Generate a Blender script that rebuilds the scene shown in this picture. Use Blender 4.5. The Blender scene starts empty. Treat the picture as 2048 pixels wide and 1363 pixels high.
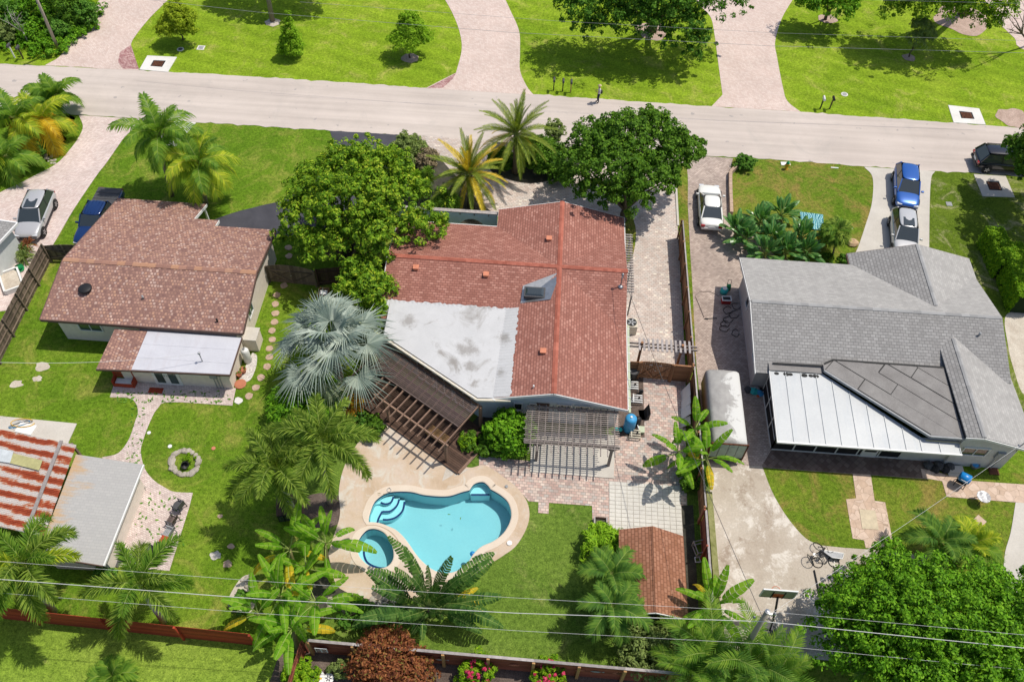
import bpy, bmesh, math, random
import numpy as np
from math import sin, cos, pi, radians, sqrt, atan2, hypot
from mathutils import Vector, Matrix, Euler
from mathutils.geometry import tessellate_polygon

random.seed(7)
RNG = np.random.default_rng(7)
scene = bpy.context.scene
COL = scene.collection

# ------------------------------------------------------------------ camera
FOC, CAM_H = 1690.0, 45.0                       # focal length in photo pixels, flying height in metres
PITCH, YAW, ROLL = radians(52.6), radians(2.0), radians(2.35)
_f = Vector((-sin(YAW) * cos(PITCH), cos(YAW) * cos(PITCH), -sin(PITCH)))
_r = Vector((cos(YAW), sin(YAW), 0.0))
_u = _r.cross(_f)
_r2 = _r * cos(ROLL) + _u * sin(ROLL)
_u2 = -_r * sin(ROLL) + _u * cos(ROLL)
_t = CAM_H / sin(PITCH)
CAM = Vector((-_f.x * _t, -_f.y * _t, CAM_H))
cam_data = bpy.data.cameras.new('camera')
cam_data.sensor_fit = 'HORIZONTAL'
cam_data.sensor_width = 36.0
cam_data.lens = 36.0 * FOC / 2048.0
cam_data.clip_start = 0.5
cam_data.clip_end = 2000.0
cam = bpy.data.objects.new('camera', cam_data)
COL.objects.link(cam)
cam.matrix_world = Matrix(((_r2.x, _u2.x, -_f.x, CAM.x), (_r2.y, _u2.y, -_f.y, CAM.y), (_r2.z, _u2.z, -_f.z, CAM.z), (0, 0, 0, 1)))
scene.camera = cam

# ------------------------------------------------------------------ sky and sun
SUN_EL = radians(65.0)
SUN_DIR = Vector((0.93 * cos(SUN_EL), 0.37 * cos(SUN_EL), sin(SUN_EL))).normalized()   # towards the sun
world = bpy.data.worlds.new('World')
scene.world = world
world.use_nodes = True
wn = world.node_tree.nodes
sky = wn.new('ShaderNodeTexSky')
sky.sky_type = 'NISHITA'
sky.sun_disc = False
sky.sun_elevation = SUN_EL
sky.sun_rotation = atan2(SUN_DIR.x, SUN_DIR.y)
sky.air_density = 1.0
sky.dust_density = 2.0
world.node_tree.links.new(sky.outputs[0], wn['Background'].inputs[0])
wn['Background'].inputs[1].default_value = 0.135
sun_data = bpy.data.lights.new('sun', 'SUN')
sun_data.energy = 4.4
sun_data.angle = radians(0.53)
sun_data.color = (1.0, 0.935, 0.825)
sun = bpy.data.objects.new('sun', sun_data)
COL.objects.link(sun)
sun.rotation_euler = SUN_DIR.to_track_quat('Z', 'Y').to_euler()
sun.location = (20, 10, 60)
scene.view_settings.view_transform = 'Standard'
scene.view_settings.look = 'None'
scene.view_settings.exposure = -0.15
scene.view_settings.gamma = 1.0
scene.view_settings.use_curve_mapping = False
scene.cycles.use_denoising = True
scene.cycles.max_bounces = 6
scene.cycles.transparent_max_bounces = 12

# ------------------------------------------------------------------ helpers: placing
def P(x, y, h=0.0):
    """the point at height h that lies under the photo pixel (x, y)"""
    d = _f * FOC + _r2 * (x - 1024.0) - _u2 * (y - 681.5)
    return CAM + d * ((h - CAM.z) / d.z)

def PX(pts, h=0.0):
    return [tuple(P(p[0], p[1], h)[:2]) for p in pts]

def smooth(pts, n=5, closed=True):
    """Catmull-Rom through the points; a third element 1 marks a sharp corner"""
    out, N = [], len(pts)
    rng = range(N) if closed else range(N - 1)
    for i in rng:
        p0, p1, p2, p3 = [pts[(i + k) % N] if closed else pts[min(max(i + k, 0), N - 1)] for k in (-1, 0, 1, 2)]
        c1, c2 = len(p1) > 2, len(p2) > 2
        if c1 and c2:
            out.append((p1[0], p1[1])); continue
        a = p1 if c1 else p0
        d = p2 if c2 else p3
        for k in range(n):
            t = k / n
            q = []
            for j in (0, 1):
                m1 = (p2[j] - a[j]) * (1.0 if c1 else 0.5)
                m2 = (d[j] - p1[j]) * (1.0 if c2 else 0.5)
                q.append((2*t**3-3*t*t+1)*p1[j] + (t**3-2*t*t+t)*m1 + (-2*t**3+3*t*t)*p2[j] + (t**3-t*t)*m2)
            out.append(tuple(q))
    if not closed:
        out.append((pts[-1][0], pts[-1][1]))
    return out

def lerp(a, b, t):
    return tuple(a[i] + (b[i] - a[i]) * t for i in range(len(a)))

# ------------------------------------------------------------------ helpers: meshes
class MB:
    """collects vertices and faces, then links them as one mesh object"""
    def __init__(s):
        s.v, s.f = [], []
    def add(s, vs, fs):
        o = len(s.v)
        s.v += [tuple(p) for p in vs]
        s.f += [tuple(i + o for i in q) for q in fs]
        return s
    def box(s, c, size, rz=0.0, taper=1.0):
        x, y, z = size[0] / 2, size[1] / 2, size[2] / 2
        ca, sa = cos(rz), sin(rz)
        vs = []
        for dz, k in ((-z, 1.0), (z, taper)):
            for dx, dy in ((-x, -y), (x, -y), (x, y), (-x, y)):
                dx *= k; dy *= k
                vs.append((c[0] + dx * ca - dy * sa, c[1] + dx * sa + dy * ca, c[2] + dz))
        return s.add(vs, [(3, 2, 1, 0), (4, 5, 6, 7), (0, 1, 5, 4), (1, 2, 6, 5), (2, 3, 7, 6), (3, 0, 4, 7)])
    def bar(s, a, b, w, h, up=(0, 0, 1)):
        """beam from a to b, width w across, height h along up"""
        a, b = Vector(a), Vector(b)
        d = (b - a).normalized()
        up = Vector(up)
        if abs(d.dot(up)) > 0.98: up = Vector((1, 0, 0))
        r = d.cross(up).normalized()
        u = r.cross(d)
        vs = []
        for p in (a, b):
            for i, j in ((-1, -1), (1, -1), (1, 1), (-1, 1)):
                vs.append(p + r * (i * w / 2) + u * (j * h / 2))
        return s.add(vs, [(3, 2, 1, 0), (4, 5, 6, 7), (0, 1, 5, 4), (1, 2, 6, 5), (2, 3, 7, 6), (3, 0, 4, 7)])
    def tube(s, pts, rad, n=6, caps=True):
        pts = [Vector(p) for p in pts]
        if not hasattr(rad, '__len__'): rad = [rad] * len(pts)
        vs, fs = [], []
        u = None
        for i, p in enumerate(pts):
            d = (pts[min(i + 1, len(pts) - 1)] - pts[max(i - 1, 0)])
            d = d.normalized() if d.length > 1e-9 else Vector((0, 0, 1))
            if u is None:
                u = d.cross(Vector((0, 0, 1)) if abs(d.z) < 0.9 else Vector((1, 0, 0))).normalized()
            else:
                u = (u - d * u.dot(d)).normalized()
            w = d.cross(u)
            for k in range(n):
                a = 2 * pi * k / n
                vs.append(p + (u * cos(a) + w * sin(a)) * rad[i])
        for i in range(len(pts) - 1):
            for k in range(n):
                k2 = (k + 1) % n
                fs.append((i * n + k, i * n + k2, (i + 1) * n + k2, (i + 1) * n + k))
        if caps:
            fs.append(tuple(range(n - 1, -1, -1)))
            fs.append(tuple((len(pts) - 1) * n + k for k in range(n)))
        return s.add(vs, fs)
    def lathe(s, c, prof, n=16, sx=1.0, sy=1.0):
        """prof: (radius, z) from bottom to top"""
        vs, fs = [], []
        for r, z in prof:
            for k in range(n):
                a = 2 * pi * k / n
                vs.append((c[0] + r * sx * cos(a), c[1] + r * sy * sin(a), c[2] + z))
        m = len(prof)
        for i in range(m - 1):
            for k in range(n):
                k2 = (k + 1) % n
                fs.append((i * n + k, i * n + k2, (i + 1) * n + k2, (i + 1) * n + k))
        fs.append(tuple(range(n - 1, -1, -1)))
        fs.append(tuple((m - 1) * n + k for k in range(n)))
        return s.add(vs, fs)
    def prism(s, poly, z0, z1, holes=()):
        """poly: 2-D points; z0/z1 numbers or functions of (x, y)"""
        g0 = z0 if callable(z0) else (lambda x, y: z0)
        g1 = z1 if callable(z1) else (lambda x, y: z1)
        loops = [list(poly)] + [list(h) for h in holes]
        flat = [p for l in loops for p in l]
        tris = tessellate_polygon([[Vector((p[0], p[1], 0)) for p in l] for l in loops])
        n = len(flat)
        vs = [(p[0], p[1], g1(p[0], p[1])) for p in flat] + [(p[0], p[1], g0(p[0], p[1])) for p in flat]
        fs = []
        for t in tris:
            a, b, c = (flat[i] for i in t)
            if (b[0]-a[0])*(c[1]-a[1]) - (b[1]-a[1])*(c[0]-a[0]) < 0: t = t[::-1]
            fs.append(tuple(t)); fs.append(tuple(i + n for i in t[::-1]))
        o = 0
        for li, l in enumerate(loops):
            m = len(l)
            ar = sum(l[i][0]*l[(i+1) % m][1] - l[(i+1) % m][0]*l[i][1] for i in range(m))
            ccw = (ar > 0) == (li == 0)
            for i in range(m):
                a, b = o + i, o + (i + 1) % m
                fs.append((a, a + n, b + n, b) if ccw else (b, b + n, a + n, a))
            o += m
        return s.add(vs, fs)
    def sheet(s, poly, z, holes=()):
        g = z if callable(z) else (lambda x, y: z)
        loops = [list(poly)] + [list(h) for h in holes]
        flat = [p for l in loops for p in l]
        tris = tessellate_polygon([[Vector((p[0], p[1], 0)) for p in l] for l in loops])
        fs = []
        for t in tris:
            a, b, c = (flat[i] for i in t)
            if (b[0]-a[0])*(c[1]-a[1]) - (b[1]-a[1])*(c[0]-a[0]) < 0: t = t[::-1]
            fs.append(tuple(t))
        return s.add([(p[0], p[1], g(p[0], p[1])) for p in flat], fs)
    def quad(s, a, b, c, d):
        return s.add([a, b, c, d], [(0, 1, 2, 3)])
    def mesh(s, name, smooth_shade=False):
        me = bpy.data.meshes.new(name)
        me.from_pydata(s.v, [], s.f)
        if smooth_shade:
            me.polygons.foreach_set('use_smooth', [True] * len(me.polygons))
        me.update()
        return me
    def build(s, name, m, parent=None, smooth_shade=False, bevel=0.0):
        return obj(name, s.mesh(name, smooth_shade), m, parent, bevel)

def obj(name, me, m, parent=None, bevel=0.0):
    if m is not None and not me.materials:
        me.materials.append(m)
    o = bpy.data.objects.new(name, me)
    COL.objects.link(o)
    if parent is not None:
        o.parent = parent
    if bevel:
        b = o.modifiers.new('bevel', 'BEVEL')
        b.width = bevel; b.segments = 2; b.limit_method = 'ANGLE'
    return o

def np_mesh(name, verts, faces_per, nper):
    """fast mesh of equal polygons: verts (N*nper,3), every nper vertices make one face"""
    me = bpy.data.meshes.new(name)
    nv = len(verts); nf = nv // nper
    me.vertices.add(nv)
    me.vertices.foreach_set('co', np.ascontiguousarray(verts, dtype=np.float32).ravel())
    me.loops.add(nv)
    me.loops.foreach_set('vertex_index', np.arange(nv, dtype=np.int32))
    me.polygons.add(nf)
    me.polygons.foreach_set('loop_start', np.arange(0, nv, nper, dtype=np.int32))
    me.update(calc_edges=True)
    me.validate()
    return me

def np_poly_mesh(name, verts, quads):
    me = bpy.data.meshes.new(name)
    verts = np.asarray(verts, dtype=np.float32); quads = np.asarray(quads, dtype=np.int32)
    me.vertices.add(len(verts)); me.vertices.foreach_set('co', verts.ravel())
    me.loops.add(quads.size); me.loops.foreach_set('vertex_index', quads.ravel())
    me.polygons.add(len(quads)); me.polygons.foreach_set('loop_start', np.arange(0, quads.size, quads.shape[1], dtype=np.int32))
    me.update(calc_edges=True)
    return me

def tag(o, label, cat, group=None):
    o['label'] = label; o['category'] = cat
    if group: o['group'] = group
    return o

def thing(name, label, cat, loc=(0, 0, 0), rz=0.0, group=None):
    o = bpy.data.objects.new(name, None)
    o.empty_display_size = 0.2
    COL.objects.link(o)
    o.location = loc; o.rotation_euler = (0, 0, rz)
    return tag(o, label, cat, group)

def struct(o):
    o['kind'] = 'structure'
    return o

def stuff(o, label=None, cat=None):
    o['kind'] = 'stuff'
    if label: o['label'] = label
    if cat: o['category'] = cat
    return o

# ------------------------------------------------------------------ helpers: materials
class NT:
    """thin wrapper to write node trees as expressions"""
    def __init__(s, name):
        s.m = bpy.data.materials.new(name)
        s.m.use_nodes = True
        s.n = s.m.node_tree.nodes; s.l = s.m.node_tree.links
        s.bsdf = s.n['Principled BSDF']
        s.out = s.n['Material Output']
        s._pos = None
    def set(s, sock, v):
        if isinstance(v, bpy.types.NodeSocket): s.l.new(v, sock)
        elif hasattr(v, '__len__') and sock.type == 'RGBA' and len(v) == 3: sock.default_value = (*v, 1.0)
        else: sock.default_value = v
    def pos(s):
        if s._pos is None:
            s._pos = s.n.new('ShaderNodeNewGeometry').outputs['Position']
        return s._pos
    def island(s):
        return s.n.new('ShaderNodeNewGeometry').outputs['Random Per Island']
    def objrand(s):
        return s.n.new('ShaderNodeObjectInfo').outputs['Random']
    def math(s, op, a, b=0.0, c=0.0):
        n = s.n.new('ShaderNodeMath'); n.operation = op
        s.set(n.inputs[0], a); s.set(n.inputs[1], b); s.set(n.inputs[2], c)
        return n.outputs[0]
    def sep(s, v):
        n = s.n.new('ShaderNodeSeparateXYZ'); s.set(n.inputs[0], v); return n.outputs
    def comb(s, x, y, z=0.0):
        n = s.n.new('ShaderNodeCombineXYZ'); s.set(n.inputs[0], x); s.set(n.inputs[1], y); s.set(n.inputs[2], z); return n.outputs[0]
    def mapping(s, v, scale=(1, 1, 1), rz=0.0, loc=(0, 0, 0)):
        n = s.n.new('ShaderNodeMapping'); s.set(n.inputs['Vector'], v)
        n.inputs['Scale'].default_value = scale; n.inputs['Rotation'].default_value = (0, 0, rz); n.inputs['Location'].default_value = loc
        return n.outputs[0]
    def noise(s, scale, detail=4.0, rough=0.6, v=None, dist=0.0):
        n = s.n.new('ShaderNodeTexNoise')
        s.set(n.inputs['Vector'], v if v is not None else s.pos())
        n.inputs['Scale'].default_value = scale; n.inputs['Detail'].default_value = detail
        n.inputs['Roughness'].default_value = rough; n.inputs['Distortion'].default_value = dist
        return n.outputs['Fac']
    def voronoi(s, scale, v=None, feature='F1', out='Distance', rnd=1.0):
        n = s.n.new('ShaderNodeTexVoronoi'); n.feature = feature
        s.set(n.inputs['Vector'], v if v is not None else s.pos())
        n.inputs['Scale'].default_value = scale; n.inputs['Randomness'].default_value = rnd
        return n.outputs[out]
    def white(s, v):
        n = s.n.new('ShaderNodeTexWhiteNoise'); n.noise_dimensions = '3D'; s.set(n.inputs['Vector'], v); return n.outputs['Value']
    def ramp(s, fac, stops, interp='LINEAR'):
        n = s.n.new('ShaderNodeValToRGB'); s.set(n.inputs[0], fac)
        cr = n.color_ramp; cr.interpolation = interp
        while len(cr.elements) < len(stops): cr.elements.new(0.5)
        for e, (p, c) in zip(cr.elements, stops):
            e.position = p; e.color = (*c, 1.0) if len(c) == 3 else c
        return n.outputs[0]
    def step(s, fac, lo, hi):
        n = s.n.new('ShaderNodeMapRange'); n.clamp = True; n.interpolation_type = 'SMOOTHSTEP'
        s.set(n.inputs[0], fac); n.inputs[1].default_value = lo; n.inputs[2].default_value = hi
        return n.outputs[0]
    def mix(s, fac, a, b, mode='MIX'):
        n = s.n.new('ShaderNodeMix'); n.data_type = 'RGBA'; n.blend_type = mode; n.clamp_factor = True
        s.set(n.inputs[0], fac); s.set(n.inputs[6], a); s.set(n.inputs[7], b)
        return n.outputs[2]
    def bump(s, h, strength=0.3, dist=0.02):
        n = s.n.new('ShaderNodeBump'); n.inputs['Strength'].default_value = strength; n.inputs['Distance'].default_value = dist
        s.set(n.inputs['Height'], h); s.l.new(n.outputs[0], s.bsdf.inputs['Normal'])
    def fin(s, col, rough=0.8, metal=0.0, spec=0.3):
        s.set(s.bsdf.inputs['Base Color'], col)
        s.set(s.bsdf.inputs['Roughness'], rough)
        s.bsdf.inputs['Metallic'].default_value = metal
        s.bsdf.inputs['Specular IOR Level'].default_value = spec
        return s.m

def m_plain(name, c, rough=0.7, metal=0.0, spec=0.3, var=0.12, scale=3.0, bump=0.0):
    """one colour with soft weathering"""
    t = NT(name)
    f = t.noise(scale, 6, 0.65)
    dark = tuple(x * (1 - var * 1.6) for x in c); light = tuple(min(1, x * (1 + var)) for x in c)
    col = t.ramp(f, [(0.3, dark), (0.7, light)])
    if bump: t.bump(t.noise(scale * 12, 3), bump, 0.01)
    return t.fin(col, rough, metal, spec)

def m_blotch(name, stops, scale=0.6, fine=8.0, rough=0.85, bump=0.15, detail=8, finemix=0.25, spec=0.25, extra=None):
    """large irregular patches plus fine grain"""
    t = NT(name)
    f = t.noise(scale, detail, 0.65, dist=0.4)
    col = t.ramp(f, stops)
    g = t.noise(fine, 4, 0.7)
    col = t.mix(finemix, col, t.ramp(g, [(0.25, (0.25, 0.25, 0.25)), (0.75, (1.6, 1.6, 1.6))]), 'MULTIPLY')
    if extra: col = extra(t, col)
    if bump: t.bump(g, bump, 0.02)
    return t.fin(col, rough, 0.0, spec)

def cells(t, w, h, u, v, bond=0.5, cols=1):
    """running bond: per-cell random value, and distance to the nearest joint in metres"""
    row = t.math('FLOOR', t.math('DIVIDE', v, h))
    us = t.math('ADD', t.math('DIVIDE', u, w), t.math('MULTIPLY', t.math('MODULO', row, 2.0), bond))
    colm = t.math('FLOOR', us)
    rnd = t.white(t.comb(colm, row, 3.7))
    fu = t.math('SUBTRACT', us, colm)
    fv = t.math('SUBTRACT', t.math('DIVIDE', v, h), row)
    du = t.math('MULTIPLY', t.math('MINIMUM', fu, t.math('SUBTRACT', 1.0, fu)), w)
    dv = t.math('MULTIPLY', t.math('MINIMUM', fv, t.math('SUBTRACT', 1.0, fv)), h)
    return rnd, t.math('MINIMUM', du, dv), fv

def m_cells(name, w, h, stops, joint, jw=0.012, rz=0.0, bond=0.5, axis='xy', rough=0.85, bump=0.4, patch=None, grime=0.3, gscale=0.5, interp='LINEAR', course=False, spec=0.25, warp=0.0):
    """pavers, tiles and shingles: each cell its own colour, joints (or shingle butts) recessed"""
    t = NT(name)
    p = t.pos()
    if rz: p = t.mapping(p, rz=rz)
    s = t.sep(p)
    u, v = (s[0], s[1]) if axis == 'xy' else (s[1], s[0])
    u = t.math('ADD', u, 500.0); v = t.math('ADD', v, 500.0)
    if warp:
        u = t.math('ADD', u, t.math('MULTIPLY', t.noise(3.1, 2, 0.5), warp)); v = t.math('ADD', v, t.math('MULTIPLY', t.noise(2.7, 2, 0.5, v=t.mapping(t.pos(), loc=(5, 9, 3))), warp))
    rnd, d, fv = cells(t, w, h, u, v, bond)
    col = t.ramp(rnd, stops, interp)
    if patch:
        col = t.mix(t.step(t.noise(patch[0], 5, 0.6, dist=0.6), patch[1], patch[2]), col, patch[3], 'MULTIPLY')
    g = t.noise(gscale, 8, 0.7)
    if course: g = t.math('ADD', t.math('MULTIPLY', g, 0.5), t.math('MULTIPLY', t.noise(1.0, 6, 0.65, v=t.comb(t.math('MULTIPLY', u, 2.0), t.math('MULTIPLY', v, 0.22))), 0.5))
    col = t.mix(grime, col, t.ramp(g, [(0.3, (0.35, 0.35, 0.36)), (0.7, (1.45, 1.45, 1.45))]), 'MULTIPLY')
    j = t.step(d, jw * 0.4, jw)
    col = t.mix(j, joint, col)
    hgt = j
    if course: hgt = t.math('MULTIPLY', j, t.math('SUBTRACT', 1.0, t.math('MULTIPLY', fv, 0.7)))
    t.bump(hgt, bump, 0.015)
    return t.fin(col, rough, 0.0, spec)

def m_leaf(name, stops, trans=0.28, rough=0.6, spec=0.12, tc=1.6, patch=0.0):
    """leaves: colour per leaf, light shining through"""
    t = NT(name)
    f = t.island()
    if patch:
        f = t.math('ADD', t.math('MULTIPLY', f, 1 - patch), t.math('MULTIPLY', t.noise(1.2, 3, 0.6), patch))
        f = t.math('MULTIPLY_ADD', f, 1.7, -0.35)  # clump tone of young and old leaves, stretched to paint in light and shade
    col = t.ramp(f, stops)
    t.fin(col, rough, 0.0, spec)
    tr = t.n.new('ShaderNodeBsdfTranslucent')
    t.l.new(t.mix(1.0, col, (tc, tc, tc * 0.5), 'MULTIPLY'), tr.inputs[0])
    mx = t.n.new('ShaderNodeMixShader'); mx.inputs[0].default_value = trans
    t.l.new(t.bsdf.outputs[0], mx.inputs[1]); t.l.new(tr.outputs[0], mx.inputs[2])
    t.l.new(mx.outputs[0], t.out.inputs[0])
    return t.m
# ------------------------------------------------------------------ materials
M = {}
def lawn(name, stops, patchc, lo=0.55, hi=0.75, fine=14.0, stripes=0.0, bare=None):
    t = NT(name)
    col = t.ramp(t.noise(0.16, 7, 0.62, dist=0.5), stops)
    mid = t.noise(1.7, 5, 0.7)
    col = t.mix(0.55, col, t.ramp(mid, [(0.3, (0.62, 0.66, 0.6)), (0.7, (1.3, 1.25, 1.25))]), 'MULTIPLY')
    col = t.mix(t.step(t.noise(0.45, 8, 0.72, dist=0.8), lo, hi), col, patchc)
    g = t.noise(4.5, 5, 0.85)
    g2 = t.noise(fine, 3, 0.85)
    gg = t.math('ADD', t.math('MULTIPLY', g, 0.55), t.math('MULTIPLY', g2, 0.45))
    col = t.mix(1.0, col, t.ramp(gg, [(0.36, (0.3, 0.33, 0.28)), (0.5, (0.95, 0.95, 0.95)), (0.64, (1.75, 1.62, 1.6))]), 'MULTIPLY')
    if stripes:
        s = t.sep(t.mapping(t.pos(), rz=stripes))
        w = t.math('SINE', t.math('MULTIPLY', s[0], 3.6))
        col = t.mix(0.4, col, t.ramp(t.math('ADD', t.math('MULTIPLY', w, 0.5), 0.5), [(0, (0.8, 0.8, 0.8)), (1, (1.2, 1.2, 1.1))]), 'MULTIPLY')
    if bare:
        col = t.mix(t.step(t.noise(0.9, 6, 0.7, dist=0.5), bare[0], bare[1]), col, bare[2])
    t.bump(gg, 0.9, 0.06)
    return t.fin(col, 0.95, 0, 0.04)
M['lawn_n'] = lawn('lawn_bright', [(0.3, (0.14, 0.242, 0.0144)), (0.5, (0.196, 0.305, 0.0198)), (0.7, (0.252, 0.353, 0.0315))], (0.362, 0.368, 0.09), 0.5, 0.76, stripes=1.9)
M['lawn_l'] = lawn('lawn_green', [(0.3, (0.0752, 0.16, 0.0113)), (0.55, (0.12, 0.214, 0.0162)), (0.75, (0.178, 0.265, 0.0284))], (0.257, 0.27, 0.0567), 0.46, 0.74, bare=(0.72, 0.8, (0.353, 0.33, 0.162)))
M['lawn_m'] = lawn('lawn_worn', [(0.3, (0.0758, 0.147, 0.0191)), (0.55, (0.126, 0.205, 0.0316)), (0.75, (0.168, 0.238, 0.0574))], (0.244, 0.256, 0.0863), 0.52, 0.78, bare=(0.7, 0.82, (0.337, 0.352, 0.259)))
M['lawn_r'] = lawn('lawn_dry', [(0.3, (0.0862, 0.165, 0.014)), (0.55, (0.129, 0.201, 0.0193)), (0.75, (0.182, 0.211, 0.0351))], (0.233, 0.191, 0.0527), 0.42, 0.66)
M['lawn_s'] = lawn('lawn_pale', [(0.3, (0.161, 0.263, 0.027)), (0.55, (0.216, 0.311, 0.045)), (0.75, (0.261, 0.34, 0.063))], (0.352, 0.319, 0.117), 0.6, 0.85)
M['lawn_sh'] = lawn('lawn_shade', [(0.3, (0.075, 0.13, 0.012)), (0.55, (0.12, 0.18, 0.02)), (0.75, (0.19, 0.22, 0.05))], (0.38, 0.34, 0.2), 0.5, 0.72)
def _road(t, col):
    s = t.sep(t.pos())
    streak = t.noise(1.0, 5, 0.6, v=t.comb(t.math('MULTIPLY', s[0], 0.05), t.math('MULTIPLY', s[1], 1.4)))
    col = t.mix(0.5, col, t.ramp(streak, [(0.32, (0.74, 0.735, 0.73)), (0.65, (1.1, 1.1, 1.1))]), 'MULTIPLY')
    col = t.mix(t.math('MULTIPLY', t.step(t.noise(0.3, 9, 0.75, dist=1.0), 0.5, 0.7), 0.3), col, (0.36, 0.335, 0.31))
    spot = t.math('MULTIPLY', t.step(t.noise(1.5, 2, 0.5), 0.7, 0.73), 0.6)
    return t.mix(spot, col, (0.25, 0.24, 0.24))
M['road'] = m_blotch('road_asphalt', [(0.25, (0.468, 0.411, 0.374)), (0.5, (0.529, 0.465, 0.421)), (0.75, (0.576, 0.509, 0.465))], 0.16, 30, 0.9, 0.1, finemix=0.1, extra=_road)
M['asphalt'] = m_blotch('fresh_asphalt', [(0.3, (0.045, 0.045, 0.056)), (0.7, (0.075, 0.075, 0.092))], 0.5, 60, 0.8, 0.2, finemix=0.15)
M['pave_pink'] = m_cells('paver_pink', 0.22, 0.12, [(0.0, (0.54, 0.42, 0.37)), (0.5, (0.59, 0.475, 0.425)), (1.0, (0.64, 0.54, 0.49))], (0.46, 0.37, 0.33), 0.012, rz=0.7, bump=0.25, grime=0.2, gscale=0.35)
M['pave_pink2'] = m_cells('paver_pale_pink', 0.2, 0.1, [(0.0, (0.55, 0.43, 0.4)), (0.5, (0.63, 0.52, 0.485)), (1.0, (0.7, 0.6, 0.57))], (0.4, 0.33, 0.31), 0.012, rz=-0.6, bump=0.3, grime=0.3)
M['pave_red'] = m_cells('paver_red', 0.22, 0.12, [(0.0, (0.28, 0.12, 0.12)), (1.0, (0.5, 0.33, 0.31))], (0.3, 0.2, 0.2), 0.012, rz=0.7)
M['pave_mix'] = m_cells('paver_mixed', 0.26, 0.17, [(0.0, (0.46, 0.38, 0.335)), (0.3, (0.56, 0.46, 0.405)), (0.6, (0.52, 0.47, 0.43)), (0.94, (0.62, 0.53, 0.47)), (0.965, (0.7, 0.63, 0.54)), (1.0, (0.74, 0.66, 0.56))], (0.3, 0.26, 0.23), 0.016, rz=0.03, bump=0.4, grime=0.3)
M['pave_side'] = m_cells('paver_salmon', 0.27, 0.18, [(0.0, (0.4, 0.3, 0.27)), (0.25, (0.52, 0.36, 0.31)), (0.5, (0.44, 0.41, 0.38)), (0.75, (0.57, 0.42, 0.36)), (1.0, (0.63, 0.53, 0.46))], (0.27, 0.23, 0.2), 0.018, rz=0.02, bump=0.45, grime=0.4, gscale=0.7)
M['pave_grey'] = m_cells('paver_grey_brown', 0.2, 0.13, [(0.0, (0.34, 0.27, 0.235)), (0.5, (0.42, 0.34, 0.295)), (1.0, (0.5, 0.41, 0.355))], (0.24, 0.2, 0.175), 0.014, rz=0.015, bump=0.35, grime=0.55, gscale=0.3)
M['pave_dark'] = m_cells('paver_dark_brown', 0.3, 0.3, [(0.0, (0.13, 0.09, 0.075)), (0.5, (0.17, 0.12, 0.1)), (1.0, (0.22, 0.165, 0.14))], (0.1, 0.075, 0.06), 0.014, rz=0.78, bond=0.0, grime=0.5, gscale=0.6)
M['pave_path'] = m_cells('paver_path', 0.2, 0.11, [(0.0, (0.5, 0.4, 0.37)), (0.5, (0.6, 0.5, 0.465)), (1.0, (0.67, 0.57, 0.53))], (0.36, 0.3, 0.27), 0.013, rz=0.35, bump=0.35, grime=0.35)
M['tile'] = m_blotch('patio_tile', [(0.25, (0.48, 0.46, 0.42)), (0.75, (0.64, 0.62, 0.57))], 0.7, 6, 0.8, 0.1, finemix=0.15)
M['grout'] = m_plain('tile_bed', (0.42, 0.39, 0.34), 0.95)
def _slab(t, col):
    st = t.step(t.noise(0.7, 10, 0.8, dist=0.25), 0.5, 0.6)
    col = t.mix(t.math('MULTIPLY', st, 0.85), col, (0.64, 0.6, 0.54))
    return t.mix(t.math('MULTIPLY', t.step(t.noise(0.8, 10, 0.8, dist=0.2, v=t.mapping(t.pos(), loc=(9, 4, 2))), 0.52, 0.66), 0.75), col, (0.26, 0.2, 0.15))
M['concrete_old'] = m_blotch('concrete_stained', [(0.25, (0.36, 0.3, 0.24)), (0.5, (0.44, 0.385, 0.32)), (0.75, (0.5, 0.45, 0.385))], 0.3, 10, 0.9, 0.15, finemix=0.2, extra=_slab)
M['concrete'] = m_blotch('concrete_clean', [(0.25, (0.46, 0.43, 0.385)), (0.75, (0.58, 0.55, 0.5))], 0.5, 14, 0.9, 0.1, finemix=0.15)
M['concrete_w'] = m_blotch('concrete_white', [(0.25, (0.58, 0.56, 0.53)), (0.75, (0.72, 0.71, 0.68))], 0.7, 14, 0.9, 0.1, finemix=0.15)
def _deck(t, col):
    w = t.step(t.noise(0.75, 9, 0.75, dist=0.8), 0.5, 0.64)
    return t.mix(t.math('MULTIPLY', w, 0.75), col, (0.56, 0.54, 0.48))
M['deck'] = m_blotch('pool_deck_tan', [(0.28, (0.427, 0.314, 0.209)), (0.5, (0.524, 0.412, 0.308)), (0.7, (0.563, 0.48, 0.418))], 0.4, 12, 0.85, 0.1, finemix=0.12, extra=_deck)
M['coping'] = m_blotch('pool_coping_cream', [(0.25, (0.58, 0.48, 0.38)), (0.75, (0.66, 0.58, 0.49))], 0.4, 14, 0.8, 0.06, finemix=0.1)
M['flag'] = m_blotch('flagstone_grey', [(0.25, (0.42, 0.38, 0.33)), (0.75, (0.55, 0.5, 0.44))], 1.4, 9, 0.9, 0.2)
def m_crazy(name, c1, c2, scale=2.2):
    t = NT(name)
    col = t.ramp(t.voronoi(scale, out='Color'), [(0.2, c1), (0.8, c2)])
    e = t.step(t.voronoi(scale, feature='DISTANCE_TO_EDGE'), 0.01, 0.03)
    col = t.mix(0.3, col, t.ramp(t.noise(3, 6), [(0.3, (0.5, 0.5, 0.5)), (0.7, (1.4, 1.4, 1.4))]), 'MULTIPLY')
    col = t.mix(e, tuple(x * 0.72 for x in c1), col)
    t.bump(e, 0.3, 0.01)
    return t.fin(col, 0.9)
M['crazy'] = m_crazy('crazy_paving', (0.5, 0.37, 0.28), (0.6, 0.47, 0.38))
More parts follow.
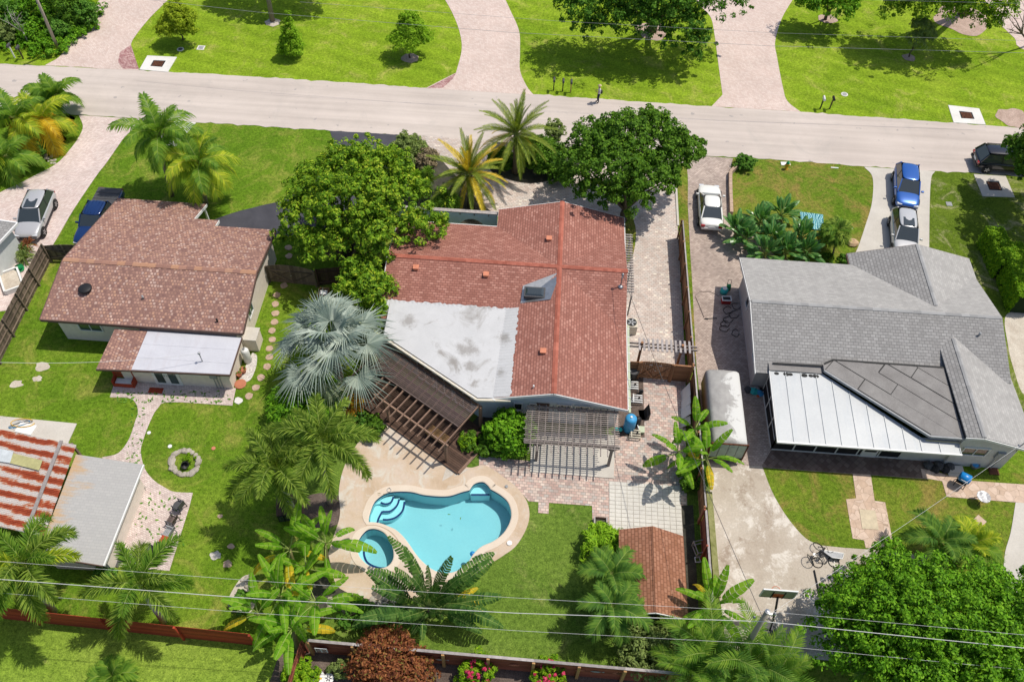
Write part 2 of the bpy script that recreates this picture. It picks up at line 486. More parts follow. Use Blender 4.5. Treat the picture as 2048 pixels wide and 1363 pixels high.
M['slate'] = m_crazy('slate_stone', (0.14, 0.14, 0.15), (0.3, 0.24, 0.2), 2.6)
M['soil'] = m_blotch('bark_mulch', [(0.3, (0.075, 0.055, 0.045)), (0.7, (0.17, 0.13, 0.11))], 0.8, 16, 0.95, 0.8, finemix=0.8)
M['soil_dark'] = m_blotch('damp_soil', [(0.3, (0.03, 0.03, 0.025)), (0.7, (0.09, 0.085, 0.065))], 0.8, 14, 0.95, 0.6, finemix=0.6)
M['mulch_red'] = m_blotch('red_mulch', [(0.3, (0.24, 0.05, 0.025)), (0.7, (0.4, 0.1, 0.05))], 1.2, 16, 0.95, 0.8, finemix=0.6)
M['mulch_pink'] = m_blotch('tree_mulch', [(0.3, (0.36, 0.26, 0.21)), (0.7, (0.5, 0.38, 0.32))], 1.2, 14, 0.95, 0.8, finemix=0.6)
M['sand'] = m_blotch('bare_sand', [(0.3, (0.42, 0.36, 0.29)), (0.7, (0.6, 0.55, 0.47))], 0.9, 10, 0.95, 0.4, finemix=0.35)
M['gravel'] = m_blotch('white_pebbles', [(0.3, (0.4, 0.37, 0.34)), (0.7, (0.75, 0.72, 0.68))], 9, 14, 0.95, 0.9, finemix=0.6)
# roofs
def m_shingle(name, stops, joint, axis, w=0.25, h=0.14, interp='LINEAR', patch=None, grime=0.3, jw=0.02, bump=0.5, warp=0.0):
    return m_cells(name, w, h, stops, joint, jw, axis=axis, interp=interp, patch=patch, grime=grime, gscale=0.45, bump=bump, course=True, rough=0.95, spec=0.12, warp=warp)
for ax in ('xy', 'yx'):
    M['red_' + ax] = m_shingle('red_shingle_' + ax, [(0, (0.279, 0.12, 0.0929)), (0.5, (0.335, 0.151, 0.117)), (0.8, (0.374, 0.175, 0.138)), (1, (0.435, 0.223, 0.178))], (0.212, 0.0913, 0.0734), ax, 0.3, 0.17, jw=0.03)
    M['brown_' + ax] = m_shingle('brown_shingle_' + ax, [(0, (0.209, 0.116, 0.102)), (0.3, (0.314, 0.179, 0.141)), (0.6, (0.399, 0.233, 0.184)), (0.8, (0.456, 0.267, 0.184)), (0.9, (0.427, 0.301, 0.262)), (1, (0.532, 0.369, 0.301))], (0.228, 0.131, 0.112), ax, 0.2, 0.2, jw=0.04, warp=0.14)
    M['grey_' + ax] = m_shingle('grey_shingle_' + ax, [(0, (0.252, 0.246, 0.241)), (0.5, (0.28, 0.274, 0.269)), (1, (0.319, 0.314, 0.308))], (0.179, 0.176, 0.174), ax, 0.32, 0.2, jw=0.026)
    M['shed_' + ax] = m_shingle('shed_shingle_' + ax, [(0, (0.265, 0.12, 0.07)), (0.5, (0.31, 0.145, 0.09)), (1, (0.36, 0.18, 0.115))], (0.19, 0.085, 0.052), ax, 0.28, 0.18, jw=0.03)
    M['silver_' + ax] = m_shingle('silver_shingle_' + ax, [(0, (0.325, 0.317, 0.306)), (0.5, (0.358, 0.349, 0.338)), (1, (0.398, 0.389, 0.375))], (0.291, 0.286, 0.28), ax, 0.3, 0.16, jw=0.016, bump=0.25)  # lighter copy of the grey shingle, sunlight put into its colour
def _rust(t, col):
    s = t.sep(t.pos())
    k = t.math('MULTIPLY', t.step(t.noise(2.2, 6, 0.7), 0.5, 0.7), t.step(t.noise(0.4, 2), 0.4, 0.6))
    return t.mix(t.math('MULTIPLY', k, 0.7), col, (0.45, 0.22, 0.06))
M['cap_red'] = m_cells('ridge_cap_red', 0.3, 0.3, [(0, (0.31, 0.0935, 0.063)), (1, (0.425, 0.143, 0.0998))], (0.345, 0.11, 0.0735), 0.001, grime=0.3)
t = NT('ridge_cap_brown'); M['cap_brown'] = t.fin(t.ramp(t.objrand(), [(0, (0.25, 0.135, 0.11)), (0.45, (0.35, 0.19, 0.14)), (0.75, (0.42, 0.23, 0.14)), (1, (0.36, 0.21, 0.165))]), 0.95)
t = NT('ridge_cap_grey'); M['cap_grey'] = t.fin(t.ramp(t.objrand(), [(0, (0.266, 0.266, 0.266)), (1, (0.351, 0.351, 0.351))]), 0.95)
def _flat(t, col):
    d = t.step(t.noise(0.42, 10, 0.72, dist=0.7, v=t.mapping(t.pos(), loc=(3.1, 7.7, 0))), 0.54, 0.68)
    col = t.mix(t.math('MULTIPLY', d, 0.9), col, (0.27, 0.255, 0.24))
    s = t.sep(t.pos())
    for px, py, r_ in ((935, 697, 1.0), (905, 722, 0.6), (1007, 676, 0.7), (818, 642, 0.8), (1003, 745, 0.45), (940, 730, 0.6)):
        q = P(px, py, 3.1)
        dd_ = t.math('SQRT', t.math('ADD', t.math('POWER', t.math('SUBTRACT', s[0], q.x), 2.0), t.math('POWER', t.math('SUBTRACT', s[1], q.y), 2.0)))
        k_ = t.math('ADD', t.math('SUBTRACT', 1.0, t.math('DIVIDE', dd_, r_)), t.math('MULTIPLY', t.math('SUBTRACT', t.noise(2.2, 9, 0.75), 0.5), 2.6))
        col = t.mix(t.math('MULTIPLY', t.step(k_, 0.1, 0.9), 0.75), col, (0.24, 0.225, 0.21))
    d2 = t.step(t.noise(1.1, 8, 0.8, dist=1.0), 0.54, 0.66)
    return t.mix(t.math('MULTIPLY', d2, 0.5), col, (0.42, 0.42, 0.42))
M['flat_white'] = m_blotch('white_roof_coating', [(0.25, (0.45, 0.455, 0.464)), (0.75, (0.558, 0.562, 0.572))], 0.5, 12, 0.7, 0.1, finemix=0.08, extra=_flat)
def _flat2(t, col):
    s = t.sep(t.pos())
    st = t.noise(1.0, 5, 0.65, v=t.comb(t.math('MULTIPLY', s[0], 2.0), t.math('MULTIPLY', s[1], 0.25)))
    return t.mix(t.math('MULTIPLY', t.step(st, 0.5, 0.75), 0.35), col, (0.42, 0.38, 0.4))
M['flat_white2'] = m_blotch('white_roof_paint', [(0.25, (0.46, 0.465, 0.51)), (0.75, (0.57, 0.575, 0.62))], 0.5, 12, 0.7, 0.1, finemix=0.08, extra=_flat2)
M['membrane'] = m_blotch('grey_membrane', [(0.25, (0.17, 0.16, 0.155)), (0.75, (0.28, 0.27, 0.26))], 0.7, 12, 0.9, 0.2, finemix=0.2)
M['tar'] = m_plain('tar_black', (0.03, 0.03, 0.03), 0.8)
def _alu(t, col):
    s = t.sep(t.pos())
    st = t.noise(1.0, 5, 0.6, v=t.comb(t.math('MULTIPLY', s[0], 3.0), t.math('MULTIPLY', s[1], 0.3)))
    return t.mix(t.math('MULTIPLY', t.step(st, 0.48, 0.72), 0.55), col, (0.36, 0.4, 0.44))
M['alu'] = m_blotch('white_aluminium', [(0.25, (0.404, 0.426, 0.444)), (0.75, (0.49, 0.512, 0.522))], 0.5, 9, 0.45, 0.03, finemix=0.1, extra=_alu, spec=0.5)
def m_rust(name):
    t = NT(name)
    s = t.sep(t.pos())
    st = t.noise(1.0, 8, 0.7, v=t.comb(t.math('MULTIPLY', s[0], 0.3), t.math('MULTIPLY', s[1], 2.6)))
    wv = t.math('MULTIPLY', t.math('SINE', t.math('MULTIPLY', t.math('ADD', s[1], t.math('MULTIPLY', s[0], 0.17)), 9.2)), 0.085)
    f = t.math('ADD', wv, t.math('ADD', t.math('MULTIPLY', st, 0.62), t.math('MULTIPLY', t.noise(2.6, 8, 0.75), 0.38)))
    col = t.ramp(f, [(0.38, (0.3, 0.06, 0.025)), (0.465, (0.42, 0.1, 0.045)), (0.5, (0.52, 0.26, 0.14)), (0.525, (0.58, 0.53, 0.5)), (0.75, (0.62, 0.6, 0.58))])
    return t.fin(col, 0.75, 0, 0.3)
M['rust'] = m_rust('rusty_corrugated_iron')
# walls, wood, metal
M['wall_cream'] = m_plain('stucco_cream', (0.74, 0.66, 0.58), 0.9, var=0.06, bump=0.2)
M['wall_white'] = m_plain('stucco_white', (0.64, 0.66, 0.64), 0.9, var=0.06, bump=0.2)
M['wall_blue'] = m_plain('stucco_pale_blue', (0.5, 0.57, 0.63), 0.9, var=0.05, bump=0.2)
M['wall_grey'] = m_plain('stucco_grey', (0.54, 0.53, 0.52), 0.9, var=0.08, bump=0.2)
M['arch_wall'] = m_plain('stucco_light_blue', (0.68, 0.74, 0.8), 0.9, var=0.05, bump=0.2)
M['white'] = m_plain('white_paint', (0.72, 0.72, 0.71), 0.5, var=0.05)
M['trim'] = m_plain('fascia_dark', (0.13, 0.08, 0.065), 0.7)
M['cream'] = m_plain('cream_metal', (0.6, 0.55, 0.45), 0.5, var=0.06)
M['green_pipe'] = m_plain('pale_green_gutter', (0.45, 0.5, 0.36), 0.5, var=0.06)
M['glass'] = m_plain('window_glass', (0.035, 0.045, 0.05), 0.04, spec=1.0, var=0.0)
M['glass_green'] = m_plain('window_glass_green', (0.035, 0.07, 0.065), 0.08, spec=0.8, var=0.0)
M['curtain'] = m_plain('window_blind', (0.4, 0.38, 0.34), 0.8)
M['screen'] = m_plain('insect_screen', (0.018, 0.018, 0.022), 0.7)
def m_wood(name, c, rough=0.8, var=0.35, scale=5.0, island=0.4, axis=(1, 1, 12)):
    t = NT(name)
    tc = t.n.new('ShaderNodeTexCoord').outputs['Object']
    g = t.noise(scale, 6, 0.7, v=t.mapping(tc, scale=axis))
    col = t.ramp(g, [(0.25, tuple(x * (1 - var) for x in c)), (0.75, tuple(x * (1 + var) for x in c))])
    r = t.ramp(t.math('FRACT', t.math('ADD', t.island(), t.objrand())), [(0, (1 - island,) * 3), (1, (1 + island,) * 3)])
    col = t.mix(1.0, col, r, 'MULTIPLY')
    t.bump(g, 0.3, 0.01)
    return t.fin(col, rough)
M['wood_dark'] = m_wood('dark_timber', (0.085, 0.05, 0.035))
M['wood_slat'] = m_wood('weathered_brown_slat', (0.12, 0.088, 0.078), island=0.3)
M['wood_red'] = m_wood('rafter_timber', (0.22, 0.14, 0.1), island=0.25)
M['wood_fence'] = m_wood('cedar_fence', (0.3, 0.15, 0.075), island=0.25)
M['wood_old'] = m_wood('weathered_fence', (0.165, 0.125, 0.095), island=0.45)
M['wood_post'] = m_wood('fresh_pine_post', (0.45, 0.26, 0.11), island=0.15)
M['wood_redstain'] = m_wood('red_stained_fence', (0.34, 0.05, 0.022), island=0.25)
M['wood_maroon'] = m_wood('maroon_fence', (0.25, 0.075, 0.045), island=0.25)
M['wood_pergola'] = m_wood('grey_brown_pergola', (0.27, 0.23, 0.21), island=0.2)
M['wood_greyslat'] = m_wood('silvery_slat', (0.33, 0.3, 0.29), island=0.2)
M['pole_wood'] = m_wood('utility_pole_wood', (0.36, 0.31, 0.26), island=0.1)
M['steel'] = m_plain('galvanised_steel', (0.42, 0.43, 0.44), 0.35, 0.8, var=0.12)
M['alloy'] = m_plain('wheel_alloy', (0.5, 0.5, 0.52), 0.3, 0.7, var=0.05)
M['black'] = m_plain('black_plastic', (0.018, 0.018, 0.02), 0.5, var=0.1)
M['darkgrey'] = m_plain('dark_grey_plastic', (0.07, 0.07, 0.075), 0.6)
M['grey'] = m_plain('grey_plastic', (0.3, 0.31, 0.32), 0.6)
M['rubber'] = m_plain('tyre_rubber', (0.022, 0.022, 0.022), 0.85)
M['blue_tank'] = m_plain('blue_tank_plastic', (0.05, 0.3, 0.58), 0.5)
M['blue'] = m_plain('bright_blue_enamel', (0.01, 0.22, 0.6), 0.35, spec=0.5)
M['teal'] = m_plain('teal_plastic', (0.03, 0.42, 0.42), 0.5)
M['green'] = m_plain('green_plastic', (0.02, 0.3, 0.1), 0.5)
M['red'] = m_plain('red_plastic', (0.35, 0.02, 0.02), 0.5)
M['orange'] = m_plain('orange_metal', (0.6, 0.12, 0.03), 0.5)
M['yellow'] = m_plain('yellow_paint', (0.7, 0.42, 0.03), 0.5)
M['salmon'] = m_plain('salmon_vent', (0.58, 0.22, 0.13), 0.7)
M['terracotta'] = m_plain('terracotta', (0.42, 0.16, 0.09), 0.8)
M['card'] = m_plain('cardboard', (0.36, 0.22, 0.1), 0.85)
M['rustplate'] = m_plain('rusty_grate', (0.14, 0.055, 0.03), 0.9, var=0.4, scale=6)
M['rock'] = m_blotch('field_rock', [(0.3, (0.26, 0.23, 0.19)), (0.7, (0.46, 0.42, 0.36))], 2.5, 12, 0.9, 0.5)
M['rock_tan'] = m_blotch('sandstone', [(0.3, (0.42, 0.28, 0.16)), (0.7, (0.56, 0.4, 0.25))], 2.5, 12, 0.9, 0.3)
M['stone_step'] = m_blotch('stepping_stone', [(0.3, (0.36, 0.25, 0.18)), (0.7, (0.52, 0.39, 0.3))], 4, 12, 0.9, 0.3)
M['wire'] = m_plain('aluminium_cable', (0.62, 0.62, 0.62), 0.5, var=0.02)
M['wire_dark'] = m_plain('dark_cable', (0.08, 0.08, 0.08), 0.6, var=0.02)
M['skin'] = m_plain('skin', (0.45, 0.25, 0.17), 0.6, var=0.05)
def m_paint(name, c, rough=0.25, metal=0.25):
    t = NT(name)
    t.bsdf.inputs['Coat Weight'].default_value = 0.8
    t.bsdf.inputs['Coat Roughness'].default_value = 0.06
    return t.fin(c, rough, metal, 0.5)
M['car_grey'] = m_paint('car_silver_grey', (0.46, 0.46, 0.475), 0.3, 0.2)
M['car_silver'] = m_paint('car_silver', (0.5, 0.505, 0.515), 0.3, 0.2)
M['car_white'] = m_paint('car_white', (0.74, 0.74, 0.71), 0.35, 0.0)
M['car_blue'] = m_paint('car_blue', (0.015, 0.105, 0.42), 0.28, 0.3)
M['car_navy'] = m_paint('car_navy', (0.008, 0.035, 0.14), 0.28, 0.3)
M['car_black'] = m_paint('car_black_blue', (0.008, 0.01, 0.02), 0.2, 0.2)
M['lens_red'] = m_plain('tail_lens', (0.35, 0.01, 0.015), 0.2, spec=0.6, var=0)
M['lens'] = m_plain('head_lens', (0.55, 0.57, 0.6), 0.15, spec=0.7, var=0)
M['chrome'] = m_plain('chrome', (0.7, 0.7, 0.7), 0.15, 0.9, var=0)
# pool
M['plaster'] = m_blotch('pool_plaster', [(0.3, (0.34, 0.56, 0.61)), (0.7, (0.39, 0.6, 0.64))], 0.6, 8, 0.8, 0, finemix=0.05)
M['plaster_step'] = m_blotch('pool_step_plaster', [(0.3, (0.46, 0.72, 0.76)), (0.7, (0.52, 0.76, 0.8))], 0.6, 8, 0.8, 0, finemix=0.05)
M['blue_tile'] = m_plain('navy_pool_tile', (0.012, 0.03, 0.14), 0.4)
def m_water():
    t = NT('pool_water')
    g = t.n.new('ShaderNodeBsdfGlossy'); g.inputs['Roughness'].default_value = 0.03
    tr = t.n.new('ShaderNodeBsdfTransparent'); tr.inputs[0].default_value = (0.72, 0.95, 0.975, 1)
    fr = t.n.new('ShaderNodeFresnel'); fr.inputs[0].default_value = 1.33
    bn = t.n.new('ShaderNodeBump'); bn.inputs['Strength'].default_value = 0.35; bn.inputs['Distance'].default_value = 0.03
    t.l.new(t.noise(5.0, 4, 0.6, dist=0.6), bn.inputs['Height'])
    t.l.new(bn.outputs[0], g.inputs['Normal']); t.l.new(bn.outputs[0], fr.inputs['Normal'])
    mx = t.n.new('ShaderNodeMixShader')
    t.l.new(fr.outputs[0], mx.inputs[0]); t.l.new(tr.outputs[0], mx.inputs[1]); t.l.new(g.outputs[0], mx.inputs[2])
    t.l.new(mx.outputs[0], t.out.inputs[0])
    return t.m
M['water'] = m_water()
# plants
M['leaf_mango'] = m_leaf('leaf_mango', [(0.0, (0.0361, 0.0864, 0.00682)), (0.4, (0.142, 0.294, 0.0186)), (0.75, (0.282, 0.432, 0.0279)), (1.0, (0.447, 0.514, 0.0465))], patch=0.5)
M['leaf_dark'] = m_leaf('leaf_deep_green', [(0.0, (0.0245, 0.0671, 0.0077)), (0.5, (0.1, 0.227, 0.0195)), (1.0, (0.19, 0.341, 0.0307))], patch=0.5)
M['leaf_ficus'] = m_leaf('leaf_ficus', [(0.0, (0.0261, 0.0869, 0.00373)), (0.5, (0.111, 0.288, 0.0113)), (1.0, (0.222, 0.432, 0.0226))], 0.18, patch=0.5)
M['leaf_lime'] = m_leaf('leaf_lime', [(0.0, (0.146, 0.304, 0.015)), (0.5, (0.252, 0.457, 0.0225)), (1.0, (0.358, 0.552, 0.0375))])
M['leaf_yellow'] = m_leaf('leaf_yellow_green', [(0.0, (0.19, 0.285, 0.015)), (0.5, (0.304, 0.412, 0.0225)), (1.0, (0.431, 0.513, 0.0375))])
M['leaf_oak'] = m_leaf('leaf_oak', [(0.0, (0.0195, 0.0561, 0.00682)), (0.5, (0.0777, 0.205, 0.0202)), (1.0, (0.166, 0.328, 0.0341))], patch=0.5)
M['leaf_bush'] = m_leaf('leaf_bush', [(0.0, (0.0543, 0.155, 0.0186)), (0.5, (0.109, 0.264, 0.031)), (1.0, (0.186, 0.357, 0.0543))])
M['leaf_olive'] = m_leaf('leaf_olive', [(0.0, (0.116, 0.171, 0.0465)), (0.5, (0.202, 0.279, 0.0775)), (1.0, (0.31, 0.388, 0.124))])
M['leaf_hedge'] = m_leaf('leaf_hedge', [(0.0, (0.0772, 0.202, 0.0075)), (0.5, (0.185, 0.354, 0.0125)), (1.0, (0.309, 0.468, 0.0225))])
M['leaf_rust'] = m_leaf('leaf_copper', [(0.0, (0.118, 0.0395, 0.0237)), (0.5, (0.264, 0.0926, 0.0395)), (0.85, (0.395, 0.158, 0.0592)), (1.0, (0.211, 0.224, 0.0527))])
M['leaf_gold'] = m_leaf('leaf_croton', [(0.0, (0.465, 0.155, 0.0232)), (0.5, (0.775, 0.388, 0.031)), (1.0, (0.465, 0.542, 0.0465))])
M['leaf_brown'] = m_leaf('leaf_dead', [(0.0, (0.155, 0.124, 0.0775)), (1.0, (0.341, 0.279, 0.171))], 0.1)
M['petal'] = m_leaf('petal_pink', [(0.0, (0.5, 0.02, 0.08)), (1.0, (0.75, 0.1, 0.22))])
M['frond'] = m_leaf('frond_green', [(0.0, (0.0785, 0.18, 0.0226)), (0.5, (0.147, 0.274, 0.0314)), (1.0, (0.246, 0.368, 0.044))], 0.4)
M['frond_y'] = m_leaf('frond_yellow_green', [(0.0, (0.172, 0.28, 0.0248)), (0.5, (0.316, 0.412, 0.031)), (1.0, (0.527, 0.56, 0.0465))], 0.4)
M['frond_gold'] = m_leaf('frond_golden', [(0.0, (0.38, 0.24, 0.02)), (0.5, (0.55, 0.37, 0.02)), (1.0, (0.66, 0.5, 0.05))], 0.4)
M['frond_date'] = m_leaf('frond_date_green', [(0.0, (0.1, 0.155, 0.018)), (0.5, (0.185, 0.25, 0.03)), (1.0, (0.3, 0.36, 0.05))], 0.25)
M['frond_date_y'] = m_leaf('frond_date_gold', [(0.0, (0.403, 0.31, 0.031)), (0.5, (0.651, 0.465, 0.0388)), (1.0, (0.775, 0.62, 0.0775))], 0.3)
M['frond_fox'] = m_leaf('frond_foxtail', [(0.0, (0.0625, 0.125, 0.0165)), (0.45, (0.156, 0.25, 0.033)), (1.0, (0.362, 0.463, 0.077))], 0.35)
M['frond_dk'] = m_leaf('frond_dark', [(0.0, (0.0543, 0.139, 0.0239)), (0.5, (0.108, 0.219, 0.0325)), (1.0, (0.185, 0.31, 0.0434))], 0.35)
M['fan_silver'] = m_leaf('fan_silver_blue', [(0.0, (0.256, 0.325, 0.281)), (0.5, (0.369, 0.443, 0.39)), (1.0, (0.481, 0.541, 0.462))], 0.12, tc=1.1)
M['fan_green'] = m_leaf('fan_silver_green', [(0.0, (0.244, 0.313, 0.187)), (0.5, (0.352, 0.411, 0.243)), (1.0, (0.45, 0.489, 0.309))], 0.15, tc=1.1)
M['banana'] = m_leaf('banana_leaf', [(0.0, (0.102, 0.271, 0.0135)), (0.5, (0.169, 0.361, 0.0203)), (1.0, (0.266, 0.452, 0.0394))], 0.45)
M['banana_y'] = m_leaf('banana_leaf_yellow', [(0.0, (0.438, 0.413, 0.025)), (1.0, (0.75, 0.525, 0.0375))], 0.4)
M['banana_d'] = m_leaf('travellers_leaf', [(0.0, (0.0299, 0.084, 0.0168)), (0.5, (0.0539, 0.133, 0.024)), (1.0, (0.107, 0.198, 0.0421))], 0.25)
M['strelitzia'] = m_leaf('strelitzia_leaf', [(0.0, (0.0466, 0.152, 0.0341)), (0.5, (0.093, 0.25, 0.0543)), (1.0, (0.186, 0.356, 0.093))], 0.25, rough=0.3, spec=0.5)
M['midrib'] = m_plain('pale_midrib', (0.3, 0.38, 0.1), 0.6)
M['rachis_y'] = m_plain('yellow_rachis', (0.5, 0.42, 0.1), 0.6)
M['bark'] = m_wood('tree_bark', (0.11, 0.085, 0.06), axis=(1, 1, 2), island=0.1)
M['bark_palm'] = m_wood('palm_bark', (0.26, 0.215, 0.17), axis=(1, 1, 6), island=0.1)
M['bark_pale'] = m_wood('pale_bark', (0.4, 0.37, 0.34), axis=(1, 1, 2), island=0.1)
M['bark_banana'] = m_wood('banana_stem', (0.2, 0.19, 0.08), axis=(1, 1, 3), island=0.1)
# ------------------------------------------------------------------ outlines of ground areas (read off the photograph, lying on the ground)
POOL = [(736,1037),(739,1025),(748,1003),(766,988),(786,982),(821,982),(847,988),(878,991),(900,990),(922,983),(938,979,1),(946,968),(957,963),(968,963),(977,970),(982,977,1),(1001,988),(1017,1003),(1024,1025),(1021,1045),(1008,1067),(988,1083),(964,1094),(948,1109),(934,1129),(905,1146),(870,1143),(838,1118),(812,1082),(794,1063),(777,1054),(757,1047),(736,1045,1)]
SPA = [(713,1094),(718,1076),(733,1059),(750,1056),(768,1063),(780,1078),(788,1098),(788,1118),(777,1133),(757,1138),(735,1131),(718,1114)]
pool_w = smooth(PX(POOL) if False else [(*P(p[0], p[1])[:2], *p[2:]) for p in POOL], 4)
spa_w = smooth([tuple(P(p[0], p[1])[:2]) for p in SPA], 4)

def grow(poly, d):
    n = len(poly); out = []
    ar = sum(poly[i][0]*poly[(i+1) % n][1] - poly[(i+1) % n][0]*poly[i][1] for i in range(n))
    sg = 1 if ar > 0 else -1
    for i in range(n):
        a, b = poly[i-1], poly[(i+1) % n]
        tx, ty = b[0]-a[0], b[1]-a[1]; l = hypot(tx, ty) or 1
        out.append((poly[i][0] + sg*ty/l*d, poly[i][1] - sg*tx/l*d))
    return out

def ragged(poly, a, step=0.45):
    rnd = random.Random(len(poly) * 13 + int(poly[0][0] * 7)); out = []
    for i in range(len(poly)):
        p, q = poly[i], poly[(i+1) % len(poly)]; L = hypot(q[0]-p[0], q[1]-p[1]); k = max(1, min(200, int(L / step)))
        nx_, ny_ = (-(q[1]-p[1])/L, (q[0]-p[0])/L) if L else (0, 0)
        for j in range(k):
            e = rnd.gauss(0, a) if j else 0.0
            x, y = lerp(p, q, j / k); out.append((x + nx_*e, y + ny_*e))
    return out

def area(name, pts, m, z, thick=0.0, sm=True, holes=(), n=5, kind='structure', rag=0.0):
    w = [(*P(p[0], p[1])[:2], *p[2:]) for p in pts]
    poly = smooth(w, n) if sm else [q[:2] for q in w]
    if rag: poly = ragged(poly, rag)
    b = MB()
    if thick: b.prism(poly, z - thick, z, holes)
    else: b.sheet(poly, z, holes)
    o = b.build(name, m)
    o['kind'] = kind
    return o

# one sheet to the horizon, with the pool's excavation left open
hole = [grow(pool_w, 0.03), grow(spa_w, 0.03)]
b = MB(); b.sheet([(-700, -500), (700, -500), (700, 900), (-700, 900)], 0.0, hole)
struct(b.build('ground', M['lawn_l']))
# lawns
area('lawn', [(-400,-80,1),(2400,-80,1),(2400,300,1),(1400,225,1),(700,175,1),(200,150,1),(-400,140,1)], M['lawn_n'], 0.006, sm=False)
area('lawn', [(-300,1180,1),(0,1234,1),(280,1262,1),(460,1284,1),(570,1300,1),(570,1500,1),(-300,1500,1)], M['lawn_s'], 0.006, sm=False)
area('lawn', [(560,1300,1),(640,1110,1),(560,1000,1),(640,820,1),(760,780,1),(1236,760,1),(1420,760,1),(1450,1340,1),(830,1312,1)], M['lawn_m'], 0.006, sm=False, holes=hole)
area('lawn', [(1450,316,1),(2400,360,1),(2400,620,1),(1450,560,1)], M['lawn_r'], 0.006, sm=False)
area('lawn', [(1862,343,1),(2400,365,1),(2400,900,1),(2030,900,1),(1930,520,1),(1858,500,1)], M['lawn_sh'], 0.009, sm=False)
area('lawn', [(1510,925,1),(2400,960,1),(2400,1300,1),(1600,1300,1),(1560,1060,1)], M['lawn_r'], 0.006, sm=False)
# street
area('street', [(-400,103,1),(0,128,1),(100,132,1),(338,144,1),(520,154,1),(851,176,1),(1067,189,1),(1405,212,1),(1602,224,1),(2003,253,1),(2400,283,1),(2400,381,1),(2048,353,1),(1870,342,1),(1728,333,1),(1528,318,1),(1400,311,1),(1000,284,1),(836,272,1),(660,262,1),(520,252,1),(290,238,1),(160,230,1),(0,218,1),(-400,190,1)], M['road'], 0.016, sm=False, rag=0.05)
# driveways beyond the street
area('driveway', [(250,-60,1),(199,0),(154,62),(123,110),(90,131,1),(278,142,1),(270,115),(262,90),(277,64),(303,33),(336,0),(390,-60,1)], M['pave_pink'], 0.022, rag=0.03)
area('driveway', [(851,177,1),(912,146,1),(923,103),(921,72),(910,38),(890,0),(850,-60,1),(985,-60,1),(1011,0),(1020,20),(1038,62),(1040,103),(1040,141),(1053,172),(1067,190,1)], M['pave_pink'], 0.022)
area('driveway', [(1375,-60,1),(1392,0),(1420,33),(1428,64),(1436,123),(1445,190,1),(1423,213,1),(1601,224,1),(1575,203),(1566,177),(1554,115),(1550,85),(1561,44),(1579,10),(1625,-60,1)], M['pave_pink'], 0.022)
area('driveway', [(1940,-60,1),(1985,30),(2000,49),(2029,77),(2060,105),(2300,180,1),(2300,-60,1)], M['pave_pink'], 0.022)
area('paver_apron', [(278,139,1),(262,90,1),(240,105,1),(236,125,1),(246,138,1)], M['pave_red'], 0.027, sm=False)
area('paver_apron', [(855,177,1),(912,147,1),(906,158,1),(886,176,1)], M['pave_red'], 0.027, sm=False)
# near side of the street, left
area('driveway', [(158,231,1),(290,239,1),(252,272),(236,293),(213,326),(198,345),(175,378),(144,425),(113,479,1),(60,560),(20,620,1),(-120,640,1),(-160,470,1),(10,380),(70,351),(114,327),(141,298),(158,274),(166,253)], M['pave_pink2'], 0.022)
area('planting_island', [(-100,210,1),(0,218,1),(158,231,1),(166,253),(158,274),(141,298),(114,327),(70,351),(10,380),(-100,420,1)], M['lawn_l'], 0.026, rag=0.06)
area('driveway', [(660,262,1),(798,270,1),(775,310),(740,370),(700,420),(640,462),(560,474),(430,462,1),(424,443),(470,425),(520,412),(575,396),(640,350),(668,300)], M['asphalt'], 0.024, rag=0.03)
# main house: forecourt and side drive
area('driveway', [(836,272,1),(990,283,1),(985,330),(1010,352),(1060,364),(1120,352),(1190,330),(1240,301,1),(1372,311,1),(1362,345),(1352,395,1),(1357,480,1),(1371,745,1),(1240,745,1),(1246,440,1),(1000,435,1),(985,425),(950,395),(905,345),(865,300)], M['pave_mix'], 0.022)
area('planting_bed', [(800,271,1),(838,273),(866,300),(905,345),(950,395),(985,425),(992,452,1),(850,445,1),(760,420,1),(740,360,1),(776,310)], M['soil_dark'], 0.018)
area('planting_bed', [(985,284,1),(1240,301,1),(1190,335),(1120,356),(1060,367),(1005,355),(978,335)], M['soil_dark'], 0.026)
area('planting_bed', [(1240,425,1),(1262,430),(1272,465),(1266,510),(1254,530,1),(1246,440,1)], M['lawn_r'], 0.028)
area('grass_strip', [(1354,350),(1374,338),(1376,440),(1384,560),(1392,720,1),(1374,720,1),(1366,560),(1357,450)], M['lawn_r'], 0.027)
area('kerb', [(1349,360,1),(1353,358,1),(1358,452,1),(1354,452,1)], M['concrete'], 0.1, 0.1, sm=False)
# right neighbour
area('driveway', [(1398,312,1),(1466,317,1),(1459,345,1),(1462,430,1),(1560,520,1),(1600,860,1),(1880,925,1),(1864,958,1),(1528,935,1),(1415,928,1),(1393,735,1),(1377,440,1),(1374,340)], M['pave_grey'], 0.024)
area('patio_strip', [(1522,934,1),(1548,890,1),(1895,920,1),(1880,940,1),(1862,957,1)], M['pave_dark'], 0.029, sm=False)
area('driveway', [(1728,334,1),(1870,343,1),(1862,358),(1859,417),(1858,520,1),(1700,520,1),(1714,499),(1731,450),(1744,404),(1745,355)], M['concrete'], 0.022)
area('backyard_slab', [(1416,926,1),(1524,932,1),(1545,985),(1575,1035),(1610,1075),(1640,1090,1),(1690,1095,1),(1860,1111,1),(1860,1134,1),(1705,1127,1),(1705,1180,1),(1700,1325,1),(1455,1300,1),(1437,1190,1)], M['concrete_old'], 0.03, rag=0.025)
area('sidewalk', [(2031,1003,1),(2200,1010,1),(2200,1220,1),(2005,1220,1),(2008,1116),(2021,1064)], M['concrete'], 0.03)
